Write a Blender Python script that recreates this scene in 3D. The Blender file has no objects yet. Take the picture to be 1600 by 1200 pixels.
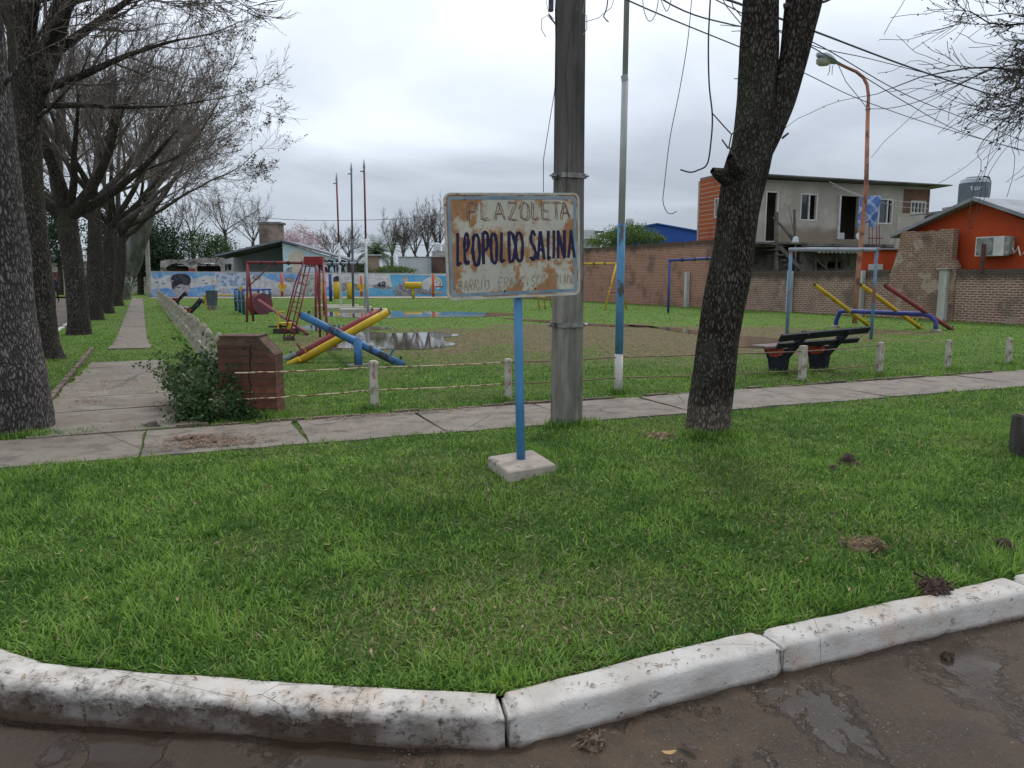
import bpy, math, random
import numpy as np
from mathutils import Vector, Matrix
# ------------------------------------------------------------ camera, sky, sun, exposure
sc = bpy.context.scene
C = sc.collection
F = 1200.0; TH = math.atan(167/1200); CH = 1.6
cam_d = bpy.data.cameras.new("camera"); cam = bpy.data.objects.new("camera", cam_d); C.objects.link(cam)
cam.location = (0, 0, CH); cam.rotation_euler = (math.pi/2-TH, 0, 0)
cam_d.sensor_fit = 'HORIZONTAL'; cam_d.sensor_width = 36; cam_d.lens = 36*F/1600
cam_d.clip_start = .05; cam_d.clip_end = 3000
sc.camera = cam
sc.view_settings.view_transform = 'Standard'; sc.view_settings.look = 'None'
sc.view_settings.exposure = 0.46; sc.view_settings.gamma = 1
SUN_EL, SUN_ROT = math.radians(58), math.radians(20)
W = bpy.data.worlds.new("World"); sc.world = W; W.use_nodes = True
def build_world():
    nt = W.node_tree; n = nt.nodes; l = nt.links; n.clear()
    out = n.new('ShaderNodeOutputWorld'); bg = n.new('ShaderNodeBackground'); l.new(bg.outputs[0], out.inputs[0])
    sky = n.new('ShaderNodeTexSky'); sky.sky_type = 'NISHITA'; sky.sun_disc = False
    sky.sun_elevation = SUN_EL; sky.sun_rotation = SUN_ROT
    tc = n.new('ShaderNodeTexCoord'); sp = n.new('ShaderNodeSeparateXYZ'); l.new(tc.outputs['Generated'], sp.inputs[0])
    def math_(op, a, b=None, clamp=False):
        m = n.new('ShaderNodeMath'); m.operation = op; m.use_clamp = clamp
        for i, v in enumerate((a, b)):
            if v is None: continue
            if isinstance(v, (int, float)): m.inputs[i].default_value = v
            else: l.new(v, m.inputs[i])
        return m.outputs[0]
    zc = math_('MAXIMUM', sp.outputs[2], 0.0)
    den = math_('ADD', zc, 0.13)
    cx = math_('DIVIDE', sp.outputs[0], den); cy = math_('DIVIDE', sp.outputs[1], den)
    cb = n.new('ShaderNodeCombineXYZ'); l.new(cx, cb.inputs[0]); l.new(cy, cb.inputs[1])
    no = n.new('ShaderNodeTexNoise'); no.inputs['Scale'].default_value = .62; no.inputs['Detail'].default_value = 5
    no.inputs['Roughness'].default_value = .5; no.inputs['Distortion'].default_value = .35
    l.new(cb.outputs[0], no.inputs['Vector'])
    no2 = n.new('ShaderNodeTexNoise'); no2.inputs['Scale'].default_value = .23; no2.inputs['Detail'].default_value = 2
    mp = n.new('ShaderNodeMapping'); mp.inputs['Location'].default_value = (3.1, 1.7, 0); l.new(cb.outputs[0], mp.inputs[0]); l.new(mp.outputs[0], no2.inputs['Vector'])
    s = math_('ADD', math_('MULTIPLY', no.outputs[0], .55), math_('MULTIPLY', no2.outputs[0], .45))
    mr = n.new('ShaderNodeMapRange'); mr.inputs[1].default_value = .43; mr.inputs[2].default_value = .58; mr.clamp = True; l.new(s, mr.inputs[0])
    # thin bright cloud against thick grey cloud, both by elevation
    r1 = n.new('ShaderNodeValToRGB'); r1.color_ramp.interpolation = 'EASE'
    e = r1.color_ramp.elements; e[0].position = 0; e[0].color = (.37, .42, .48, 1); e[1].position = .32; e[1].color = (.86, .91, .98, 1)
    x = e.new(.08); x.color = (.47, .52, .58, 1); x = e.new(.19); x.color = (.72, .775, .85, 1)
    r2 = n.new('ShaderNodeValToRGB'); r2.color_ramp.interpolation = 'EASE'
    e = r2.color_ramp.elements; e[0].position = 0; e[0].color = (.30, .345, .405, 1); e[1].position = .4; e[1].color = (.64, .68, .75, 1)
    x = e.new(.1); x.color = (.335, .37, .425, 1); x = e.new(.2); x.color = (.44, .48, .54, 1)
    l.new(zc, r1.inputs[0]); l.new(zc, r2.inputs[0])
    mx = n.new('ShaderNodeMixRGB'); l.new(mr.outputs[0], mx.inputs[0]); l.new(r2.outputs[0], mx.inputs[1]); l.new(r1.outputs[0], mx.inputs[2])
    sc_ = n.new('ShaderNodeMixRGB'); sc_.blend_type = 'MULTIPLY'; sc_.inputs[0].default_value = 1; l.new(sky.outputs[0], sc_.inputs[1]); sc_.inputs[2].default_value = (.9, .9, .9, 1)
    up = n.new('ShaderNodeMixRGB'); up.blend_type = 'MULTIPLY'; up.inputs[0].default_value = 1; l.new(mx.outputs[0], up.inputs[1]); up.inputs[2].default_value = (9.9, 10.0, 10.15, 1)
    m2 = n.new('ShaderNodeMixRGB'); m2.inputs[0].default_value = .95; l.new(sc_.outputs[0], m2.inputs[1]); l.new(up.outputs[0], m2.inputs[2])
    l.new(m2.outputs[0], bg.inputs[0]); bg.inputs[1].default_value = .1
build_world()
sd = bpy.data.lights.new("sun", 'SUN'); sd.energy = 1.45; sd.angle = math.radians(14); sd.color = (1, .97, .92)
so = bpy.data.objects.new("sun", sd); C.objects.link(so)
so.rotation_euler = (math.pi/2-SUN_EL, 0, -SUN_ROT+math.pi)

# ------------------------------------------------------------ helpers
R = random.Random(7)
NP = np.random.RandomState(11)
def P(px, py, Y):
    u = (px-800)/F; v = (py-600)/F
    y = math.cos(TH)-v*math.sin(TH); z = -math.sin(TH)-v*math.cos(TH); t = Y/y
    return Vector((u*t, Y, CH+z*t))
def G(px, py, z=0.):
    u = (px-800)/F; v = (py-600)/F
    y = math.cos(TH)-v*math.sin(TH); zz = -math.sin(TH)-v*math.cos(TH); t = (z-CH)/zz
    return Vector((u*t, y*t, z))
ORG = {}
def tag(o, label=None, cat=None, group=None, kind=None):
    if label: o['label'] = label
    if cat: o['category'] = cat
    if group: o['group'] = group
    if kind: o['kind'] = kind
    return o
def thing(name, label, cat, loc, group=None):
    o = bpy.data.objects.new(name, None); C.objects.link(o); o.location = Vector(loc); o.empty_display_size = .3
    ORG[o.name] = Vector(loc)
    return tag(o, label, cat, group)
class MB:
    def __init__(s): s.v = []; s.f = []; s.n = 0
    def add(s, v, f):
        s.v.extend(tuple(map(float, p)) for p in v); s.f.extend(tuple(i+s.n for i in q) for q in f); s.n = len(s.v); return s
    def box(s, c, size, rz=0., rx=0., ry=0.):
        m = Matrix.Rotation(rz, 3, 'Z') @ Matrix.Rotation(ry, 3, 'Y') @ Matrix.Rotation(rx, 3, 'X'); c = Vector(c)
        vs = [c+m@Vector((x*size[0]/2, y*size[1]/2, z*size[2]/2)) for z in (-1, 1) for y in (-1, 1) for x in (-1, 1)]
        return s.add(vs, [(0, 2, 3, 1), (4, 5, 7, 6), (0, 1, 5, 4), (2, 6, 7, 3), (0, 4, 6, 2), (1, 3, 7, 5)])
    def bar(s, a, b, w, h, up=(0, 0, 1)):
        a = Vector(a); b = Vector(b); d = (b-a).normalized(); up = Vector(up)
        sx = d.cross(up)
        if sx.length < 1e-3: sx = d.cross(Vector((1, 0, 0)))
        sx.normalize(); uz = sx.cross(d)
        vs = [q+sx*x*w/2+uz*z*h/2 for q in (a, b) for z in (-1, 1) for x in (-1, 1)]
        return s.add(vs, [(0, 1, 3, 2), (4, 6, 7, 5), (0, 4, 5, 1), (2, 3, 7, 6), (0, 2, 6, 4), (1, 5, 7, 3)])
    def tube(s, pts, r, n=8, cap=True, flat=None):
        pts = [Vector(p) for p in pts]; k = len(pts); rr = r if isinstance(r, (list, tuple)) else [r]*k
        ref = None; vs = []
        for i, p in enumerate(pts):
            d = (pts[min(i+1, k-1)]-pts[max(i-1, 0)]).normalized()
            if ref is None:
                ref = Vector((0, 0, 1)) if abs(d.z) < .9 else Vector((1, 0, 0))
            a = (ref-d*ref.dot(d)).normalized(); ref = a; b = d.cross(a)
            for j in range(n):
                t = 2*math.pi*j/n; vs.append(p+(a*math.cos(t)+b*math.sin(t))*rr[i])
        fs = [(i*n+j, i*n+(j+1) % n, (i+1)*n+(j+1) % n, (i+1)*n+j) for i in range(k-1) for j in range(n)]
        if cap: fs += [tuple(range(n-1, -1, -1)), tuple((k-1)*n+j for j in range(n))]
        if flat:  # squash toward a plane y=flat[0] by factor flat[1]
            vs = [Vector((q.x, flat[0]+(q.y-flat[0])*flat[1], q.z)) for q in vs]
        return s.add(vs, fs)
    def prism(s, poly, o, ax, ay, az, t):
        o = Vector(o); ax = Vector(ax); ay = Vector(ay); az = Vector(az); n = len(poly)
        vs = [o+ax*x+ay*y+az*k for k in (0, t) for x, y in poly]
        fs = [tuple(range(n-1, -1, -1)), tuple(range(n, 2*n))]+[(i, (i+1) % n, n+(i+1) % n, n+i) for i in range(n)]
        return s.add(vs, fs)
    def lathe(s, c, prof, n=16):
        c = Vector(c); k = len(prof); vs = [c+Vector((r*math.cos(2*math.pi*j/n), r*math.sin(2*math.pi*j/n), z)) for r, z in prof for j in range(n)]
        fs = [(i*n+j, i*n+(j+1) % n, (i+1)*n+(j+1) % n, (i+1)*n+j) for i in range(k-1) for j in range(n)]
        return s.add(vs, fs+[tuple(range(n-1, -1, -1)), tuple((k-1)*n+j for j in range(n))])
    def build(s, name, m, parent=None, loc=None, smooth=False, rotz=None, bevel=0):
        me = bpy.data.meshes.new(name)
        o = Vector(loc) if loc is not None else (ORG[parent.name] if parent else Vector((0, 0, 0)))
        rot = None
        if rotz is not None: rot = Matrix.Rotation(-rotz, 3, 'Z')
        vs = [(rot@(Vector(p)-o)) if rot else (p[0]-o.x, p[1]-o.y, p[2]-o.z) for p in s.v]
        me.from_pydata([tuple(p) for p in vs], [], s.f); me.validate()
        if smooth: me.polygons.foreach_set('use_smooth', [True]*len(me.polygons))
        ob = bpy.data.objects.new(name, me); C.objects.link(ob)
        if m: me.materials.append(m)
        if parent:
            ob.parent = parent; ob.location = o-ORG[parent.name]; ORG[ob.name] = o
        else:
            ob.location = o; ORG[ob.name] = o
        if rotz is not None: ob.rotation_euler = (0, 0, rotz)
        if bevel:
            b = ob.modifiers.new('bevel', 'BEVEL'); b.width = bevel; b.segments = 2; b.limit_method = 'ANGLE'
        return ob
def npmesh(name, V, faces_list, m, loc=(0, 0, 0), parent=None, smooth=False, attr=None):
    """V (N,3) float, faces_list: list of int arrays (M,k)"""
    me = bpy.data.meshes.new(name); loc = np.array(loc, float)
    V = V-loc
    me.vertices.add(len(V)); me.vertices.foreach_set('co', V.astype(np.float32).ravel())
    tot = sum(len(f)*f.shape[1] for f in faces_list); nf = sum(len(f) for f in faces_list)
    me.loops.add(tot); me.polygons.add(nf)
    me.loops.foreach_set('vertex_index', np.concatenate([f.ravel() for f in faces_list]).astype(np.int32))
    st = []; c = 0
    for f in faces_list:
        st.append(c+np.arange(len(f))*f.shape[1]); c += len(f)*f.shape[1]
    me.polygons.foreach_set('loop_start', np.concatenate(st).astype(np.int32))
    if smooth: me.polygons.foreach_set('use_smooth', np.ones(nf, bool))
    me.update(calc_edges=True)
    if attr:
        for k, a in attr.items():
            at = me.attributes.new(k, 'FLOAT', 'POINT'); at.data.foreach_set('value', np.asarray(a, np.float32))
    ob = bpy.data.objects.new(name, me); C.objects.link(ob); me.materials.append(m)
    if parent:
        ob.parent = parent; ob.location = Vector(loc)-ORG[parent.name]
    else: ob.location = Vector(loc)
    ORG[ob.name] = Vector(loc)
    return ob
def dup(o, loc=None, label=None, parent=None):
    c = o.copy(); C.objects.link(c)
    if parent: c.parent = parent
    if loc is not None: c.location = Vector(loc)
    if label: c['label'] = label
    for ch in list(o.children): dup(ch, parent=c)
    return c
# value noise
_T = NP.rand(256, 256)
def vn(x, y):
    x = np.asarray(x, float); y = np.asarray(y, float); xi = np.floor(x).astype(int); yi = np.floor(y).astype(int)
    fx = x-xi; fy = y-yi; fx = fx*fx*(3-2*fx); fy = fy*fy*(3-2*fy)
    a = _T[xi & 255, yi & 255]; b = _T[(xi+1) & 255, yi & 255]; c = _T[xi & 255, (yi+1) & 255]; d = _T[(xi+1) & 255, (yi+1) & 255]
    return (a*(1-fx)+b*fx)*(1-fy)+(c*(1-fx)+d*fx)*fy
def fbm(x, y, o=4):
    s = 0; a = .5; t = 0
    for i in range(o):
        s = s+a*vn(x*2**i+i*17.3, y*2**i+i*9.1); t += a; a *= .55
    return s/t
def sm(a, b, x):
    t = np.clip((x-a)/(b-a), 0, 1); return t*t*(3-2*t)
# ------------------------------------------------------------ materials
class NT:
    def __init__(s, name, coord='Object'):
        s.m = bpy.data.materials.new(name); s.m.use_nodes = True; s.t = s.m.node_tree; s.n = s.t.nodes
        s.b = s.n['Principled BSDF']; s.b.inputs['Roughness'].default_value = .85; s.b.inputs['Specular IOR Level'].default_value = .3
        tc = s.n.new('ShaderNodeTexCoord'); s.co = tc.outputs[coord]; s.tc = tc
    def L(s, a, b): s.t.links.new(a, b)
    def mapv(s, scale=(1, 1, 1), loc=(0, 0, 0), src=None):
        m = s.n.new('ShaderNodeMapping'); m.inputs['Scale'].default_value = scale; m.inputs['Location'].default_value = loc
        s.L(src or s.co, m.inputs[0]); return m.outputs[0]
    def noise(s, scale, detail=5, stretch=(1, 1, 1), loc=(0, 0, 0), rough=.55, dist=0, src=None):
        t = s.n.new('ShaderNodeTexNoise'); t.inputs['Scale'].default_value = scale; t.inputs['Detail'].default_value = detail
        t.inputs['Roughness'].default_value = rough; t.inputs['Distortion'].default_value = dist
        s.L(s.mapv(stretch, loc, src), t.inputs['Vector']); return t.outputs[0]
    def vor(s, scale, stretch=(1, 1, 1), feat='F1', src=None, out=0, rand=1):
        t = s.n.new('ShaderNodeTexVoronoi'); t.feature = feat; t.inputs['Scale'].default_value = scale; t.inputs['Randomness'].default_value = rand
        s.L(s.mapv(stretch, (0, 0, 0), src), t.inputs['Vector']); return t.outputs[out]
    def rng(s, x, a, b, c=0., d=1.):
        m = s.n.new('ShaderNodeMapRange'); m.clamp = True; m.interpolation_type = 'SMOOTHSTEP'
        for i, v in enumerate((a, b, c, d)): m.inputs[i+1].default_value = v
        s.L(x, m.inputs[0]); return m.outputs[0]
    def ma(s, op, a, b=0.):
        m = s.n.new('ShaderNodeMath'); m.operation = op
        for i, v in enumerate((a, b)):
            if isinstance(v, (int, float)): m.inputs[i].default_value = v
            else: s.L(v, m.inputs[i])
        return m.outputs[0]
    def mix(s, f, a, b, mode='MIX'):
        m = s.n.new('ShaderNodeMixRGB'); m.blend_type = mode
        for i, v in enumerate((f, a, b)):
            if isinstance(v, (int, float)): m.inputs[i].default_value = v
            elif isinstance(v, (tuple, list)): m.inputs[i].default_value = (*v, 1)
            else: s.L(v, m.inputs[i])
        return m.outputs[0]
    def attr(s, name):
        a = s.n.new('ShaderNodeAttribute'); a.attribute_name = name; return a.outputs['Fac']
    def sep(s, src=None):
        a = s.n.new('ShaderNodeSeparateXYZ'); s.L(src or s.co, a.inputs[0]); return a.outputs
    def col(s, c):
        if isinstance(c, (tuple, list)): s.b.inputs['Base Color'].default_value = (*c, 1)
        else: s.L(c, s.b.inputs['Base Color'])
        return s
    def rough(s, r):
        if isinstance(r, (int, float)): s.b.inputs['Roughness'].default_value = r
        else: s.L(r, s.b.inputs['Roughness'])
        return s
    def bump(s, h, dist=.01, strength=1.):
        b = s.n.new('ShaderNodeBump'); b.inputs['Distance'].default_value = dist; b.inputs['Strength'].default_value = strength
        s.L(h, b.inputs['Height']); s.L(b.outputs[0], s.b.inputs['Normal']); return s
def simple(name, a, b, scale=4, rough=.85, bump=.0, stretch=(1, 1, 1), detail=6, lo=.35, hi=.65, spec=.3, metal=0, c=None, cth=(.6, .66), cs=9):
    t = NT(name); f = t.rng(t.noise(scale, detail, stretch), lo, hi); k = t.mix(f, a, b)
    if c: k = t.mix(t.rng(t.noise(cs, 8, stretch, (5, 3, 1), .65), *cth), k, c)
    t.col(k); t.rough(rough); t.b.inputs['Specular IOR Level'].default_value = spec; t.b.inputs['Metallic'].default_value = metal
    if bump: t.bump(t.noise(scale*6, 6, stretch), bump)
    return t.m
def paint(name, a, chip=(.16, .09, .06), amt=.60, cs=7, rough=.55, b=None):
    """weathered paint over rusty metal"""
    t = NT(name); b = b or tuple(x*.7 for x in a)
    k = t.mix(t.rng(t.noise(3, 5), .35, .7), a, b)
    f = t.rng(t.noise(cs, 9, (1, 1, .6), (2, 7, 1), .68), amt, amt+.05); k = t.mix(f, k, chip)
    t.col(k); t.rough(t.rng(f, 0, 1, rough, .9)); t.bump(t.noise(60, 3), .002); return t.m
def brick(name, c1, c2, mortar, bw=.26, bh=.085, ms=.014, dirt=(.05, .045, .04), dirt_amt=.55, topz=None, bump=.012, pale=None, vr=1.):
    t = NT(name); s = t.sep(); cb = t.n.new('ShaderNodeCombineXYZ'); t.L(t.ma('ADD', s[0], s[1]), cb.inputs[0])
    wob = t.ma('MULTIPLY', t.noise(3, 3), .03); t.L(t.ma('ADD', s[2], wob), cb.inputs[1])
    b = t.n.new('ShaderNodeTexBrick'); b.inputs['Scale'].default_value = 1; b.inputs['Brick Width'].default_value = bw; b.inputs['Row Height'].default_value = bh
    b.inputs['Mortar Size'].default_value = ms; b.inputs['Mortar Smooth'].default_value = .25; b.inputs['Bias'].default_value = -.1
    b.inputs['Color1'].default_value = (*c1, 1); b.inputs['Color2'].default_value = (*c2, 1); b.inputs['Mortar'].default_value = (*mortar, 1)
    t.L(cb.outputs[0], b.inputs['Vector'])
    k = t.mix(t.rng(t.noise(14, 6), .3, .75, .0, .55*vr), b.outputs[0], tuple(x*.45 for x in c1))
    k = t.mix(t.rng(t.noise(1.1, 6, (1, 1, 1), (4, 4, 4)), dirt_amt-.12, dirt_amt+.15, 0, .75), k, dirt)
    if pale: k = t.mix(t.rng(t.noise(1.7, 7, (1, 1, 1), (9, 2, 3), .65), .55, .63, 0, .8), k, pale)
    if topz is not None: k = t.mix(t.rng(t.ma('ADD', s[2], t.ma('MULTIPLY', t.noise(2.5, 6), .5)), topz-.05, topz+.32, 0, .8), k, (.035, .033, .028))
    t.col(k); t.rough(.95)
    h = t.ma('SUBTRACT', t.ma('MULTIPLY', t.noise(30, 5), .3), b.outputs['Fac']); t.bump(h, bump); return t.m
def leafmat(name, c1, c2, c3=None, sc=.6, trans=.25):
    t = NT(name); k = t.mix(t.rng(t.attr('tint'), 0, 1), c1, c2)
    if c3: k = t.mix(t.rng(t.attr('tint'), .86, .9), k, c3)
    t.col(k); t.rough(.6); t.b.inputs['Specular IOR Level'].default_value = .25
    if trans:
        tr = t.n.new('ShaderNodeBsdfTranslucent'); t.L(k, tr.inputs[0]); ms = t.n.new('ShaderNodeMixShader'); ms.inputs[0].default_value = trans
        o = t.n['Material Output']; t.L(t.b.outputs[0], ms.inputs[1]); t.L(tr.outputs[0], ms.inputs[2]); t.L(ms.outputs[0], o.inputs[0])
    return t.m
def bark(name, dark, light, sx=26, sz=9, amt=.5, moss=None, bump=.02, pale=None):
    t = NT(name)
    d = t.noise(5, 4, (1, 1, 1)); v = t.n.new('ShaderNodeVectorMath'); v.operation = 'MULTIPLY_ADD'
    cx = t.n.new('ShaderNodeCombineXYZ'); t.L(d, cx.inputs[0]); t.L(t.noise(5, 4, (1, 1, 1), (7, 1, 2)), cx.inputs[1])
    t.L(cx.outputs[0], v.inputs[0]); v.inputs[1].default_value = (.09, .09, .0); t.L(t.co, v.inputs[2]); src = v.outputs[0]
    e = t.vor(1, (sx, sx, sz), 'DISTANCE_TO_EDGE', src); cell = t.vor(1, (sx, sx, sz), 'F1', src, 1)
    n = t.noise(sx*1.1, 8, (1, 1, .28), (0, 0, 0), .7); n2 = t.noise(7, 6, (1, 1, .5), (4, 4, 4), .6)
    plate = t.rng(t.ma('ADD', e, t.ma('MULTIPLY', t.ma('SUBTRACT', n, .5), .8)), -.05, .26)
    cs = t.n.new('ShaderNodeSeparateColor'); t.L(cell, cs.inputs[0])
    lt = t.mix(t.ma('MULTIPLY', t.rng(cs.outputs[0], 0, 1, .35, .75), t.rng(n2, .3, .7, .4, 1)), dark, light); lt = t.mix(t.rng(n, .35, .65, .6, 0), lt, tuple(x*.45 for x in dark))
    k = t.mix(plate, tuple(x*.22 for x in dark), lt)
    k = t.mix(t.rng(t.noise(1.6, 5, (1, 1, .6)), .42, .6, 0, amt), k, tuple(x*.4 for x in dark))
    if moss: k = t.mix(t.rng(t.noise(3, 7, (1, 1, .5), (3, 3, 3)), .5, .7, 0, .6), k, moss)
    if pale:
        z = t.sep()[2]; k = t.mix(t.ma('MULTIPLY', t.rng(t.ma('ADD', z, t.ma('MULTIPLY', t.noise(6, 5), .3)), .35, .6, 1, 0), t.rng(plate, 0, 1, .35, .85)), k, pale)
    t.col(k); t.rough(.95); t.b.inputs['Specular IOR Level'].default_value = .15
    t.bump(t.ma('ADD', plate, t.ma('MULTIPLY', n, .4)), bump); return t.m
# ------------------------------------------------------------ layout axes of the square
U = Vector((-.432, .902, 0)); Vv = Vector((.924, .382, 0)); Nn = Vector((-.382, .924, 0))
KF = [(-33, 63.5), (-8.0, 10.9), (-6.9, 8.3), (-5.5, 5.9), (-4.1, 4.25), (-3.0, 3.35), (-2.0, 2.83), (-1.5, 2.755), (-.96, 2.68), (-.45, 2.625), (-.05, 2.60), (.02, 2.615), (.10, 2.65), (.6, 2.885), (1.15, 3.13), (1.9, 3.44), (2.59, 3.71), (4, 4.3), (8, 5.95), (20, 10.9), (60, 27.4)]
kfx = np.array([p[0] for p in KF]); kfy = np.array([p[1] for p in KF])
def Kf(x): return np.where(np.asarray(x) < -33, 64, np.interp(x, kfx, kfy))
def Kb(x):   # back of the kerb
    x = np.asarray(x, float); s = (Kf(x+.05)-Kf(x-.05))/.1
    return np.minimum(Kf(x)+.17*np.sqrt(1+s*s), 64)
def ell(x, y, cx, cy, rx, ry, a=0.):
    dx = x-cx; dy = y-cy; c, s = math.cos(a), math.sin(a)
    return np.sqrt(((dx*c+dy*s)/rx)**2+((-dx*s+dy*c)/ry)**2)
def mudf(x, y):
    n = fbm(x*.55+3, y*.55+8, 4)-.5; n2 = fbm(x*1.9, y*1.9, 3)-.5
    a = .95-.95*sm(.68, 1.15, ell(x, y, 3.6, 21.0, 8.2, 5.6, .2)+n*1.1+n2*.5)
    b = .62*(1-sm(.5, 1.15, ell(x, y, .2, 16.0, 4.6, 4.0)+n*1.1+n2*.7))
    c = .7*(1-sm(.6, 1.1, ell(x, y, -3.2, 20.5, 3.4, 4)+n*1.2+n2*.6))
    d = .55*(1-sm(.3, 1.0, ell(x, y, 5.2, 13.3, 3.5, 1.5, .4)+n*1.3+n2*.8))
    return np.maximum.reduce([a, b, c, d])
def dryf(x, y):
    n = fbm(x*1.1+31, y*1.1+5, 4)
    a = sm(.53, .72, n)
    b = .9*(1-sm(.5, 1.1, ell(x, y, .05, 3.6, 1.3, .7, .15)+n*.8-.4)); c = .6*(1-sm(.4, 1.1, ell(x, y, -.45, 6.1, .9, .9)+n*.8-.4))
    d = .7*(1-sm(.4, 1.1, ell(x, y, 1.6, 7.9, .9, .35)+n*.5-.25))
    return np.maximum.reduce([a*.55, b, c, d])
SW_A = Vector((.42, 8.21, 0)); SWW = 1.27
PA = Vector((-5.32, 10.4, 0)); PH = .66
def walkf(x, y):
    """1 inside the paved strips (eroded irregularly), 0 on grass"""
    q = (x-SW_A.x)*Nn.x+(y-SW_A.y)*Nn.y; s = (x-SW_A.x)*Vv.x+(y-SW_A.y)*Vv.y
    n = fbm(x*2.1, y*2.1, 3)-.5
    a = sm(-.02, .05, q+n*.22)*(1-sm(SWW-.05, SWW+.02, q+n*.12))*(s > -7.4)
    t = (x-PA.x)*U.x+(y-PA.y)*U.y; p = (x-PA.x)*U.y-(y-PA.y)*U.x
    hw = np.interp(t, [-3, -1, 3, 4.2, 5.5, 8, 60], [.78, .75, .62, .52, .42, .33, .29])
    b = (1-sm(hw-.08, hw+.02, np.abs(p+n*.25)+n*.3))*(t > -2.6)*(t < 55)
    over = (1-sm(.55, 1.05, ell(t, p, 5.55, .0, 1.0, 1.6)+n*1.2)); b = b*(1-over*.93)
    b = b*(1-.8*sm(5, 9, t)*sm(.46, .58, fbm(x*1.7+9, y*1.7, 3)))*(1-.45*(t > 0)*sm(.5, .6, fbm(x*2.9+9, y*2.9+5, 3)))
    return np.maximum(a, b)
def gz(x, y):
    return .03*(fbm(x*.8, y*.8, 3)-.5)*sm(0, .5, y-Kb(x))*sm(0, 3, y-3)*(1-sm(9, 12, y))*(1-walkf(x, y))*.8

# ---- terrain far sheet, road
tm = simple('far_ground', (.07, .10, .04), (.12, .11, .07), .05)
tag(MB().add([(-1500, -200, -.5), (1500, -200, -.5), (1500, 2500, -.5), (-1500, 2500, -.5)], [(0, 1, 2, 3)]).build('terrain', tm), kind='structure')
def road():
    t = NT('wet_mud_road'); x, y, z = t.sep()
    n = t.noise(1.6, 7, (1, 1, 1), (1.5, .4, 0), .6); n2 = t.noise(9, 8, (1, 1, 1), (0, 0, 0), .7); fine = t.noise(120, 4)
    k = t.mix(t.rng(n, .35, .68), (.038, .021, .011), (.088, .055, .031)); k = t.mix(t.rng(n2, .4, .66, 0, .7), k, (.026, .019, .014))
    k = t.mix(t.rng(fine, .35, .7, 0, .55), k, (.10, .076, .058))
    k = t.mix(t.rng(t.vor(38, (1, 1, 1)), .16, .05, 0, .7), k, (.13, .105, .085))
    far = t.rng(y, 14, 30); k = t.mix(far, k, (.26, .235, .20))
    # left gutter is a dark muddy channel
    gut = t.rng(x, .2, -1.0); k = t.mix(t.ma('MULTIPLY', gut, .7), k, (.035, .023, .016))
    wet = t.rng(t.ma('ADD', t.noise(1.3, 6, (1, .75, 1), (4.2, 1.0, 0), .62, .3), t.ma('MULTIPLY', n2, .13)), .55, .60)
    t.col(t.mix(t.ma('MULTIPLY', wet, .45), k, (.03, .025, .02)))
    r = t.mix(wet, t.mix(t.rng(n2, .3, .7), (.62, .62, .62), (.45, .45, .45)), (.11, .11, .11)); r = t.mix(far, r, (.9, .9, .9))
    t.L(r, t.b.inputs['Roughness']); t.b.inputs['Specular IOR Level'].default_value = .3
    inv = t.ma('SUBTRACT', 1.0, t.ma('MULTIPLY', wet, .93))
    h = t.ma('ADD', t.ma('ADD', t.ma('MULTIPLY', fine, .25), n2), t.ma('MULTIPLY', t.noise(35, 6, (1, 1, 1), (3, 3, 3), .7), .6))
    t.bump(t.ma('MULTIPLY', h, inv), .014); return t.m
xs = np.concatenate([np.arange(-60, -3, 1.), np.arange(-3, 5, .03), np.arange(5, 61, 1.)])
ys = np.concatenate([np.arange(-8, .9, .6), np.arange(.9, 4.2, .03), np.arange(4.2, 70, 1.5)])
X, Y = np.meshgrid(xs, ys); near = (1-sm(3, 4.5, np.abs(X-1)))*(1-sm(3.5, 4.2, Y))
Z = -.125+near*(.012*(fbm(X*4, Y*4, 4)-.5)+.02*(fbm(X*1.1, Y*1.1, 2)-.5))
dk = Kf(X)-Y; Z += near*sm(.16, .0, dk)*(.012+.03*(fbm(X*9+3, Y*9, 3)-.42))*sm(-.05, .02, dk)*sm(-1.2, .3, X+.8)
Z += near*(X < 0.1)*sm(.02, .1, dk)*(1-sm(.1, .22, dk))*.018*(.5+fbm(X*12, Y*12, 3))
nx = len(xs); ny = len(ys); I = np.arange(nx*ny).reshape(ny, nx)
qd = np.stack([I[:-1, :-1], I[:-1, 1:], I[1:, 1:], I[1:, :-1]], -1).reshape(-1, 4)
tag(npmesh('road', np.stack([X, Y, Z], -1).reshape(-1, 3), [qd], road(), smooth=True), kind='structure')

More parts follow.
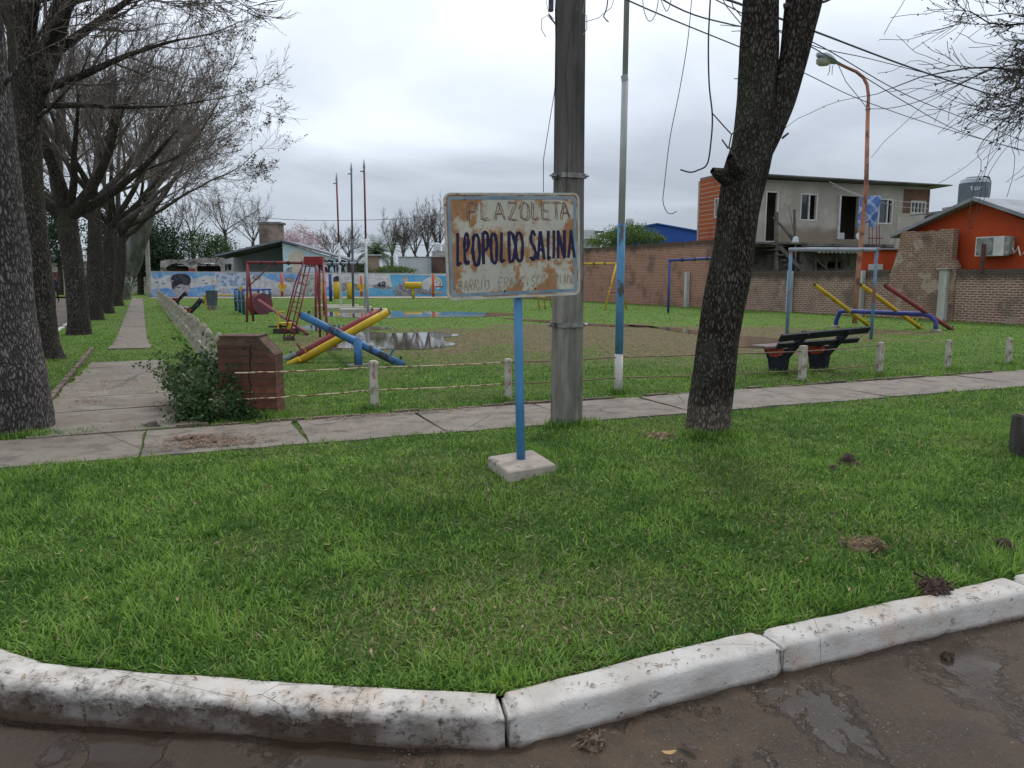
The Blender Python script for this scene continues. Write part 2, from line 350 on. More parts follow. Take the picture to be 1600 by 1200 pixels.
# ---- kerb
def kerb_mat():
    t = NT('limewashed_kerb'); x, y, z = t.sep()
    k = t.mix(t.rng(t.noise(5, 6), .35, .7), (.56, .535, .50), (.44, .41, .37))
    k = t.mix(t.rng(t.noise(3.2, 7, (1, 1, 1), (1, 8, 3), .65), .5, .66, 0, .55), k, (.46, .35, .27))
    chips = t.rng(t.noise(11, 10, (1, 1, 1.5), (2, 5, 1), .78), .60, .64)
    k = t.mix(t.ma('MULTIPLY', chips, t.rng(t.noise(1.9, 4), .45, .65, .0, .55)), k, (.20, .165, .14))
    # splashed grime: heavy on the left stretch, low on the face
    zz = t.ma('ADD', z, t.ma('MULTIPLY', t.ma('SUBTRACT', t.noise(9, 8, (1, 1, 2), (0, 0, 0), .72), .5), .22))
    low = t.rng(zz, .03, -.045); left = t.rng(x, .12, -.35)
    ck = t.rng(t.vor(1, (.55, .55, .1), 'DISTANCE_TO_EDGE', t.mapv((1, 1, 1))), .0016, .0006, 0, .55); k = t.mix(ck, k, (.13, .11, .09))
    k = t.mix(t.ma('MULTIPLY', low, t.ma('MULTIPLY', left, t.rng(t.noise(2.6, 6, (1, 1, 1), (3, 9, 1), .65), .3, .6, .55, .95))), k, (.050, .030, .018))
    sp = t.rng(t.noise(24, 9, (1, 1, 1), (5, 5, 5), .78), .53, .6)
    k = t.mix(t.ma('MULTIPLY', t.ma('MULTIPLY', sp, left), t.rng(zz, .03, -.02)), k, (.055, .032, .02))
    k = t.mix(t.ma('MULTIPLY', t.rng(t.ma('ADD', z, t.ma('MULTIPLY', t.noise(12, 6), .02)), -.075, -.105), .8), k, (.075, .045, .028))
    t.col(k); t.rough(.85); t.bump(t.ma('ADD', t.ma('MULTIPLY', t.noise(14, 8, (1, 1, 1.6), (0, 0, 0), .7), 1.), t.ma('MULTIPLY', chips, -.5)), .012); return t.m
def kerb():
    # resample the front line by arc length
    xx = np.concatenate([np.linspace(-33, -3, 200)[:-1], np.linspace(-3, 5, 1600), np.linspace(5, 58, 300)[1:]])
    yy = Kf(xx); pt = np.stack([xx, yy], 1)
    sarc = np.concatenate([[0], np.cumsum(np.hypot(np.diff(xx), np.diff(yy)))])
    tg = np.gradient(pt, axis=0); ker = np.ones(9)/9
    tg = np.stack([np.convolve(np.pad(tg[:, i], 4, 'edge'), ker, 'valid') for i in (0, 1)], 1); tg /= np.linalg.norm(tg, axis=1)[:, None]
    nr = np.stack([-tg[:, 1], tg[:, 0]], 1)
    prof = np.array([(-.006, -.16), (-.006, -.13), (-.004, -.10), (-.002, -.07), (0, -.04), (.001, -.016), (.004, .0), (.012, .011), (.026, .0165), (.05, .019), (.08, .0205), (.115, .021), (.15, .020), (.168, .014), (.176, .0), (.18, -.04), (.18, -.16)])
    cuts = [-.015, 1.185, 2.72]; step = 1.5
    x0 = xx[0]; V = []; Fq = []; base = 0
    bounds = list(np.arange(-33, -2, 1.6)[::-1][::-1])+[]
    marks = sorted([m for m in np.arange(-33, -3.2, 1.4)]+cuts+[m for m in np.arange(4.2, 57, 1.45)])
    marks = [-33]+marks[1:]+[58]
    for a, b in zip(marks[:-1], marks[1:]):
        m = (xx >= a+.006) & (xx <= b-.004); idx = np.where(m)[0]
        if len(idx) < 3: continue
        n = len(idx); k = len(prof)
        S = sarc[idx][:, None]; D = prof[None, :, 0]+0*S; Zz = prof[None, :, 1]+0*S
        q = fbm(S*5+prof[None, :, 0]*20, Zz*22+S*2, 4)-.5; D = D+q*.010*(prof[None, :, 0] < .03)
        Zz = Zz+(fbm(S*7, D*30, 3)-.5)*.006*(prof[None, :, 1] > -.03)
        edge = np.minimum(S-S[0], S[-1]-S); ch = (1-sm(0, .05, edge+.03*(fbm(S*30, Zz*30, 2)-.5)))
        D = D+ch*.02*(prof[None, :, 1] < .01)*(prof[None, :, 0] < .1); Zz = Zz-ch*.02*(prof[None, :, 1] > -.02)
        back = D > .12; D = D+back*(fbm(S*3, S*0, 3)-.5)*.03
        PX = xx[idx][:, None]+nr[idx, 0][:, None]*D; PY = yy[idx][:, None]+nr[idx, 1][:, None]*D
        V.append(np.stack([PX, PY, Zz], -1).reshape(-1, 3)); J = base+np.arange(n*k).reshape(n, k)
        Fq.append(np.stack([J[:-1, :-1], J[1:, :-1], J[1:, 1:], J[:-1, 1:]], -1).reshape(-1, 4))
        for row in (J[0], J[-1]):
            for i in range(1, k-2): Fq.append(np.array([[row[0], row[i], row[i+1]]]))
        base += n*k
    quads = [f for f in Fq if len(f) > 1]; tris = np.concatenate([f for f in Fq if len(f) == 1])
    tag(npmesh('kerb', np.concatenate(V), [np.concatenate(quads), tris], kerb_mat(), smooth=True), kind='structure')
kerb()

# ---- ground
def ground_mat():
    t = NT('lawn_and_soil'); mud = t.attr('mud'); dry = t.attr('dry'); y = t.sep()[1]
    n = t.noise(2.2, 7, (1, 1, 1), (0, 0, 0), .62); f = t.noise(26, 6, (1, 1, 1), (0, 0, 0), .7)
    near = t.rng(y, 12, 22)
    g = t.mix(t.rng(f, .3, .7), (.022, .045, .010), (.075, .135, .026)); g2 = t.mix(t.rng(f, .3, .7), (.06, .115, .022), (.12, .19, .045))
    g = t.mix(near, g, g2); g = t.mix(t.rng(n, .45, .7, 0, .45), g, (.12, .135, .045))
    m = t.mix(t.rng(t.noise(7, 8, (1, 1, 1), (2, 2, 2), .7), .35, .68), (.085, .056, .036), (.19, .135, .092)); m = t.mix(t.rng(t.noise(15, 8, (1, 1, 1), (8, 8, 8), .75), .48, .62, 0, .8), m, (.09, .125, .033))
    g = t.mix(t.ma('MULTIPLY', dry, .4), g, (.13, .115, .05))
    mm = t.rng(t.ma('ADD', mud, t.ma('MULTIPLY', t.ma('SUBTRACT', t.noise(5, 8, (1, 1, 1), (6, 1, 2), .7), .5), 1.9)), .3, .85)
    t.col(t.mix(mm, g, m)); t.rough(.95); t.b.inputs['Specular IOR Level'].default_value = .1
    t.bump(f, .02); return t.m
gx = np.concatenate([np.arange(-70, -20, 1.), np.arange(-20, -6, .3), np.arange(-6, 6, .1), np.arange(6, 20, .3), np.arange(20, 71, 1.)])
gt = np.concatenate([np.arange(0, 1, .08), np.arange(1, 8, .1), np.arange(8, 28, .25), np.arange(28, 110, 1.5)])
X = gx[None, :]+0*gt[:, None]; kb = Kb(gx)[None, :]; Y = kb-.02+gt[:, None]
Z = gz(X, Y)+.004
nx = len(gx); ny = len(gt); I = np.arange(nx*ny).reshape(ny, nx)
qd = np.stack([I[:-1, :-1], I[:-1, 1:], I[1:, 1:], I[1:, :-1]], -1).reshape(-1, 4)
tag(npmesh('ground', np.stack([X, Y, Z], -1).reshape(-1, 3), [qd], ground_mat(), smooth=True, attr={'mud': mudf(X, Y).ravel(), 'dry': dryf(X, Y).ravel()}), kind='structure')

# ---- paved strips
def conc(name, a, b, dark=(.10, .085, .07), red=None):
    t = NT(name); k = t.mix(t.rng(t.noise(1.3, 7, (1, 1, 1), (0, 0, 0), .6), .35, .68), a, b)
    k = t.mix(t.rng(t.noise(70, 4), .4, .7, 0, .4), k, tuple(x*1.35 for x in a))
    k = t.mix(t.rng(t.noise(4, 9, (1, 1, 1), (7, 3, 3), .7), .48, .62, 0, .8), k, dark)
    cr = t.vor(.55, (1, 1, 1), 'DISTANCE_TO_EDGE', t.mapv((1, 1, 1)))
    k = t.mix(t.rng(cr, .006, .002, 0, .6), k, (.06, .05, .035))
    if red: k = t.mix(t.rng(t.noise(2.1, 5, (1, 1, 1), (1, 2, 9)), .4, .6, 0, .8), k, red)
    t.col(k); t.rough(.75); t.bump(t.ma('ADD', t.noise(40, 7), t.rng(cr, .0, .008)), .006); return t.m
def slabs(name, m, A, ax, ay, w0, w1, s0, s1, len0, len1, z=.022, skip=None, jit=.02):
    b = MB(); s = s0
    while s < s1:
        L = R.uniform(len0, len1); gap = R.uniform(.008, .03)
        if not (skip and skip(s)):
            a0, a1 = (w0(s), w1(s)) if callable(w0) else (w0, w1)
            n = max(3, int(L/.14)); k = max(3, int((a1-a0)/.14)); tz = [R.uniform(-.012, .012) for _ in range(4)]; o = []
            sk = [R.uniform(-.04, .04), R.uniform(-.04, .04)]
            for i in range(n): o.append((s+L*i/n, a0+R.uniform(-jit, jit)))
            for i in range(k): o.append((s+L+sk[0]*i/k+R.uniform(-.006, .006), a0+(a1-a0)*i/k))
            for i in range(n): o.append((s+L-L*i/n, a1+R.uniform(-jit, jit)))
            for i in range(k): o.append((s+sk[1]*(1-i/k)+R.uniform(-.006, .006), a1-(a1-a0)*i/k))
            vs = []; N = len(o)
            for zz in (0, 1):
                for (p, q) in o:
                    u = (p-s)/L; v = (q-a0)/(a1-a0+1e-6); w = A+ax*p+ay*q
                    h = z+(tz[0]*(1-u)*(1-v)+tz[1]*u*(1-v)+tz[2]*u*v+tz[3]*(1-u)*v)*.6
                    vs.append((w.x, w.y, h if zz else -.05))
            b.add(vs, [tuple(range(N, 2*N))]+[(i, (i+1) % N, N+(i+1) % N, N+i) for i in range(N)])
        s += L+gap
    return b.build(name, m)
cm = conc('worn_concrete', (.195, .168, .140), (.135, .114, .093)); cm2 = conc('worn_path', (.20, .178, .15), (.145, .127, .106), red=(.155, .125, .10))
tag(slabs('sidewalk', cm, SW_A, Vv, Nn, 0., SWW, -7.6, 46, 1.3, 2.2), kind='structure')
tag(slabs('path', cm2, PA, U, Vector((U.y, -U.x, 0)), lambda s: float(np.interp(s, [-3, 0, 5, 9], [-.82, -.78, -.55, -.36])), lambda s: float(np.interp(s, [-3, 0, 5, 9], [.78, .72, .55, .36])), -2.95, 52, .9, 1.7, z=.03, skip=lambda s: 4.2 < s < 6.3), kind='structure')
b = MB(); s = -3.6
while s < 42:
    L = R.uniform(.22, .5); a = SW_A+Vv*s+Nn*(SWW+.06+R.uniform(-.02, .02)); h = R.uniform(.02, .055)
    if R.random() < .85: b.box(a+Vector((0, 0, h/2-.01)), (L-.015, .055, h+.02), math.atan2(.382, .924)+R.uniform(-.05, .05))
    s += L
tag(b.build('path_edging', simple('edging_brick', (.16, .115, .085), (.08, .065, .05), 6)), kind='structure')
b = MB(); s = 0
while s < 9:
    L = R.uniform(.3, .6); a = PA+U*(s-1.2)+Vector((U.y, -U.x, 0))*(-.86+s*.012); b.box(a+Vector((0, 0, .02)), (.07, L-.02, .08), math.atan2(.432, .902)+R.uniform(-.04, .04)); s += L
tag(b.build('path_edging', bpy.data.materials['edging_brick']), kind='structure')
# far pavement in front of the mural
a = P(225, 466, 58.5); c = P(900, 466, 60.5)
tag(MB().add([(a.x, 58.6, .02), (6, 59.6, .02), (6, 65, .02), (a.x-.5, 62.6, .02)], [(0, 1, 2, 3)]).build('pavement', simple('far_pavement', (.33, .29, .25), (.22, .19, .16), .8)), kind='structure')

# ---- puddles
def water():
    t = NT('puddle_water'); t.col(t.mix(t.rng(t.noise(3, 4), .4, .6), (.07, .055, .042), (.10, .08, .06))); t.rough(.02)
    t.b.inputs['Specular IOR Level'].default_value = .9; t.b.inputs['IOR'].default_value = 1.6
    t.bump(t.noise(3.5, 3), .0008); return t.m
wm = water(); 
PUD = []
def wetf(x, y):
    x = np.asarray(x); y = np.asarray(y); ins = np.zeros(x.shape, bool)
    for q in PUD:
        m = (x > q[:, 0].min()) & (x < q[:, 0].max()) & (y > q[:, 1].min()) & (y < q[:, 1].max()); idx = np.where(m)[0]
        if not len(idx): continue
        X, Y = x[idx], y[idx]; c = np.zeros(len(idx), bool); x0, y0 = q[-1]
        for x1, y1 in q:
            if y0 != y1: c ^= ((y1 > Y) != (y0 > Y)) & (X < (x0-x1)*(Y-y1)/(y0-y1)+x1)
            x0, y0 = x1, y1
        ins[idx] |= c
    return ins*1.
def puddle(poly, z=.016, seed=0, m=wm, namp=.16):
    pts = [G(px, py, z) for px, py in poly]; n = len(pts); out = []
    K = 26
    for i in range(n):
        p0, p1, p2, p3 = pts[i-1], pts[i], pts[(i+1) % n], pts[(i+2) % n]
        for j in range(K):
            t = j/K; q = .5*((2*p1)+(p2-p0)*t+(2*p0-5*p1+4*p2-p3)*t*t+(3*p1-p0-3*p2+p3)*t**3)
            dx = (float(fbm(q.x*1.8+seed, q.y*1.8, 5))-.5)*namp*4; dy = (float(fbm(q.x*1.8, q.y*1.8+40+seed, 5))-.5)*namp*9
            out.append((q.x+dx, q.y+dy, z))
    PUD.append(np.array([(a, b) for a, b, _ in out])); return tag(MB().add(out, [tuple(range(len(out)))]).build('puddle', m), kind='structure')
puddle([(495, 488), (560, 486), (640, 486.5), (720, 487.5), (800, 489.5), (806, 492), (740, 495), (660, 495.5), (600, 497), (540, 496), (505, 493)], seed=1, namp=.12)
puddle([(527, 525), (560, 518), (620, 520), (680, 519), (716, 523), (690, 529), (708, 537), (680, 543), (620, 546), (560, 545), (520, 540), (545, 532)], seed=2, namp=.08)
puddle([(455, 512), (500, 508), (560, 509), (610, 512), (560, 516), (490, 517)], seed=3, namp=.1)
puddle([(785, 497), (850, 500), (920, 505), (1000, 508.5), (1008, 511), (930, 509), (850, 503.5)], seed=4, namp=.05)
puddle([(1000, 508.5), (1060, 513), (1120, 522), (1090, 522), (1040, 515)], seed=6, namp=.03)
mw = simple('muddy_water', (.13, .085, .06), (.16, .11, .08), 1.5, rough=.12, spec=.5)
puddle([(1120, 527), (1180, 526), (1225, 531), (1222, 542), (1170, 543), (1120, 537)], seed=5, m=mw, namp=.05)
puddle([(975, 506), (1000, 507), (1030, 511.5), (995, 511.5)], seed=9, m=mw, namp=.04)

# ---- grass
gm = leafmat('grass_blades', (.038, .115, .015), (.235, .385, .065), (.34, .29, .16), trans=.35)
def blades(name, N, region, Lr, Wr, lean, dens, seed, segs=2):
    rs = np.random.RandomState(seed); x, y = region(rs, N)
    d = dens(x, y)*(y > Kb(x)+.015)*(1-walkf(x, y))*(1-.84*mudf(x, y))*(1-.97*wetf(x, y))
    k = rs.rand(len(x)) < d; x = x[k]; y = y[k]; n = len(x)
    z = gz(x, y); dr = dryf(x, y); pn = fbm(x*2.3+50, y*2.3, 3); cl = fbm(x*6+9, y*6, 2)
    L = rs.uniform(*Lr, n)*(.55+.75*cl)*(1-.35*dr); w = rs.uniform(*Wr, n); a = rs.rand(n)*2*np.pi
    le = np.clip(rs.normal(lean[0], lean[1], n), .1, 1.5); tw = rs.uniform(-.6, .6, n)
    tint = np.clip(.12+.75*(pn-.5)*.9+.36+.5*(cl-.5)+rs.normal(0, .26, n), 0, .85); dry = rs.rand(n) < (.012+.20*dr**1.5); tint[dry] = rs.uniform(.88, 1, dry.sum())
    hx = np.cos(a); hy = np.sin(a); sx = -np.sin(a+tw); sy = np.cos(a+tw)
    ts = [0, .5, 1.] if segs == 2 else [0, .35, .7, 1.]
    V = []; T = []; cx = x.copy(); cy = y.copy(); cz = z-.004; pt = 0
    for i, t in enumerate(ts):
        if i:
            ang = le*(.45+.75*t); st = (t-pt)*L; cx = cx+hx*np.sin(ang)*st; cy = cy+hy*np.sin(ang)*st; cz = cz+np.cos(ang)*st; pt = t
        if t < 1:
            ww = w*(.75 if i == 0 else 1.0)*(1 if t < .6 else .7)/2
            V.append(np.stack([cx-sx*ww, cy-sy*ww, cz], 1)); V.append(np.stack([cx+sx*ww, cy+sy*ww, cz], 1))
        else: V.append(np.stack([cx, cy, cz], 1))
    m = len(V); VV = np.stack(V, 1).reshape(-1, 3); b0 = np.arange(n)*m; fs = []
    for i in range(len(ts)-2): fs.append(np.stack([b0+2*i, b0+2*i+1, b0+2*i+3, b0+2*i+2], 1))
    i = len(ts)-2; fs.append(np.stack([b0+2*i, b0+2*i+1, b0+2*i+2], 1))
    return tag(npmesh(name, VV, [np.concatenate(fs[:-1]), fs[-1]], gm, attr={'tint': np.repeat(tint, m)}), kind='stuff')
def trap(y0, y1, mg=1.12, off=.35):
    def f(rs, N):
        a0 = (y0*.68*mg+off); a1 = (y1*.68*mg+off); v = rs.rand(N)
        yy = y0+(y1-y0)*((-a0+np.sqrt(a0*a0+v*(a1*a1-a0*a0)))/(a1-a0)); return rs.uniform(-1, 1, N)*(yy*.68*mg+off), yy
    return f
def area(y0, y1): return (y1-y0)*((y0+y1)*.68*1.12+.7)
one = lambda x, y: .55+.6*fbm(x*3, y*3, 2)
def band(y0, y1, rho, *a, **k): return blades('grass', int(rho*area(y0, y1)), trap(y0, y1), *a, **k)
band(2.5, 4.2, 6800, (.035, .095), (.0045, .0095), (1.0, .38), one, 1, segs=3)
band(4.2, 6.5, 4300, (.035, .095), (.005, .0105), (.95, .38), one, 2)
band(6.5, 9.0, 3000, (.035, .08), (.0055, .012), (.9, .35), one, 3)
band(9.0, 14, 1300, (.03, .075), (.008, .016), (.85, .35), one, 4)
band(14, 24, 520, (.03, .065), (.011, .021), (.85, .35), one, 5)
band(24, 42, 150, (.03, .06), (.018, .034), (.9, .35), one, 6)
band(42, 62, 45, (.03, .06), (.03, .06), (.9, .35), one, 7)
wsd = np.random.RandomState(5); wc = []
for _ in range(230):
    yy_ = 2.8+5.2*wsd.rand()**.8; wc.append((wsd.uniform(-1, 1)*(yy_*.72+.3), yy_))
def along(pts, wd, n):
    def f(rs, N):
        i = rs.randint(0, len(pts), N); q = np.array(pts)[i]; return q[:, 0]+rs.normal(0, wd, N), q[:, 1]+rs.normal(0, wd, N)
    return f
blades('grass', 5200, along(wc, .035, 1), (.03, .065), (.011, .02), (1.15, .25), lambda x, y: 1.+0*x, 31, 3)
blades('grass', 9000, along(wc[:70], .16, 1), (.07, .13), (.004, .008), (.75, .3), lambda x, y: 1.+0*x, 32, 3)
# ------------------------------------------------------------ trees
def tubes_np(branches, ns):
    """branches: list of (pts list, radii list); one vertex array + quads"""
    by = {}
    for p, r in branches: by.setdefault(len(p), []).append((p, r))
    Vs = []; Fs = []; base = 0
    for k, L in by.items():
        Pn = np.array([[tuple(q) for q in p] for p, r in L], float); Rn = np.array([r for p, r in L], float); M = len(L)
        T = np.empty_like(Pn); T[:, 1:-1] = Pn[:, 2:]-Pn[:, :-2]; T[:, 0] = Pn[:, 1]-Pn[:, 0]; T[:, -1] = Pn[:, -1]-Pn[:, -2]
        T /= np.linalg.norm(T, axis=2, keepdims=True)+1e-9
        ref = np.where(np.abs(T[:, :1, 2:]) < .8, np.array([0, 0, 1.]), np.array([1., 0, 0])); ref = ref+0*T
        A = np.cross(T, ref); A /= np.linalg.norm(A, axis=2, keepdims=True)+1e-9; B = np.cross(T, A)
        th = 2*np.pi*np.arange(ns)/ns
        V = Pn[:, :, None]+Rn[:, :, None, None]*(A[:, :, None]*np.cos(th)[:, None]+B[:, :, None]*np.sin(th)[:, None])
        J = base+np.arange(M*k*ns).reshape(M, k, ns); Jn = np.roll(J, -1, 2)
        Fs.append(np.stack([J[:, :-1], Jn[:, :-1], Jn[:, 1:], J[:, 1:]], -1).reshape(-1, 4)); Vs.append(V.reshape(-1, 3)); base += M*k*ns
    return np.concatenate(Vs), np.concatenate(Fs)
def trunk_np(pts, rad, n=40, seg=.05, lump=.06, seed=0, flare=.0):
    """fine irregular trunk along a smooth path"""
    pts = np.array([tuple(p) for p in pts], float); s = np.concatenate([[0], np.cumsum(np.linalg.norm(np.diff(pts, axis=0), axis=1))])
    K = max(8, int(s[-1]/seg)); t = np.linspace(0, s[-1], K)
    Q = np.stack([np.interp(t, s, pts[:, i]) for i in range(3)], 1); r = np.interp(t, s, rad)
    w = max(3, int(.35/seg)) | 1; ker = np.hanning(w+2)[1:-1]; ker /= ker.sum(); h = w//2
    Q = np.stack([np.convolve(np.pad(Q[:, i], h, 'reflect', reflect_type='odd'), ker, 'valid') for i in range(3)], 1)
    r = np.convolve(np.pad(r, h, 'edge'), ker, 'valid')
    T = np.gradient(Q, axis=0); T /= np.linalg.norm(T, axis=1)[:, None]; A = np.cross(T, np.array([.02, 1, .03])); A /= np.linalg.norm(A, axis=1)[:, None]; B = np.cross(T, A)
    th = 2*np.pi*np.arange(n)/n; TT, HH = np.meshgrid(t, th, indexing='ij')
    # periodic noise in angle
    cx = np.cos(HH)*1.2+seed*7.7+20; cy = np.sin(HH)*1.2+TT*.9+30
    rr = r[:, None]*(1+lump*4*(fbm(cx, cy, 3)-.5)+lump*.9*(fbm(np.cos(HH)*5+seed+40, np.sin(HH)*5+TT*5+9, 3)-.5))
    if flare: rr = rr*(1+flare*np.exp(-TT/.28)*(.6+.8*vn(np.cos(HH)*2+seed+9, np.sin(HH)*2+60)))
    V = Q[:, None]+rr[..., None]*(A[:, None]*np.cos(HH)[..., None]+B[:, None]*np.sin(HH)[..., None])
    J = np.arange(K*n).reshape(K, n); Jn = np.roll(J, -1, 1)
    return V.reshape(-1, 3), np.stack([J[:-1], Jn[:-1], Jn[1:], J[1:]], -1).reshape(-1, 4)
def merge(parts):
    Vs = []; Fs = []; b = 0
    for V, Fq in parts: Vs.append(V); Fs.append(Fq+b); b += len(V)
    return np.concatenate(Vs), np.concatenate(Fs)
def rotdir(d, ang, rng):
    ax = Vector((rng.gauss(0, 1), rng.gauss(0, 1), rng.gauss(0, 1))); ax = (ax-d*ax.dot(d)).normalized()
    return (Matrix.Rotation(ang, 3, ax) @ d).normalized()
CF = {  # per level: points, children, length ratio, angle, droop(-)/rise(+), wobble
    1: dict(k=10, n=7, lr=.52, ang=(.35, .85), tr=.03, wob=.09),
    2: dict(k=8, n=6, lr=.55, ang=(.3, .8), tr=.03, wob=.10),
    3: dict(k=6, n=4, lr=.58, ang=(.3, .8), tr=.05, wob=.11),
    4: dict(k=5, n=4, lr=.55, ang=(.3, .75), tr=.06, wob=.12),
    5: dict(k=3, n=0, lr=.5, ang=(.3, .8), tr=.03, wob=.14)}
CFB = {k: dict(v) for k, v in CF.items()}; CFB[1].update(n=6); CFB[2].update(n=4); CFB[3].update(n=4); CFB[4].update(n=0)
def grow(p, d, L, r, lv, mx, rng, out, cf=CF, rmin=.0035, keep=None):
    c = cf[lv]; k = c['k']; pts = [p.copy()]; rad = [r]; st = L/(k-1); q = p.copy()
    rend = max(rmin, r*.22)
    for i in range(1, k):
        d = (d+Vector((rng.gauss(0, c['wob']), rng.gauss(0, c['wob']), rng.gauss(0, c['wob'])+c['tr']))).normalized()
        q = q+d*st; pts.append(q.copy()); rad.append(r+(rend-r)*i/(k-1))
    out.setdefault(lv, []).append((pts, rad))
    if lv >= mx: return
    grow(q, d, L*.45, rend, lv+1, mx, rng, out, cf, rmin, keep)
    for j in range(c['n']):
        t = .22+.78*(j+rng.random())/c['n']; x = t*(k-1); i = min(int(x), k-2); f = x-i
        b = pts[i].lerp(pts[i+1], f); rr = rad[i]+(rad[i+1]-rad[i])*f; dd = (pts[i+1]-pts[i]).normalized()
        ll = L*c['lr']*(1.25-.75*t)*rng.uniform(.7, 1.25)
        if keep and not keep(b, lv): continue
        grow(b, rotdir(dd, rng.uniform(*c['ang']), rng), ll, max(rmin, rr*(.46 if lv < 3 else .55)), lv+1, mx, rng, out, cf, rmin, keep)
def leafpts(tips, n, size, rng, spread=.06):
    V = []; T = []; rs = np.random.RandomState(rng.randint(0, 9999)); tips = np.array([tuple(t) for t in tips])
    c = tips[rs.randint(0, len(tips), n)]+rs.normal(0, spread, (n, 3)); return leafquads(c, size, rs)
def leafquads(c, size, rs, up=0.):
    n = len(c); a = rs.normal(0, 1, (n, 3)); a[:, 2] *= (1-up*.6); a /= np.linalg.norm(a, axis=1)[:, None]; b = np.cross(a, rs.normal(0, 1, (n, 3))); b /= np.linalg.norm(b, axis=1)[:, None]
    s = rs.uniform(size*.6, size*1.3, (n, 1)); V = np.stack([c-a*s*.5, c+b*s*.27, c+a*s*.5, c-b*s*.27], 1).reshape(-1, 3)
    return V, np.arange(n*4).reshape(n, 4)
bk_dark = bark('dark_bark', (.085, .073, .062), (.20, .18, .16), 30, 9, .5, (.06, .06, .038))
bk_grey = bark('grey_bark', (.17, .152, .145), (.33, .30, .29), 40, 11, .25, None, .025)
bk_front = bark('plated_bark', (.082, .068, .058), (.185, .158, .136), 38, 13, .4, (.10, .105, .075), .03, pale=(.25, .21, .17))
twm = simple('twig_bark', (.105, .085, .075), (.17, .145, .13), 3, .9)
twd = simple('dark_twig_bark', (.055, .045, .042), (.10, .085, .08), 3, .9)
podm = simple('dry_pods', (.06, .045, .035), (.13, .09, .06), 5, .9)
def bare_tree(label, group, base, trunk, rad, bm, limbs, seed, mx=5, rmin=.004, pods=0, cf=CF, tm_=twm, keep=None, name='bare_tree', flare=.25, cat='tree', extra=None, n=44, seg=.06):
    """trunk: list of points; limbs: list of (point on trunk index or Vector, dir, length, radius)"""
    t = thing(name, label, cat, base, group); rng = random.Random(seed)
    V, Fq = trunk_np(trunk, rad, n=n, seg=seg, seed=seed, flare=flare); parts = [(V, Fq)]
    if extra:
        for pts, rr in extra: parts.append(trunk_np(pts, rr, n=n//2+8, seg=seg, seed=seed+3))
    out = {}
    for p, d, L, r in limbs: grow(Vector(p), Vector(d).normalized(), L, r, 1, mx, rng, out, cf, rmin, keep)
    if 1 in out:
        for pts, rr in out[1]: parts.append(trunk_np(pts, rr, n=12, seg=.2, seed=seed, lump=.04))
    V, Fq = merge(parts); npmesh('trunk', V, [Fq], bm, base, t, smooth=True)
    cr = []
    if 2 in out: cr.append(tubes_np(out[2], 6))
    if 3 in out: cr.append(tubes_np(out[3], 4))
    tw = [b for k in out if k > 3 for b in out[k]]
    if tw: cr.append(tubes_np(tw, 3))
    if cr:
        V, Fq = merge(cr); co = npmesh('crown', V, [Fq], tm_, base, t)
        if pods:
            tips = [b[0][-1] for b in out[max(out)]]; V, Fq = leafpts([q for q in tips if q.x > pods[2](q)] or tips, pods[0], pods[1], rng)
            npmesh('dry_leaves', V, [Fq], podm, base, co)
    return t
def limbset(p, n, el, L, r, rng, az0=0, bias=None):
    o = []
    for i in range(n):
        az = az0+2*math.pi*i/n+rng.uniform(-.35, .35); e = rng.uniform(*el)
        d = Vector((math.cos(az)*math.cos(e), math.sin(az)*math.cos(e), math.sin(e)))
        if bias: d = (d+Vector(bias)).normalized()
        o.append((Vector(p)+Vector((0, 0, rng.uniform(-.25, .35))), d, L*rng.uniform(.85, 1.15), r*rng.uniform(.8, 1.1)))
    return o
rowg = 'bare trees in the row beside the path'
# nearest, cut by the left edge
B = Vector((-5.42, 7.9, 0)); q = lambda px, py, Y: P(px, py, Y)
tr = [q(-14, 690, 7.9), q(-12, 600, 7.9), q(-20, 500, 7.95), q(-20, 400, 8.0), q(-25, 300, 8.0), q(-32, 180, 8.1), q(-45, 0, 8.2), q(-60, -250, 8.3)]
bare_tree('big grey barked tree cut off by the left edge, nearest of the row', rowg, B, tr, [.58, .49, .42, .365, .32, .29, .25, .2], bk_grey,
          [(q(-40, 30, 8.2), (.75, .25, .45), 2.6, .05), (q(-42, -60, 8.2), (.5, -.1, .8), 3, .08), (q(-50, -150, 8.2), (.8, .4, .35), 3.2, .09), (q(-50, -100, 8.2), (-.7, .2, .5), 3.4, .1), (q(-30, 170, 8.1), (.6, .1, .55), 1.6, .025)], 3, flare=.06, tm_=twm, n=90, seg=.03)
# second, dark with long sweeping limbs
B = Vector((-9.24, 15.1, 0))
tr = [q(62, 566, 15), q(63, 520, 15), q(60, 440, 15), q(50, 350, 15), q(44, 260, 15.1), q(42, 180, 15.2), q(40, 110, 15.2), q(30, 0, 15.3), (q(22, -150, 15.4))]
ln = [(q(42, 150, 15.2), (.9, -.15, .22), 3.1, .10), (q(44, 110, 15.2), (.85, -.25, .5), 3.3, .12), (q(44, 100, 15.2), (.8, .3, .5), 3.3, .11), (q(40, 70, 15.2), (.55, -.2, .9), 3.8, .14), (q(38, 60, 15.2), (-.6, .2, .7), 4.6, .14),
      (q(40, 120, 15.2), (-.7, -.5, .4), 4, .12), (q(30, 0, 15.3), (.2, .5, .9), 4, .12), (q(30, 0, 15.3), (.75, -.1, .6), 3.2, .1), (q(48, 190, 15.2), (.8, -.3, .35), 2.2, .04), (q(43, 165, 15.2), (.9, .2, .12), 3.3, .06)]
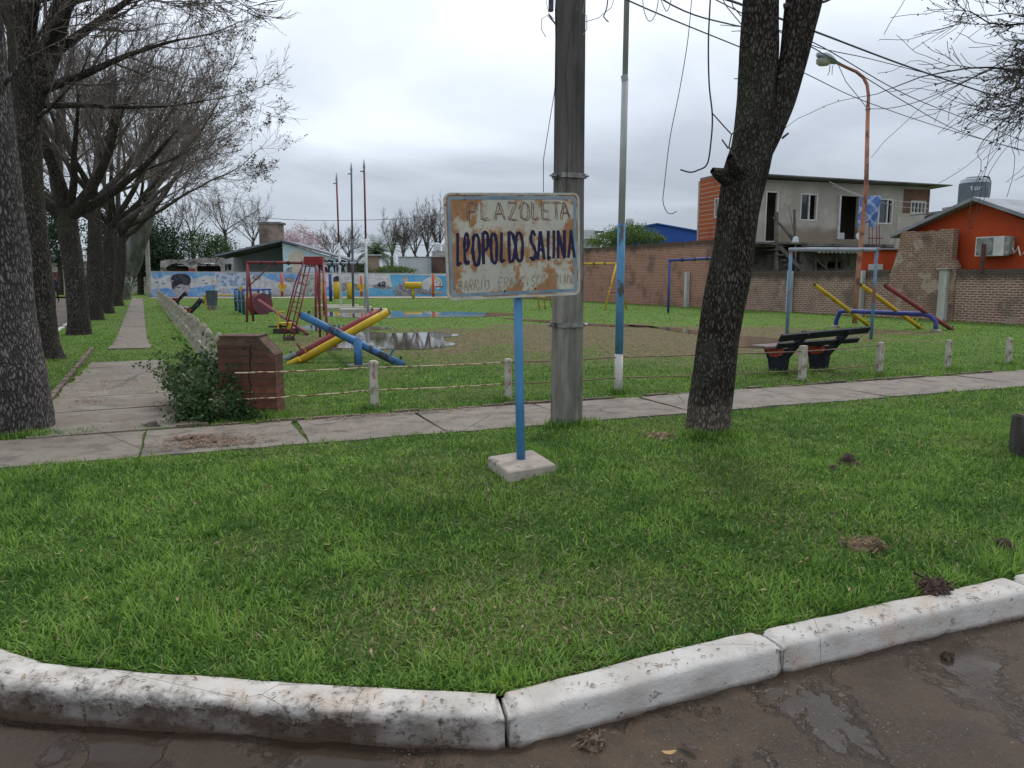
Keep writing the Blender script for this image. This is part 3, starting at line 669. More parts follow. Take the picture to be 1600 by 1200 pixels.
bare_tree('dark trunked leafless tree with long sweeping limbs, second from the front in the row', rowg, B, tr, [.40, .29, .265, .25, .24, .26, .28, .22, .17], bk_dark, ln, 12, rmin=.0032, flare=.3, extra=[([q(46, 170, 15.2), q(75, 90, 15.2), q(100, 0, 15.2), q(112, -120, 15.2)], [.2, .19, .17, .13])], n=64, seg=.05)
# third
B = Vector((-12.3, 21.6, 0))
tr = [q(125, 526, 21.6), q(122, 480, 21.6), q(116, 430, 21.6), q(108, 370, 21.7), q(104, 330, 21.7)]
rg = random.Random(5); fk = q(105, 342, 21.7)
ln = [(fk, (-.25, .2, .9), 5.6, .22), (fk, (.15, -.1, 1), 5.6, .19), (fk, (.65, -.25, .62), 4.0, .17), (fk, (.8, .3, .5), 4.0, .15), (fk, (-.7, -.2, .6), 5.5, .18), (fk, (.3, .7, .7), 4.4, .14), (q(106, 330, 21.7), (.75, -.6, .75), 3.6, .12)]
bare_tree('bare tree with forked ivy dark trunk, third in the row along the path', rowg, B, tr, [.29, .27, .26, .27, .23], bk_dark, ln, 25, rmin=.0036, n=50)
# fourth to sixth, further down
def rowtree(px, py, Y, r, fkpy, label, seed, L, pods=0, bm=bk_dark, lean=0, mx=5, nb=7, bias=(.25, 0, 0), rm=.0045):
    b = G(px, py); Y = b.y; f = P(px+lean, fkpy, Y); mid = b.lerp(f, .5)+Vector((.05, 0, 0)); rg = random.Random(seed)
    ln = limbset(f, nb, (.45, 1.15), L, r*.40, rg, rg.random()*6, bias)
    return bare_tree(label, rowg, b, [b-Vector((0, 0, .1)), b+Vector((0, 0, .5)), mid, f], [r*1.1, r, r*.9, r*.62], bm, ln, seed, rmin=rm, pods=pods, mx=mx, n=30, seg=.15)
rowtree(147, 500, 0, .31, 322, 'bare tree with a thick short trunk, fourth in the row along the path', 31, 5.2, pods=(500, .10, lambda q_: -13.8))
rowtree(165, 490, 0, .31, 352, 'dark bare tree close behind the fourth one, fifth in the row', 44, 6.4, lean=6, pods=(900, .10, lambda q_: -13.4), rm=.005)
rowtree(182, 478, 0, .36, 368, 'far spreading bare tree with drooping pod hung branches beside the path', 52, 7.6, lean=8, pods=(1500, .13, lambda q_: -15.5), nb=8, bias=(.35, 0, -.12), rm=.006)
# leaning pale trunk at the far end
def leaning():
    b = G(189, 468); Y = b.y; t = thing('leaning_tree', 'huge pale grey green trunk leaning to the right at the far end of the path', 'tree', b)
    V, Fq = trunk_np([P(189, 470, Y), P(190, 440, Y), P(203, 405, Y), P(218, 372, Y), P(230, 340, Y), P(236, 310, Y), P(240, 285, Y)], [.62, .70, .85, .62, .45, .4, .36], n=40, seg=.2, seed=4, flare=.1)
    npmesh('trunk', V, [Fq], simple('smooth_pale_bark', (.06, .066, .052), (.14, .145, .12), 1.6, .95, .05, (1, 1, .3), c=(.05, .055, .04), cth=(.48, .62), cs=3), b, t, True)
    mb = MB(); fy = Y-.84
    for st in (((194, 446), (197, 433), (203, 443), (206, 434)), ((196, 441), (202, 440)), ((203, 433), (207, 434), (204, 447))): mb.tube([P(x, y, fy) for x, y in st], .035, 5)
    mb.build('graffiti', simple('chalk_white', (.40, .41, .40), (.3, .31, .3), 4), t)
    out = {}; rg = random.Random(9)
    for d in ((.4, 0, .9), (-.5, .2, .8), (.8, .1, .5), (.1, -.3, 1)): grow(P(240, 288, Y), Vector(d).normalized(), 6, .25, 1, 4, rg, out, CF, .012)
    V, Fq = merge([tubes_np(out[1], 8), tubes_np(out[2], 5), tubes_np([x for k in (3, 4) for x in out[k]], 3)]); npmesh('crown', V, [Fq], twm, b, t)
leaning()
# front right tree
def front_tree():
    Y = 7.9; B = Vector((2.03, Y, 0)); p = lambda x, y, d=0: P(x, y, Y+d)
    tr = [p(1104, 690), p(1105, 672), p(1108, 640), p(1114, 600), p(1120.5, 540), p(1130, 480), p(1140, 430), p(1147.5, 380), p(1153.5, 330), p(1158, 300), p(1166, 265), p(1176, 230), p(1182, 205)]
    rr = [.24, .215, .228, .217, .208, .211, .216, .203, .208, .214, .225, .205, .21]
    left = [p(1172, 250), p(1178, 200), p(1181, 150), p(1186, 80), p(1188, 0), p(1194, -120), p(1205, -320)]
    right = [p(1180, 250), p(1200, 210, -.02), p(1222, 160, -.04), p(1240, 90, -.05), p(1254, 10, -.06), p(1275, -90, -.08), p(1320, -300, -.1)]
    knob = [p(1152, 285, -.05), p(1135, 277, -.1), p(1122, 272, -.14), p(1117, 269, -.15), p(1113.5, 266.5, -.165), p(1113, 266.3, -.167)]
    knob2 = [p(1165, 275, -.1), p(1150, 258, -.2), p(1143, 250, -.23), p(1140, 245, -.24)]
    t = thing('bare_tree', 'leaning forked tree with rough bark on the front lawn right of the concrete pole', 'tree', B)
    parts = [trunk_np(tr, rr, n=120, seg=.02, lump=.035, seed=2, flare=.06), trunk_np(left, [.20, .19, .183, .187, .162, .15, .13], n=100, seg=.02, lump=.05, seed=5),
             trunk_np(right, [.13, .125, .118, .128, .168, .16, .13], n=90, seg=.02, lump=.05, seed=8)]
    V, Fq = merge(parts); npmesh('trunk', V, [Fq], bk_front, B, t, True)
    V, Fq = merge([trunk_np(knob, [.12, .085, .062, .07, .055, .004], n=30, seg=.02, lump=.1, seed=1), trunk_np(knob2, [.11, .09, .07, .006], n=30, seg=.02, lump=.14, seed=6)])
    npmesh('branch_stub', V, [Fq], bk_front, B, t, True)
    for pts, r in (([(1150, 262), (1144, 240), (1139, 230), (1143, 210), (1130, 196), (1113, 177)], .009), ([(1143, 210), (1160, 195), (1187, 174)], .006), ([(1138, 232), (1128, 218)], .009),
                   ([(1178, 60), (1160, 40), (1135, 10), (1120, -20)], .006), ([(1158, 25), (1145, 10), (1140, -12)], .006), ([(1160, 42), (1125, 39)], .004), ([(1160, 48), (1143, 49)], .004), ([(1155, 123), (1147, 123)], .005),
                   ([(1277, 5), (1290, 2), (1320, -12)], .014), ([(1222, 216), (1232, 208)], .012), ([(1225, 10), (1232, 8)], .03), ([(1216, 122), (1222, 118)], .02)):
        MB().tube([p(x, y, -.12-.003*i) for i, (x, y) in enumerate(pts)], [r*(1-.4*i/len(pts)) for i in range(len(pts))], 6).build('twig', twd, t)
    out = {}; rg = random.Random(77)
    for pt, d, L in ((left[-1], (-.3, .2, .9), 3.5), (left[-1], (.4, -.2, .9), 3), (right[-1], (.6, .1, .8), 3.5), (right[-1], (.5, -.5, .6), 3), (left[-2], (-.8, .4, .7), 3)):
        grow(Vector(pt), Vector(d).normalized(), L, .11, 1, 4, rg, out, CF, .005)
    V, Fq = merge([tubes_np(out[1], 10), tubes_np(out[2], 5), tubes_np([x for k in (3, 4) for x in out[k]], 3)]); npmesh('crown', V, [Fq], twd, B, t)
front_tree()
# overhanging tree at the right edge: trunk stands outside the picture
def right_tree():
    B = Vector((9.6, 9.2, 0)); t = thing('budding_tree', 'tree with dark budding twigs hanging in from the upper right corner', 'tree', B)
    V, Fq = trunk_np([B, B+Vector((0, 0, 2)), B+Vector((-.1, 0, 4.2)), B+Vector((-.1, .1, 6.5))], [.3, .24, .2, .12], seed=3, flare=.3, seg=.1)
    npmesh('trunk', V, [Fq], bk_dark, B, t, True)
    out = {}; rg = random.Random(15); cf = {k: dict(v) for k, v in CF.items()}
    cf[1].update(tr=-.02, n=9, wob=.09, lr=.42); cf[2].update(tr=-.04, n=7, wob=.16, lr=.5); cf[3].update(tr=-.01, n=5, wob=.2); cf[4].update(n=4, k=4, tr=.05)
    for (px, py, Y) in ((1418, 20, 8.3), (1440, 150, 8.6), (1530, 170, 9), (1500, 50, 8), (1590, 215, 8.8), (1640, 80, 8), (1520, -60, 8.6), (1600, -90, 9.4), (1700, 0, 8), (1470, 90, 8.2), (1560, 110, 8.6), (1460, -20, 9), (1580, 30, 8.2), (1540, 60, 9.2), (1620, 140, 8.4)):
        s = B+Vector((-.1, 0, rg.uniform(3.9, 5.2))); e = P(px, py, Y); d = e-s; L = d.length*.76
        grow(s, (d.normalized()+Vector((0, 0, .16))).normalized(), L*.98, .055, 1, 4, rg, out, cf, .0035, lambda b_, lv_: (b_.z-1.6)/max(b_.y, 1) > .185 and b_.x/max(b_.y, 1) > .53)
    V, Fq = merge([tubes_np(out[1], 8), tubes_np(out[2], 5), tubes_np([x for k in out if k > 2 for x in out[k]], 3)]); co = npmesh('crown', V, [Fq], twd, B, t)
    tips = [p_ for k in (3, 4) for b_ in out.get(k, []) for p_ in b_[0][1:]]; V, Fq = leafpts(tips, 7500, .04, rg, .012); npmesh('buds', V, [Fq], simple('dark_buds', (.04, .045, .03), (.08, .085, .045), 5), B, co)
right_tree()

# leafy crowns for the background
def clumps(c, rad, n, size, rs, k=40, sp=.22):
    c = np.array(tuple(c)); rad = np.array(rad); d = rs.normal(0, 1, (k, 3)); d /= np.linalg.norm(d, axis=1)[:, None]
    cen = d*rs.uniform(.35, 1, (k, 1))**.6*rad; idx = rs.randint(0, k, n); s = rs.uniform(.5, 1.3, k)[idx][:, None]
    return leafquads(c+cen[idx]+rs.normal(0, 1, (n, 3))*rad*sp*s, size, rs)
ev = leafmat('evergreen_leaves', (.012, .028, .012), (.035, .065, .025), None, trans=.1); gr = leafmat('bright_leaves', (.05, .10, .02), (.13, .20, .045), None); sh = leafmat('shrub_leaves', (.022, .055, .018), (.07, .125, .04), (.17, .2, .1))
pk = leafmat('pink_blossom', (.42, .28, .33), (.60, .46, .50), None)
def leafy(name, label, cat, cs, n, size, m, seed, trunk=None, k=40, group=None, sp=.22):
    rs = np.random.RandomState(seed); c0 = cs[0][0]; b = Vector((c0[0], c0[1], 0)); t = thing(name, label, cat, b, group)
    V, Fq = merge([clumps(c, r, int(n*r[0]*r[2]/sum(q_[1][0]*q_[1][2] for q_ in cs)), size, rs, k, sp) for c, r in cs]); tt = np.repeat(rs.rand(len(V)//4), 4)
    npmesh('crown' if trunk else 'foliage', V, [Fq], m, b, t, attr={'tint': tt})
    if trunk:
        V, Fq = trunk_np([b, b+Vector((.1, 0, trunk[0]*.5)), b+Vector((0, 0, trunk[0]))], [trunk[1], trunk[1]*.8, trunk[1]*.5], n=12, seg=.4); npmesh('trunk', V, [Fq], bk_dark, b, t, True)
    return t
def el(px, py, Y, rx, rz, ry=None): return (tuple(P(px, py, Y)), (rx, ry or rx, rz))
leafy('evergreen_tree', 'dense dark evergreen tree behind the left end of the painted wall', 'tree', [el(215, 385, 72, 3.6, 3.2), el(248, 395, 73, 2.6, 2.4), el(190, 375, 72, 3, 3.4), el(258, 415, 72, 1.6, 1.5)], 26000, .22, ev, 1, (4.5, .3), k=70)
leafy('evergreen_tree', 'dark evergreen tree seen between the trunks at the far left', 'tree', [el(88, 368, 70, 2.2, 2.6), el(60, 350, 72, 3, 3.2)], 12000, .22, ev, 2, (4, .25), k=50)
leafy('evergreen_tree', 'low olive green tree behind the old white arcade', 'tree', [el(322, 384, 82, 2.4, 1.9), el(340, 392, 82, 1.8, 1.4)], 7000, .2, sh, 3, (3, .2))
leafy('blossom_tree', 'round pink blossoming tree behind the gable of the painted building', 'tree', [el(466, 372, 92, 2.1, 1.5), el(486, 380, 92, 2.0, 1.3), el(448, 378, 92, 1.4, 1.2)], 7000, .16, pk, 4, (4, .2), k=60)
leafy('hedge_tree', 'leafy green bush showing above the tall brick wall', 'bush', [el(950, 377, 53.5, 1.3, .55), el(985, 368, 53.5, 1.6, .8), el(1015, 374, 53.5, 1.0, .5)], 9000, .13, gr, 5, k=60)
leafy('bush', 'green bush growing over the wall behind the painted sky', 'bush', [el(608, 421, 68, 1.3, .4), el(632, 423, 68, 1.1, .35), el(585, 423, 68, .8, .3)], 3500, .13, gr, 6)
leafy('bush', 'small dark green bush below the palm tree', 'bush', [el(570, 420, 69, .9, .6)], 1500, .13, sh, 7)
bgg = 'bare grey trees behind the houses'
for i, (px, h, n, L, w, lab) in enumerate(((300, 372, 7, 3.4, 0, 'bare grey tree behind the old arcade, left one'), (352, 366, 8, 4, 0, 'pale bare tree behind the grey roofed building'), (395, 378, 7, 3.2, 0, 'bare tree beside the brick chimney of the painted building'),
        (520, 402, 7, 2.6, 0, 'small bare tree behind the flagpoles'), (545, 400, 6, 2.3, 0, 'small bare tree just left of the palm tree'), (612, 402, 8, 2.6, 1, 'bare upright tree right behind the palm tree'), (630, 402, 8, 2.4, 1, 'bare upright tree behind the white shed roof, left one'),
        (650, 400, 8, 2.6, 1, 'bare upright tree behind the middle of the white shed'), (668, 398, 8, 2.9, 1, 'bare upright tree behind the right end of the white shed'), (685, 392, 8, 3.3, 1, 'tall bare tree behind the white water tanks'), (270, 372, 6, 3.2, 0, 'bare tree behind the concrete post at the left end of the painted wall'))):
    Y = 86 if px < 600 else 80; f = P(px, h, Y); b = Vector((f.x, Y, 0)); rg = random.Random(100+i)
    bare_tree(lab, bgg, b, [b, b.lerp(f, .5), f], [.22, .2, .17], bk_grey, limbset(f, n, (.5, 1.3) if not w else (1.05, 1.45), L, .07, rg), 200+i, mx=4, rmin=.008, cf=CFB, n=10, seg=.5)
def palm():
    c = P(588, 398, 72); b = Vector((c.x, 72, 0)); t = thing('palm_tree', 'feathery green palm tree rising behind the brick gate pillar', 'palm', b)
    V, Fq = trunk_np([b, b.lerp(c, .5)+Vector((.1, 0, 0)), c], [.28, .2, .18], n=12, seg=.3); npmesh('trunk', V, [Fq], bk_dark, b, t, True)
    rs = np.random.RandomState(3); V = []; Fq = []
    for i in range(80):
        az = rs.rand()*6.28; e = rs.uniform(-.2, 1.35); L = rs.uniform(1.8, 3.1); p = np.array(tuple(c)); d = np.array([math.cos(az)*math.cos(e), math.sin(az)*math.cos(e), math.sin(e)])
        for s in range(9):
            p = p+d*L/9; d = d+np.array([0, 0, -.17]); d /= np.linalg.norm(d); side = np.cross(d, [0, 0, 1]); side /= np.linalg.norm(side)+1e-6
            for sg in (-1, 1):
                for k in range(3):
                    o = p-d*L/9*k/3; l = .62*(1-.055*s)*rs.uniform(.8, 1.1); e1 = o+side*sg*l*.75+np.array([0, 0, -l*.35])+d*l*.35; j = len(V); V += [o, o+d*.05, e1]; Fq.append((j, j+1, j+2))
    V = np.array(V); npmesh('crown', V, [np.array(Fq)], leafmat('palm_leaves', (.03, .06, .02), (.09, .14, .05), None), b, t, attr={'tint': rs.rand(len(V))})
palm()
def weed():
    b = Vector((-3.75, 9.0, 0)); t = thing('shrub', 'dark leafy weedy shrub sprawling beside the brick pillar and white fence', 'shrub', b); rs = np.random.RandomState(8); V = []; out = []
    tips = []
    rg = random.Random(3)
    for i in range(150):
        s = rg.random(); base = Vector((-3.35-.55*s*1.3+rg.gauss(0, .12), 8.55+1.9*s*rg.uniform(.6, 1)+rg.gauss(0, .1), 0)); h = rg.uniform(.25, .62)+.28*s
        d = Vector((rg.gauss(-.05, .4), rg.gauss(-.15, .35), 1)).normalized(); pts = [base]
        for k in range(5): d = (d+Vector((rg.gauss(0, .16), rg.gauss(0, .16), -.06))).normalized(); pts.append(pts[-1]+d*h/5)
        out.append((pts, [.006, .005, .0045, .004, .003, .002])); tips += pts[1:]
    for i in range(60):
        base = Vector((-3.35+rg.uniform(-.4, .3), 8.5+rg.uniform(-.05, .25), 0)); d = Vector((rg.gauss(.1, .7), rg.gauss(-.3, .4), .7)).normalized(); pts = [base]
        for k in range(4): d = (d+Vector((rg.gauss(0, .2), rg.gauss(0, .2), -.12))).normalized(); pts.append(pts[-1]+d*rg.uniform(.06, .11))
        out.append((pts, [.005, .004, .003, .003, .002])); tips += pts[1:]
    V, Fq = tubes_np([o for o in out if len(o[0]) == 6], 4); V2, F2 = tubes_np([o for o in out if len(o[0]) == 5], 4); V, Fq = merge([(V, Fq), (V2, F2)]); npmesh('stems', V, [Fq], simple('green_stem', (.06, .08, .03), (.12, .1, .06), 5), b, t)
    tips = np.array([tuple(x) for x in tips]); c = tips[rs.randint(0, len(tips), 9500)]+rs.normal(0, .045, (9500, 3)); c[:, 2] = np.abs(c[:, 2]); V, Fq = leafquads(c, .058, rs); cl = fbm(c[:, 0]*4, c[:, 2]*4+c[:, 1]*3, 2); tt = np.repeat(np.clip(cl*1.5-.35+rs.normal(0, .15, 9500), 0, .95), 4)
    npmesh('foliage', V, [Fq], sh, b, t, attr={'tint': tt})
weed()
# ------------------------------------------------------------ stroke lettering
GL = {  # unit box strokes (x 0..1, y 0..1)
 'A': [[(0, 0), (.45, 1)], [(.45, 1), (1, 0)], [(.2, .35), (.82, .35)]], 'B': [[(0, 0), (0, 1)], [(0, 1), (.7, .95), (.8, .75), (.6, .55), (0, .52)], [(0, .52), (.8, .45), (.95, .22), (.7, .03), (0, 0)]],
 'C': [[(.95, .8), (.6, 1), (.15, .85), (0, .5), (.12, .15), (.6, 0), (.95, .2)]], 'D': [[(0, 0), (0, 1)], [(0, 1), (.6, .92), (.98, .5), (.6, .06), (0, 0)]],
 'E': [[(.95, 1), (0, 1), (0, 0), (.95, 0)], [(0, .52), (.75, .52)]], 'e': [[(.08, .45), (.6, .5), (.85, .75), (.6, 1), (.25, .92), (.03, .55), (.1, .12), (.4, 0), (.85, .12)]],
 'F': [[(.95, 1), (0, 1), (0, 0)], [(0, .52), (.75, .52)]], 'I': [[(.5, 0), (.5, 1)]], 'L': [[(.1, 1), (0, .1), (.25, 0), (.95, .08)]], 'N': [[(0, 0), (.02, 1)], [(.02, 1), (.95, 0)], [(.95, 0), (1, 1)]],
 'O': [[(.5, 1), (.12, .85), (0, .45), (.15, .1), (.5, 0), (.85, .1), (1, .5), (.85, .88), (.5, 1)]], 'P': [[(0, 0), (.02, 1)], [(.02, 1), (.75, .98), (.95, .75), (.7, .5), (0, .45)]],
 'R': [[(0, 0), (.02, 1)], [(.02, 1), (.75, .98), (.95, .75), (.7, .52), (0, .48)], [(.4, .5), (1, 0)]], 'S': [[(.92, .85), (.55, 1), (.15, .85), (.2, .62), (.75, .42), (.9, .18), (.5, 0), (.05, .12)]],
 'T': [[(0, 1), (1, 1)], [(.5, 1), (.5, 0)]], 'Z': [[(.05, 1), (.95, 1), (0, 0), (1, 0)]], '4': [[(.7, 0), (.7, 1), (0, .35), (1, .35)]], 't': [[(.3, 1), (.35, .1), (.7, 0)], [(0, .7), (.75, .7)]], 'a': [[(.8, .7), (.3, .7), (.05, .35), (.3, 0), (.8, .2)], [(.82, .7), (.85, 0)]], 'r': [[(.1, 0), (.1, .7)], [(.1, .5), (.5, .72), (.85, .65)]],
}
SHARP = set('EFLNZTAI4')
def smooth_line(p, sharp):
    if sharp or len(p) < 3:
        o = []
        for a, b in zip(p[:-1], p[1:]): o += [(a[0]+(b[0]-a[0])*i/3, a[1]+(b[1]-a[1])*i/3) for i in range(3)]
        return o+[p[-1]]
    o = []; q = [p[0]]+list(p)+[p[-1]]
    for i in range(1, len(q)-2):
        for j in range(5):
            t = j/5; o.append(tuple(.5*((2*q[i][k])+(q[i+1][k]-q[i-1][k])*t+(2*q[i-1][k]-5*q[i][k]+4*q[i+1][k]-q[i+2][k])*t*t+(q[i-1][k]*-1+3*q[i][k]-3*q[i+1][k]+q[i+2][k])*t**3) for k in (0, 1)))
    return o+[p[-1]]
def letter(mb, ch, x, z, w, h, r, y=0., flat=.04, slant=0., jit=.0, rng=None):
    """brush stroke letter lying on plane y (facing -y), slightly proud"""
    for st in GL[ch]:
        pts = smooth_line(st, ch in SHARP); ph = R.random()*6
        pp = [Vector((x+a*w+slant*b*h+(R.gauss(0, jit) if jit else 0), y, z+b*h+(R.gauss(0, jit) if jit else 0))) for a, b in pts]
        mb.tube(pp, [r*(1+.22*math.sin(ph+i*.9)) for i in range(len(pp))], 8, flat=(y, flat))
def transform(mb, o, rz, ry=0., rx=0.):
    m = Matrix.Rotation(rz, 3, 'Z') @ Matrix.Rotation(ry, 3, 'Y') @ Matrix.Rotation(rx, 3, 'X'); o = Vector(o)
    mb.v = [tuple(o+m@Vector(p)) for p in mb.v]; return mb
def place(ob, loc, rot):
    ob.location = loc; ob.rotation_euler = rot; return ob
def rrect(w, h, r, n=6, jit=0):
    o = []
    for cx, cz, a0 in ((w/2-r, h/2-r, 0), (-w/2+r, h/2-r, 90), (-w/2+r, -h/2+r, 180), (w/2-r, -h/2+r, 270)):
        for i in range(n+1): a = math.radians(a0+90*i/n); o.append((cx+r*math.cos(a), cz+r*math.sin(a)))
    return o
# ------------------------------------------------------------ name sign
def sign():
    g = G(814, 716, .09); t = thing('name_sign', 'rusty white name board with blue hand painted letters on a blue post in the lawn', 'sign', (g.x, g.y, 0))
    o0 = Vector((g.x, g.y, 0)); cs = [G(762, 714, .085), G(832, 702, .085), G(869, 724, .085), G(794, 738, .085)]
    mb = MB(); n = 4; vs = []
    cen = sum(cs, Vector())/4
    for z, k in ((-.06, 1.03), (.07, 1.0), (.085, .965)):
        vs += [(cen.x+(c.x-cen.x)*k, cen.y+(c.y-cen.y)*k, z+.006*math.sin(i*2+1)) for i, c in enumerate(cs)]
    mb.add(vs, [(3, 2, 1, 0), (8, 9, 10, 11)]+[(a+i, a+(i+1) % 4, a+4+(i+1) % 4, a+4+i) for a in (0, 4) for i in range(4)])
    cb = mb.build('concrete_base', simple('base_concrete', (.40, .345, .295), (.30, .26, .22), 6, .9, .004, c=(.17, .15, .12), cth=(.58, .66), cs=8), t)
    bv = cb.modifiers.new('b', 'BEVEL'); bv.width = .008; bv.segments = 2
    top = P(807, 330, g.y); MB().tube([(g.x, g.y, .05), (g.x+(top.x-g.x)*.3, g.y+.01, .6), (top.x, g.y+.045, top.z)], [.038, .0365, .036], 20).build('post', paint('blue_post_paint', (.055, .19, .37), (.03, .035, .05), .66, 14, .55, (.075, .235, .42)), t, smooth=True)
    # the board: local frame x right, y back, z up
    W_, H_ = 1.13, .82; c = P(804, 384, g.y-.062); rot = (0.02, math.radians(-1.9), math.radians(19))
    m = NT('rusty_sign_face'); x, y, z = m.sep()
    base = m.mix(m.rng(m.noise(3, 6), .3, .7), (.52, .50, .42), (.43, .42, .36)); base = m.mix(m.rng(m.noise(30, 7, (1, 1, 1), (2, 2, 2), .7), .55, .7, 0, .6), base, (.26, .22, .16))
    ru = m.noise(3.3, 10, (1, 1, .8), (5.3, 1, 2.1), .66, .5); edge = m.ma('MAXIMUM', m.ma('MULTIPLY', m.ma('ABSOLUTE', x), 1/ (W_/2)), m.ma('MULTIPLY', m.ma('ABSOLUTE', z), 1/(H_/2)))
    rr = m.ma('ADD', ru, m.rng(edge, .62, .95, 0, .085)); rr = m.ma('ADD', rr, m.rng(m.ma('ABSOLUTE', m.ma('SUBTRACT', z, .02)), .2, .05, 0, .05))
    rust = m.mix(m.rng(m.noise(17, 8, (1, 1, 1), (0, 0, 0), .7), .35, .65), (.36, .125, .03), (.17, .06, .022)); rust = m.mix(m.rng(m.noise(9, 6, (1, 1, 1), (8, 1, 1)), .45, .7, 0, .6), rust, (.44, .22, .08))
    rr = m.ma('ADD', rr, m.ma('MULTIPLY', m.ma('SUBTRACT', m.noise(20, 9, (1, 1, .45), (3, 1, 9), .78), .5), .26)); k = m.mix(m.rng(rr, .545, .60, 0, .9), base, rust); k = m.mix(m.rng(rr, .50, .57, 0, .3), k, (.40, .25, .12)); k = m.mix(m.rng(m.noise(60, 8, (1, 1, 1), (1, 5, 1), .75), .66, .69), k, (.07, .04, .03))
    k = m.mix(m.ma('MULTIPLY', m.rng(m.noise(14, 9, (1, 1, .25), (9, 9, 9), .75), .52, .66), .5), k, (.26, .11, .04)); m.col(k); m.rough(.75); m.bump(m.ma('ADD', rr, m.ma('MULTIPLY', m.noise(50, 5), .15)), .006)
    mb = MB(); mb.prism(rrect(W_, H_, .05), (0, 0, 0), (1, 0, 0), (0, 0, 1), (0, 1, 0), .018); pl = mb.build('board', m.m, t, loc=c); 
    pl.data.transform(Matrix.Translation(c))  # vertices were made around the board centre
    place(pl, c-o0, rot)
    def sub(mb, name, mat_):
        ob = mb.build(name, mat_, None); ob.parent = pl; ob.location = (0, 0, 0); return ob
    def ring(w, h, r, th, y0, y1, name, mat_):
        mb = MB(); a = rrect(w, h, r); b = rrect(w-2*th, h-2*th, max(r-th, .01)); n = len(a)
        vs = [(x, y0, z) for x, z in a]+[(x, y0, z) for x, z in b]+[(x, y1, z) for x, z in a]+[(x, y1, z) for x, z in b]
        mb.add(vs, [(i, (i+1) % n, n+(i+1) % n, n+i) for i in range(n)]+[(2*n+i, i, (i+1) % n, 2*n+(i+1) % n)[::-1] for i in range(n)]+[(n+i, n+(i+1) % n, 3*n+(i+1) % n, 3*n+i) for i in range(n)]); return sub(mb, name, mat_)
    rim = simple('rim_paint', (.52, .51, .46), (.38, .37, .33), 9, .7, .002, c=(.30, .12, .05), cth=(.60, .66), cs=12)
    ring(W_+.008, H_+.008, .054, .016, -.005, .02, 'rim', rim)
    ring(W_-.045, H_-.045, .035, .026, -.0018, .004, 'border_stripe', simple('stripe_paint', (.14, .22, .29), (.24, .30, .34), 7, .7, c=(.45, .25, .12), cth=(.60, .68), cs=13))
    ink = simple('navy_ink', (.010, .010, .045), (.018, .016, .06), 20, .6, c=(.16, .09, .07), cth=(.72, .75), cs=30)
    fad = simple('faded_ink', (.13, .075, .055), (.24, .16, .12), 16, .8, c=(.40, .30, .20), cth=(.56, .64), cs=22); pale = simple('washed_ink', (.20, .155, .11), (.32, .26, .19), 20, .8, c=(.40, .36, .28), cth=(.54, .62), cs=25)
    def px2(x, y):  # photo crop px -> board coords
        return (x-771)/1105*W_, -(y-548)/835*H_
    mb = MB(); xs_ = [(293, 38, 'L', 433, 700), (352, 52, 'e', 440, 695), (420, 62, 'O', 440, 705), (503, 52, 'P', 430, 698), (566, 58, 'O', 435, 690), (646, 40, 'L', 430, 685), (716, 60, 'D', 430, 685), (771, 66, 'O', 432, 680), (893, 54, 'S', 428, 675), (953, 66, 'A', 426, 672), (1040, 32, 'L', 424, 672), (1083, 20, 'I', 424, 666), (1128, 68, 'N', 422, 665), (1218, 62, 'A', 420, 665)]
    for x, w, ch, t0, b0 in xs_:
        X0, Zb = px2(x+9, b0-8); X1, Zt = px2(x+w, t0+8); sl = .03 if ch in 'LI' else 0
        letter(mb, ch, X0, Zb, X1-X0, Zt-Zb, .0118, -.0012, .09, sl, .0012)
        for st in GL[ch][:2]:   # second overlapping brush pass fattens the downstrokes
            pts = smooth_line(st, ch in SHARP); n_ = len(pts)
            dn = [(a, b) for i, (a, b) in enumerate(pts)]
            if abs(dn[0][1]-dn[-1][1]) > .5 or ch in 'OS': mb.tube([Vector((X0+a*(X1-X0)+.0045+sl*b*(Zt-Zb), -.0014, Zb+b*(Zt-Zb))) for a, b in dn], [.0085*(.9+.25*math.sin(3.14*i/n_)) for i in range(n_)], 8, flat=(-.0014, .09))
    sub(mb, 'painted_name', ink)
    mb = MB()
    for x, w, ch in ((402, 70, 'P'), (508, 62, 'L'), (618, 78, 'A'), (728, 70, 'Z'), (828, 70, 'O'), (922, 60, 'L'), (1010, 68, 'E'), (1090, 76, 'T'), (1165, 76, 'A')):
        X0, Zb = px2(x, 347); X1, Zt = px2(x+w, 200)
        for dx, dz in ((-.0075, .005), (.0075, -.004)): letter(mb, ch, X0+dx, Zb+dz+.006, X1-X0, Zt-Zb-.012, .0038, -.001-.0002*(dx > 0), .12, 0, .0022)
    sub(mb, 'faded_upper_lettering', fad)
    dbolt = simple('dark_bolt', (.03, .022, .018), (.07, .04, .03), 50); mb = MB(); x = 302
    for ch in 'BARRIO': 
        X0, Zb = px2(x, 895); X1, Zt = px2(x+30, 815); letter(mb, ch, X0, Zb, X1-X0, Zt-Zb, .0033, -.001, .12, .1, .003); x += 43
    sub(mb, 'faded_word', pale); mb = MB(); x = 632
    for ch in 'FRANCISCO':
        X0, Zb = px2(x, 880); X1, Zt = px2(x+30, 800); letter(mb, ch, X0, Zb, X1-X0, Zt-Zb, .003, -.001, .12, .08, .003); x += 45
    sub(mb, 'faded_word', pale); mb = MB(); x = 1105
    for ch in 'PIANO':
        X0, Zb = px2(x, 868); X1, Zt = px2(x+26, 795); letter(mb, ch, X0, Zb, X1-X0, Zt-Zb, .003, -.001, .12, .08, .003); x += 37
    sub(mb, 'faded_word', pale)
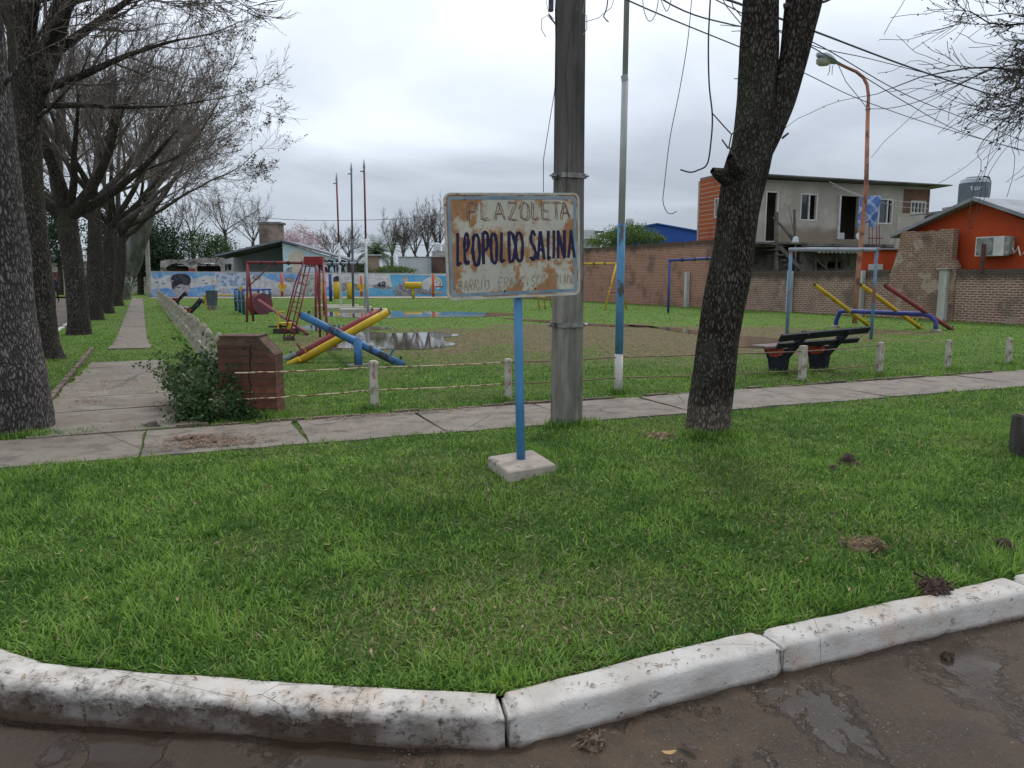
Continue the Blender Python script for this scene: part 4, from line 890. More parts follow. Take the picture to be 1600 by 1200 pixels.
    for x, y, r_ in ((680, 912, .0085), (938, 902, .0075), (376, 180, .005), (382, 145, .006), (692, 172, .004)):
        X0, Z0 = px2(x, y); sub(MB().tube([(X0, -.004, Z0), (X0, .003, Z0)], r_, 10), 'bolt', dbolt)
sign()
# ------------------------------------------------------------ concrete utility pole
def upole():
    B = G(885, 661); B.z = 0; t = thing('utility_pole', 'weathered grey concrete utility pole with two steel bands behind the name sign', 'utility pole', B)
    prof = [(-.145, -.10), (-.12, -.125), (-.045, -.125), (-.03, -.108), (.03, -.108), (.045, -.125), (.12, -.125), (.145, -.10), (.145, .10), (.12, .125), (-.12, .125), (-.145, .10)]
    c_ = NT('stained_pole_concrete'); s = c_.sep(); k = c_.mix(c_.rng(c_.noise(2, 7, (1, 1, .15), (0, 0, 0), .6), .3, .7), (.25, .235, .205), (.15, .14, .122)); k = c_.mix(c_.rng(c_.noise(9, 8, (1, 1, .12), (3, 3, 3), .7), .48, .62, 0, .7), k, (.30, .285, .25))
    k = c_.mix(c_.rng(c_.noise(5, 9, (1, 1, .2), (6, 1, 3), .7), .5, .62, 0, .7), k, (.055, .048, .04)); k = c_.mix(c_.rng(s[2], 1.6, 3.4, 0, .75), k, (.055, .052, .05)); c_.col(k); c_.rough(.9); c_.bump(c_.noise(25, 8, (1, 1, .3)), .006)
    n = len(prof); vs = []; zs = [-.3]+[i*.35 for i in range(24)]
    for z in zs:
        f = 1.0-.028*max(z, 0); a = .45
        for x, y in prof:
            x *= f; y *= f; vs.append((B.x+x*math.cos(a)-y*math.sin(a)+(R.uniform(-1, 1)*.0015), B.y+x*math.sin(a)+y*math.cos(a), z))
    MB().add(vs, [(i*n+j, i*n+(j+1) % n, (i+1)*n+(j+1) % n, (i+1)*n+j) for i in range(len(zs)-1) for j in range(n)]+[tuple((len(zs)-1)*n+j for j in range(n))]).build('shaft', c_.m, t)
    st = simple('galvanised_band', (.34, .34, .33), (.17, .16, .15), 12, .5, .002, metal=.6, c=(.12, .07, .04), cth=(.6, .7))
    for z, w in ((P(0, 276, B.y).z, .955), (P(0, 507, B.y).z, 1.02)):
        mb = MB(); a = .45; q = [(x*w*1.05, y*w*1.07) for x, y in ((-.145, -.10), (-.12, -.125), (.12, -.125), (.145, -.10), (.145, .10), (.12, .125), (-.12, .125), (-.145, .10))]; m_ = len(q)
        vs = [(B.x+x*math.cos(a)-y*math.sin(a), B.y+x*math.sin(a)+y*math.cos(a), zz) for zz in (z-.024, z+.024) for x, y in q]
        mb.add(vs, [(j, (j+1) % m_, m_+(j+1) % m_, m_+j) for j in range(m_)]+[tuple(range(m_-1, -1, -1)), tuple(range(m_, 2*m_))])
        for sx in (-1, 1):
            e = Vector((B.x+sx*.165*w, B.y-.05+sx*.03, z)); mb.box(e, (.05, .03, .05), .45); mb.tube([e+Vector((0, -.04, 0)), e+Vector((0, .05, 0))], .011, 6); mb.tube([e+Vector((-.02*sx, -.02, 0)), e+Vector((sx*.05, -.02, .002))], .013, 6)
        mb.build('steel_band', st, t)
    p = lambda x, y, d=-.17: P(x, y, B.y+d); blk = simple('cable_rubber', (.02, .02, .02), (.05, .045, .04), 20, .6)
    mb = MB(); mb.tube([p(867, -10), p(868, 60), p(867, 140), p(857, 200), p(849, 250), p(849, 300, .12)], .004, 5); mb.tube([p(870, -30), p(869, 50), p(869, 120), p(867, 145)], .009, 6)
    mb.tube([p(905, -20), p(893, 40), p(883, 110), p(888, 200), p(886, 290), p(884, 306)], .0035, 5); mb.build('loose_cable', blk, t)
    wl = simple('old_white_wire', (.30, .29, .28), (.18, .17, .17), 20, .6); mb = MB()
    mb.tube([p(868, 38), p(855, 24), p(846, 30), p(846, 46), p(853, 58)], .004, 5); mb.build('loose_wire', wl, t); mb = MB(); mb.tube([p(866, 30), p(858, 22), p(853, 2), p(861, -15)], .0035, 5); mb.build('loose_wire', wl, t); mb = MB()
    mb.tube([p(911, 55), p(917, 45), p(917, 25), p(911, 20), p(915, -10)], .0045, 5); mb.build('loose_wire', wl, t); mb = MB(); mb.tube([p(912, 35), p(935, 28), p(955, 12), p(962, -8)], .004, 5); mb.build('loose_wire', wl, t)
    mb = MB(); mb.box(p(861, 8), (.05, .05, .10)); mb.tube([p(861, -8), p(861, 18)], .022, 8); mb.tube([p(868, 38), p(857, 22)], .008, 6); mb.build('insulator', simple('dark_insulator', (.03, .03, .035), (.06, .06, .06), 9, .4), t)
    mb = MB(); mb.tube([p(952, -20), p(948, 12), p(943, 26), p(948, 32), p(951, 34)], .007, 5); mb.build('loose_cable', blk, t)
upole()
# ------------------------------------------------------------ tall flagpole by the fence
def blue_pole():
    B = G(966, 614); B.z = 0; t = thing('flagpole', 'tall flagpole painted white over blue, with white foot, standing in the front fence line', 'flagpole', B)
    wp = paint('white_pole_paint', (.46, .48, .47), (.28, .17, .10), .64, 6, .55, (.38, .40, .40)); bp = paint('blue_pole_paint', (.07, .22, .42), (.10, .10, .09), .56, 4, .6, (.12, .30, .46)); pf = paint('white_foot_paint', (.58, .56, .52), (.30, .25, .20), .6, 11, .7, (.44, .42, .38))
    z = lambda y: P(970, y, B.y).z
    MB().tube([B+Vector((0, 0, -.1)), B+Vector((0, 0, z(553)))], .058, 18).build('foot', pf, t, smooth=True)
    MB().tube([B+Vector((0, 0, z(553))), B+Vector((.0, 0, z(350)))], [.0555, .054], 18).build('lower_tube', bp, t, smooth=True)
    MB().tube([B+Vector((0, 0, z(350))), B+Vector((.01, 0, z(124)))], [.046, .0445], 18).build('middle_tube', wp, t, smooth=True)
    MB().tube([B+Vector((.01, 0, z(124)-.02)), B+Vector((.0, 0, z(118)))], .047, 18).build('collar', wp, t)
    MB().tube([B+Vector((.01, 0, z(121))), B+Vector((.02, 0, 8.6))], [.037, .034], 18).build('upper_tube', wp, t, smooth=True)
blue_pole()
# ------------------------------------------------------------ front fence
fpm = NT('flaking_post_paint'); s = fpm.sep(); k = fpm.mix(fpm.rng(fpm.noise(4, 6), .3, .7), (.50, .475, .41), (.38, .35, .29)); k = fpm.mix(fpm.rng(fpm.noise(16, 9, (1, 1, .35), (1, 1, 1), .72), .54, .60), k, (.20, .15, .10)); k = fpm.mix(fpm.rng(fpm.noise(7, 8, (1, 1, .5), (5, 1, 8), .7), .60, .66), k, (.35, .13, .05)); fpm.col(k); fpm.rough(.85); fpm.bump(fpm.noise(30, 8), .006); fpm = fpm.m
fg = 'short white concrete posts along the front of the square'
def fpost(b, h, label, kind=0, w=.095, seed=0):
    t = thing('fence_post', label, 'fence post', b, fg); mb = MB(); rg = random.Random(seed); n = 12; prof = []
    if kind == 0: prof = [(w*.62, -.05), (w*.58, .02), (w*.54, h*.5), (w*.55, h*.88), (w*.62, h*.9), (w*.64, h*.95), (w*.5, h*.99), (w*.2, h)]
    if kind == 0:
        mb.lathe(b, prof, 14)
    else:
        mb.box(b+Vector((0, 0, h/2-.03)), (w, w*.85, h+.06), .4)
    mb.v = [(x+rg.gauss(0, .0016), y+rg.gauss(0, .0016), z) for x, y, z in mb.v]
    mb.build('shaft', fpm, t, bevel=.006 if kind else 0, smooth=False)
    mb = MB(); mb.lathe(b+Vector((0, 0, -.02)), [(w*1.5, 0), (w*1.3, .035), (w*.7, .06)], 12); mb.v = [(x+rg.gauss(0, .008), y+rg.gauss(0, .008), z) for x, y, z in mb.v]; mb.build('footing', simple('crumbled_footing', (.28, .25, .2), (.16, .14, .1), 9, .95, .006) if 'crumbled_footing' not in bpy.data.materials else bpy.data.materials['crumbled_footing'], t)
    if kind == 2:
        for zz in (h*.88, h*.45): MB().tube([b+Vector((.01, -w*.55, zz)), b+Vector((.01, -w*.3, zz))], .011, 8).build('rail_hole', simple('black_hole', (.01, .01, .01), (.02, .02, .02)) if 'black_hole' not in bpy.data.materials else bpy.data.materials['black_hole'], t)
    return t
fp = [(585, 637, 563, 0, 'round rust stained white fence post nearest to the brick pillar'), (794, 626, 560, 0, 'white fence post just behind the blue sign post'), (1253, 595, 540, 1, 'white fence post standing in front of the black bench'), (1373, 586, 535, 1, 'rust streaked white fence post at the end of the rails, right of the bench'), (1480, 578, 531, 2, 'white fence post with empty rail holes, first one past the end of the rails'), (1574, 570, 528, 2, 'last white fence post near the right edge of the picture')]
fpts = []
for i, (x, y, yt, kd, lab) in enumerate(fp):
    b = G(x, y); h = P(x, yt, b.y).z; fpts.append((b, h)); fpost(b, h, lab, kd, (.095, .085, .10, .095, .085, .085)[i], i)
rm_ = paint('rusty_rail_paint', (.50, .42, .30), (.20, .10, .055), .50, 8, .8, (.42, .32, .22)); rd = paint('dark_rusty_rail', (.20, .13, .09), (.30, .26, .2), .58, 8, .8, (.12, .08, .06))
def rail(pa, pb, sag, m, label):
    t = []; 
    for i in range(13): f = i/12; q = pa.lerp(pb, f); q.z -= sag*4*f*(1-f)+.003*math.sin(i*2.3); t.append(q)
    return tag(MB().tube(t, .0085, 7).build('fence_rail', m, loc=pa, smooth=True), label, 'fence rail', 'rusty rails through the front fence posts')
a = G(375, 628)
pil_b = Vector((-3.3, 8.72, 0))
f0, f1, f4, f5 = fpts[0][0], fpts[1][0], fpts[2][0], fpts[3][0]; bp_ = G(966, 614)
def at(b, z): return Vector((b.x, b.y, z))
zu = [P(400, 581, 8.62).z, P(585, 574, f0.y).z, P(794, 566, f1.y).z, P(966, 558, bp_.y).z, P(1253, 549, f4.y).z, P(1373, 539, f5.y).z]
zl = [P(400, 622, 8.62).z, P(585, 609, f0.y).z, P(794, 599, f1.y).z, P(966, 590, bp_.y).z, P(1253, 579, f4.y).z, P(1373, 569, f5.y).z]
st_ = [P(368, 600, 8.52), f0, f1, bp_, f4, f5]; nm = ['from the brick pillar to the first white post', 'between the first white post and the blue sign post', 'behind the concrete pole, up to the flagpole', 'passing behind the leaning tree to the bench', 'in front of the black bench']
for i in range(5):
    m = rm_ if i < 2 else rd
    rail(at(st_[i], zu[i]), at(st_[i+1], zu[i+1]), .008, m, 'upper rusty rail '+nm[i]); rail(at(st_[i], zl[i]), at(st_[i+1], zl[i+1]), .014, m, 'lower rusty rail '+nm[i])
# ------------------------------------------------------------ brick pillar
def pillar():
    c = Vector((-3.08, 9.02, 0)); t = thing('brick_pillar', 'cracked red brick corner pillar with chamfered top beside the leafy shrub', 'brick pillar', c)
    h = P(390, 527, 8.9).z; w = .325; prof = [(-w, -.08), (w, -.08), (w, h-.20), (w-.18, h), (-w+.04, h), (-w, h-.05)]
    m = brick('old_red_brick', (.22, .075, .045), (.14, .052, .036), (.115, .075, .055), .27, .088, .012, (.06, .04, .03), .5, None, .025)
    rz = .06
    mb = MB().prism(prof, (0, -.19, 0), (1, 0, 0), (0, 0, 1), (0, 1, 0), .38); ob = mb.build('brickwork', m, t, loc=Vector((0, 0, 0))); ob.location = (0, 0, 0); ob.rotation_euler = (0, 0, rz); ORG[ob.name] = c
    mb = MB(); pr = [(w+.004, h-.205), (w-.18, h+.004), (-w+.04, h+.004), (-w-.004, h-.05), (-w-.004, h-.10), (-w+.04, h-.085), (w-.22, h-.10), (w-.02, h-.26)]
    mb.prism(pr, (0, -.194, 0), (1, 0, 0), (0, 0, 1), (0, 1, 0), .388); mb.prism([(-w+.02, h+.004), (w-.17, h+.004), (w-.165, h+.022), (-w+.03, h+.026)], (0, -.2, 0), (1, 0, 0), (0, 0, 1), (0, 1, 0), .4)
    ob = mb.build('mortar_cap', simple('dark_mortar', (.14, .085, .06), (.08, .055, .04), 8, .95, .02), t, loc=Vector((0, 0, 0))); ob.location = (0, 0, 0); ob.rotation_euler = (0, 0, rz)
    mb = MB(); x = .06; z = h-.08
    for i in range(9): x2 = x+R.uniform(-.025, .022); z2 = z-.06; mb.bar((x, -.19, z), (x2, -.19, z2), R.uniform(.006, .016), .012, (0, 1, 0)); x, z = x2, z2
    mb.tube([(-.02, -.186, h-.12), (-.02, -.2, h-.12)], .013, 8)
    ob = mb.build('crack', bpy.data.materials['black_hole'], t, loc=Vector((0, 0, 0))); ob.location = (0, 0, 0); ob.rotation_euler = (0, 0, rz)
pillar()
# ------------------------------------------------------------ side fence: stumpy concrete posts running away beside the path
S0 = Vector((-3.62, 9.9, 0)); sg_ = 'rough white concrete posts running away beside the path'
sp_m = NT('rough_lime_post'); k = sp_m.mix(sp_m.rng(sp_m.noise(5, 7), .3, .7), (.42, .40, .34), (.25, .22, .17)); k = sp_m.mix(sp_m.rng(sp_m.noise(9, 8, (1, 1, 1), (3, 1, 1), .7), .52, .62, 0, .8), k, (.24, .17, .11)); sp_m.col(k); sp_m.rough(.95); sp_m.bump(sp_m.noise(14, 8), .02); sp_m = sp_m.m
def sidepost(seed):
    mb = MB(); rg = random.Random(seed); n = 10; vs = []; zs = [-.05, .12, .3, .45, .57, .63, .70, .76]
    rr = [.075, .062, .058, .056, .06, .07, .066, .035]
    for z, r in zip(zs, rr):
        for j in range(n): a = 2*math.pi*j/n; q = r*(1+rg.uniform(-.12, .12)); vs.append((q*math.cos(a)*1.1, q*math.sin(a), z+rg.uniform(-.008, .008)))
    mb.add(vs, [(i*n+j, i*n+(j+1) % n, (i+1)*n+(j+1) % n, (i+1)*n+j) for i in range(len(zs)-1) for j in range(n)]+[tuple((len(zs)-1)*n+j for j in range(n))]); return mb.build('side_post', sp_m)
protos = [sidepost(i) for i in range(5)]; npst = 30
dl = ('nearest', 'second', 'third', 'fourth', 'fifth', 'sixth', 'seventh', 'eighth', 'ninth', 'tenth', 'eleventh', 'twelfth')
for i in range(npst):
    o = protos[i] if i < 5 else protos[i % 5].copy()
    if i >= 5: C.objects.link(o)
    o.location = S0+U*(i*1.7)+Vector((R.uniform(-.03, .03), 0, R.uniform(-.04, .03))); o.rotation_euler = (R.uniform(-.04, .04), R.uniform(-.04, .04), R.random()*6)
    tag(o, ('rough white fence post by the path, %s from the shrub' % dl[i]) if i < 12 else 'small rough white fence post far down beside the path, past the twelfth one', 'fence post', sg_)
for k_, zz in enumerate((.30,)):
    pts = [S0+U*(i*1.7)+Vector((0, 0, zz+R.uniform(-.015, .015))) for i in range(npst)]
    tag(MB().tube(pts, .022, 6).build('side_fence_rail', sp_m, loc=S0), 'rough pale rail joining the white posts beside the path', 'fence rail')
# ------------------------------------------------------------ benches
blk = simple('black_bench_paint', (.007, .008, .014), (.016, .018, .028), 9, .6, .003, c=(.07, .07, .08), cth=(.68, .74), spec=.25); redp = simple('red_bench_paint', (.42, .075, .03), (.30, .05, .03), 9, .7); grw = simple('grey_bench_plank', (.22, .17, .17), (.16, .12, .12), 9, .8)
def bench(loc, rz, label, scale=1., full=True):
    t = thing('park_bench', label, 'bench', loc, 'dark benches around the playground'); o = Vector(loc); m = Matrix.Rotation(rz, 3, 'Z'); q = lambda x, y, z: o+m@Vector((x*scale, y*scale, z*scale))
    ax = m@Vector((1, 0, 0)); ay = m@Vector((0, 1, 0))
    for sx in (-1, 1):
        mb = MB(); x = sx*.46
        mb.prism([(-.12, -.05), (.14, -.05), (.19, .20), (.30, .40), (-.16, .40), (-.15, .2)], q(x-.05, 0, 0), ay*scale, Vector((0, 0, scale)), ax*scale, .10); lg = mb.build('leg', blk, t)
        mb = MB(); mb.prism([(.02, .25), (.12, .25), (.285, .385), (-.14, .385), (-.1, .3)][::-1], q(x-.0535, 0, 0), ay*scale, Vector((0, 0, scale)), -ax*scale, .002); mb.prism([(.02, .25), (.12, .25), (.285, .385), (-.14, .385), (-.1, .3)], q(x+.0535, 0, 0), ay*scale, Vector((0, 0, scale)), ax*scale, .002); mb.build('red_patch', redp, lg)
        mb = MB(); mb.bar(q(x, .06, .08), q(x, -.48, .66), .09*scale, .09*scale); mb.tube([q(x, -.50, .655), q(x, -.54, .63)], .014, 6); mb.build('back_arm', blk, t)
    mb = MB(); mb.bar(q(-.98, -.47, .60), q(.98, -.47, .66), .035*scale, .115*scale, m@Vector((0, -.5, .8))); mb.build('backrest', blk, t)
    mb = MB(); mb.bar(q(-.88, -.33, .475), q(.92, -.33, .49), .035*scale, .085*scale, m@Vector((0, -.5, .8))); mb.build('backrest', blk, t)
    for y in (.0, .13, .26): mb = MB(); mb.bar(q(-.78, y, .415), q(.78, y, .42), .10*scale, .032*scale); mb.build('seat_plank', grw, t)
bench((4.92, 13.05, 0), .50, 'black slatted bench with red leg patches behind the fence right of the leaning tree', 1.08)
for (x, y, lab) in ((292, 500, 'black bench seen end on, nearer of the two beside the left fence'), (274, 479, 'black bench seen end on, farther of the two beside the left fence')):
    g = G(x, y); bench((g.x, g.y, 0), math.radians(116), lab, 1.15)
# ------------------------------------------------------------ seesaws
py_ = paint('yellow_paint', (.52, .36, .02), (.10, .08, .04), .63, 5, .55, (.44, .28, .02)); pb_ = paint('blue_tube_paint', (.04, .15, .34), (.05, .055, .07), .50, 3, .55, (.06, .15, .27)); pr_ = paint('worn_red_paint', (.24, .035, .045), (.10, .05, .05), .56, 4, .55, (.16, .04, .05)); pdb = paint('dark_blue_paint', (.025, .05, .22), (.12, .12, .16), .60, 4, .5, (.06, .07, .25)); py2 = paint('chipped_yellow', (.50, .33, .02), (.12, .07, .05), .59, 9, .5, (.55, .33, .02))
footm = simple('foot_concrete', (.25, .23, .19), (.15, .14, .11), 7, .9, .01); blackm = simple('black_steel', (.03, .025, .02), (.07, .05, .04), 9)
def beam(t, lo, hi, r, m, seat=True, hl=.22):
    mb = MB(); mid = lo.lerp(hi, .5); mb.tube([lo, lo.lerp(hi, .25), mid, lo.lerp(hi, .75), hi], r, 16); b = mb.build('beam', m, t, smooth=False)
    for p_ in b.data.polygons: p_.use_smooth = len(p_.vertices) == 4
    d = (hi-lo).normalized(); sd = d.cross(Vector((0, 0, 1))).normalized(); up = sd.cross(d)
    mb = MB(); mb.tube([hi-d*.02, hi+d*.02], r*.8, 12); mb.tube([lo-d*.02, lo+d*.02], r*.8, 12)
    for e, k in ((hi, -1), (lo, 1)): c = e+d*k*.1+up*(r+.01); mb.tube([c, c+up*.05], .02, 8)
    mb.build('end_cap', blackm, b)
    if hl:
        for k in (.14,): c = lo.lerp(hi, k)+up*r; MB().tube([c-sd*.09+up*.13, c-sd*.07+up*.03, c, c+sd*.07+up*.03, c+sd*.09+up*.13], .012, 6).build('handle', m, b)
    return b
def seesaw_left():
    t = thing('seesaw', 'triple seesaw with crossed red, yellow and blue beams on the left of the playground', 'seesaw', G(560, 572))
    a0 = G(560, 572); z = .46; e = Vector((-3.95, 17.0, 0)); ax0 = Vector((a0.x, a0.y, z)); ax1 = Vector((e.x, e.y, z))
    MB().tube([a0-Vector((0, 0, .1)), Vector((a0.x, a0.y, z+.02))], .075, 16).build('post', pb_, t, smooth=True)
    MB().tube([e-Vector((0, 0, .1)), Vector((e.x, e.y, z+.02))], .075, 12).build('post', pr_, t, smooth=True)
    MB().box((a0.x, a0.y, .005), (.38, .36, .05), .3).build('footing', footm, t); MB().box((e.x, e.y, .02), (.4, .36, .08), .2).build('footing', footm, t)
    m1 = ax0.lerp(ax1, .30); MB().tube([ax0, m1], .058, 12).build('axle', pb_, t, smooth=True); MB().tube([m1, ax1], .056, 12).build('axle', py_, t, smooth=True)
    def b(lo, hi, r, m): beam(t, lo, hi, r, m)
    b(P(630, 571, 13.95), P(471, 492, 13.95), .072, pb_)
    b(P(461, 568, 14.35), P(607, 487, 14.9), .078, py_)
    b(P(452, 562, 15.0), P(592, 487, 15.7), .075, pr_)
    for (x0, y0, x1, y1, Y, m) in ((441, 563, 462, 553, 14.9, simple('pale_seat', (.24, .27, .26), (.14, .17, .18), 9)), (450, 570, 468, 561, 14.2, py2)):
        MB().tube([P(x0, y0, Y), P(x1, y1, Y)], .055, 10).build('seat', m, t)
seesaw_left()
def seesaw_right():
    f0 = G(1305, 512); f1 = G(1463, 519); t = thing('seesaw', 'triple seesaw with two yellow beams and one red over a blue frame', 'seesaw', f0)
    q0 = P(1316, 486, f0.y-.15); q1 = P(1448, 491, f1.y+.1)
    m0 = [f0, f0.lerp(Vector((q0.x, q0.y, f0.z)), .25)+Vector((0, 0, q0.z*.55)), Vector((q0.x-.15, q0.y, q0.z-.05)), q0, q0.lerp(q1, .5)]
    MB().tube([f0-Vector((0, 0, .1)), f0+Vector((.02, 0, .22)), q0-Vector((.08, 0, .03)), q0+Vector((.08, 0, .005)), q0.lerp(q1, .5), q1-Vector((.08, 0, -.003)), q1+Vector((.1, 0, -.04)), f1+Vector((-.04, 0, .30)), f1+Vector((0, 0, -.1))], .068, 12).build('frame', pdb, t, smooth=True)
    MB().lathe(f0+Vector((0, 0, -.02)), [(.16, 0), (.14, .07), (.08, .11)], 12).build('footing', footm, t); MB().lathe(f1+Vector((0, 0, -.02)), [(.18, 0), (.16, .07), (.09, .11)], 12).build('footing', footm, t)
    def mk(pv, lo_px, hi_px, m, k=.12):
        piv = q0.lerp(q1, pv)+Vector((0, 0, .1)); lo = P(*lo_px, piv.y+.75); hi = P(*hi_px, piv.y-1.1); return beam(t, lo, hi, .062, m)
    mk(.12, (1358, 509), (1273, 445), py_); mk(.62, (1440, 514), (1345, 445), py2); mk(.97, (1490, 517), (1383, 446), pr_)
seesaw_right()
# ------------------------------------------------------------ swing frames, climbing tower
def pipe(t, pts, r, m, name='leg', n=8): return MB().tube(pts, r, n).build(name, m, t, smooth=True)
def tower():
    b = G(500, 527); t = thing('climbing_tower', 'rusty red climbing tower with ladders and a red box on top in the playground', 'play tower', b)
    Y = b.y; Y2 = G(511, 536).y; zt = P(498, 412, Y).z
    MB().box((P(491.5, 408, Y).x, Y, P(0, 407.5, Y).z), (.47, .42, P(0, 401, Y).z-P(0, 414, Y).z), .1).build('top_box', paint('box_red', (.27, .03, .03), (.12, .05, .04), .62, 5, .5, (.2, .025, .03)), t, bevel=.01)
    pipe(t, [P(500, 527, Y), P(499, 412, Y)], .030, pr_); pipe(t, [G(512, 535)-Vector((0, 0, 0)), P(505, 412, Y-.15)], .034, pr_)
    bg = G(452, 532)
    for x0, x1, dy in ((443, 476, .1), (457, 488, -.1)):
        pipe(t, [P(x0, 528 if x0 < 450 else 534, bg.y+dy), P(x1, 402, Y+dy)], .02, pr_, 'ladder_rail')
    for i in range(1, 9):
        f = i/9; pipe(t, [P(443, 528, bg.y+.1).lerp(P(476, 402, Y+.1), f), P(457, 534, bg.y-.1).lerp(P(488, 402, Y-.1), f)], .013, pr_, 'rung', 6)
    pipe(t, [P(447, 500, Y+.6), P(462, 440, Y+.5), P(478, 402, Y+.3)], .018, pr_, 'ladder_rail'); pipe(t, [P(452, 528, Y-.7), P(466, 470, Y-.3), P(480, 405, Y)], .018, pr_, 'ladder_rail')
    for yy in (440, 462, 478, 500): pipe(t, [P(460+(440-yy)*.22, yy, Y+.5), P(474+(440-yy)*.22, yy+2, Y)], .013, pr_, 'rung', 6)
    MB().lathe(bg+Vector((0, 0, -.02)), [(.16, 0), (.14, .1), (.05, .15)], 10).build('footing', blackm, t)
tower()
def swing(x0, yb0, x1, yb1, ytop, label, mt, m0, m1, r=.04, grp='metal swing frames without seats', splay=.35, joint=True):
    a = G(x0, yb0); b = G(x1, yb1); t = thing('swing_frame', label, 'swing frame', a, grp)
    za = P(x0, ytop[0], a.y).z; zb = P(x1, ytop[1], b.y).z; A = Vector((a.x, a.y, za)); B = Vector((b.x, b.y, zb)); d = (B-A); d.z = 0; d.normalize(); s = Vector((-d.y, d.x, 0))*splay
    MB().tube([A-d*.05, A.lerp(B, .5), B+d*.05], r*1.1, 10).build('crossbar', mt, t, smooth=True)
    for E, g, m in ((A, a, m0), (B, b, m1)):
        if splay:
            pipe(t, [g+s-Vector((0, 0, .05)), E], r, m); pipe(t, [g-s-Vector((0, 0, .05)), E], r, m)
        else: pipe(t, [g-Vector((0, 0, .1)), E], r, m)
    if joint:
        mb = MB()
        for i in range(4): c = A.lerp(B, .2+.2*i); mb.tube([c-d*.04, c+d*.04], r*1.5, 10); mb.tube([c, c-Vector((0, 0, .1))], .015, 6)
        mb.build('swing_hooks', blackm, t)
    return t, A, B
gp = paint('grey_tube_paint', (.30, .33, .37), (.14, .10, .10), .6, 4, .6, (.22, .25, .30)); rbp = paint('faded_blue_tube', (.10, .20, .30), (.20, .11, .08), .52, 2.5, .6, (.14, .24, .33))
t, A, B = swing(391, 503, 497, 503, (410, 411), 'red and yellow footed swing frame left of the climbing tower', pr_, pr_, pr_, .045)
pipe(t, [A.lerp(B, .38), Vector((A.x, A.y, A.z-.85))], .022, pr_, 'brace')
g = G(391, 503)
t, A, B = swing(508, 487, 573, 486, (412, 411), 'grey swing frame right of the climbing tower in front of the flagpoles', gp, pr_, gp, .05, splay=.45)
t, A, B = swing(1229, 532, 1361, 530, (390, 390), 'plain blue and rust metal frame rising behind the black bench', gp, rbp, rbp, .045, splay=0, joint=False, grp=None)
MB().tube([B+Vector((-.02, 0, 0)), B+Vector((.08, .0, 0))], .055, 10).build('elbow', gp, t)
t, A, B = swing(1044, 489, 1140, 489, (407, 402), 'blue swing frame against the brick wall, partly behind the leaning tree', pdb, pdb, pdb, .055, splay=0)
t, A, B = swing(962, 484, 880, 480, (412, 412), 'yellow and red A frame swing by the brick wall beyond the blue flagpole', py2, py2, pr_, .045, splay=.75)
for s_ in (-1,):
    dd = (B-A).normalized(); n_ = Vector((-dd.y, dd.x, 0)).normalized(); g0 = Vector((A.x, A.y, 0)); pipe(t, [g0.lerp(A, .38)+n_*.47, g0.lerp(A, .38)-n_*.47], .03, pr_, 'brace')
# yellow climbing ladder seen under the sign
def yladder():
    b = G(843, 485); t = thing('climbing_ladder', 'yellow metal climbing ladder seen below the sign, left of the concrete pole', 'climbing frame', b); 
    for x0, x1 in ((835, 843), (846, 852)): pipe(t, [G(x1, 484), P(x0, 430, b.y)], .03, py2, 'rail', 6)
    pipe(t, [G(862, 479), P(852, 430, b.y+1)], .03, py2, 'rail', 6)
    for yy in (440, 452, 464, 476): pipe(t, [P(837+(yy-430)*.14, yy, b.y), P(848+(yy-430)*.1, yy, b.y)], .018, py2, 'rung', 6)
yladder()
# red seesaw beam with a yellow seat left of the tower
def lever():
    b = G(448, 524); t = thing('seesaw', 'rusty red single seesaw lever with a small yellow seat left of the climbing tower', 'seesaw', b)
    pipe(t, [P(404, 469, 25.0), P(448, 499, 22.8), P(480, 522, 21.2)], .045, pr_, 'beam'); 
    c = P(445, 505, 22); mb = MB(); mb.box(c, (.34, .30, .05)); mb.box(c+Vector((-.15, 0, -.2)), (.05, .3, .42)); mb.box(c+Vector((.12, 0, -.16)), (.10, .26, .32)); mb.tube([c+Vector((-.15, 0, .05)), c+Vector((-.2, 0, .30)), c+Vector((0, 0, .33))], .03, 8); mb.build('seat', py_, t, bevel=.01)
    mb = MB(); mb.box((c.x+.05, c.y, .08), (.7, .35, .12)); mb.box((c.x-.2, c.y, .2), (.5, .2, .05)); mb.build('base', blackm, t, bevel=.01)
lever()
def drum():
    b = G(405, 491); t = thing('play_drum', 'dull red round play drum with a yellow rim in front of the blue bars', 'play drum', b); r = .47
    ax = Vector((.75, -.66, 0)); c = Vector((b.x, b.y, r*.95)); MB().tube([c-ax*.12, c+ax*.35], r, 28).build('drum', paint('drum_red', (.17, .045, .06), (.10, .06, .06), .55, 3, .6, (.12, .04, .06)), t)
    MB().tube([c-ax*.32, c-ax*.12], r*1.02, 28).build('rim', py2, t)
    MB().tube([c-ax*.36, c-ax*.32], r*.7, 20).build('hub', blackm, t)
drum()
def bars():
    t = thing('climbing_bars', 'blue climbing frame of upright posts and top bars behind the red drum', 'climbing frame', G(395, 487)); zt = 0
    for x, y0 in ((369, 486), (375, 489), (381, 491), (405, 482), (413, 485), (423, 488)): g = G(x, y0); z = P(x, 451, g.y).z; pipe(t, [g, Vector((g.x, g.y, z))], .075, pb_, 'post')
    mb = MB(); 
    for a_, b_ in (((369, 452, 36), (405, 451, 39)), ((381, 453, 33), (423, 452, 34.8)), ((375, 452, 34.5), (413, 452, 36.8)), ((369, 470, 36), (381, 471, 33)), ((405, 468, 38), (423, 468, 34.8))): mb.tube([P(*a_), P(*b_)], .045, 8)
    mb.build('top_bars', pdb, t); c = P(377, 452, 33.5); MB().tube([c, c+Vector((.02, -.05, 0))], .11, 14).build('yellow_disc', py2, t)
bars()
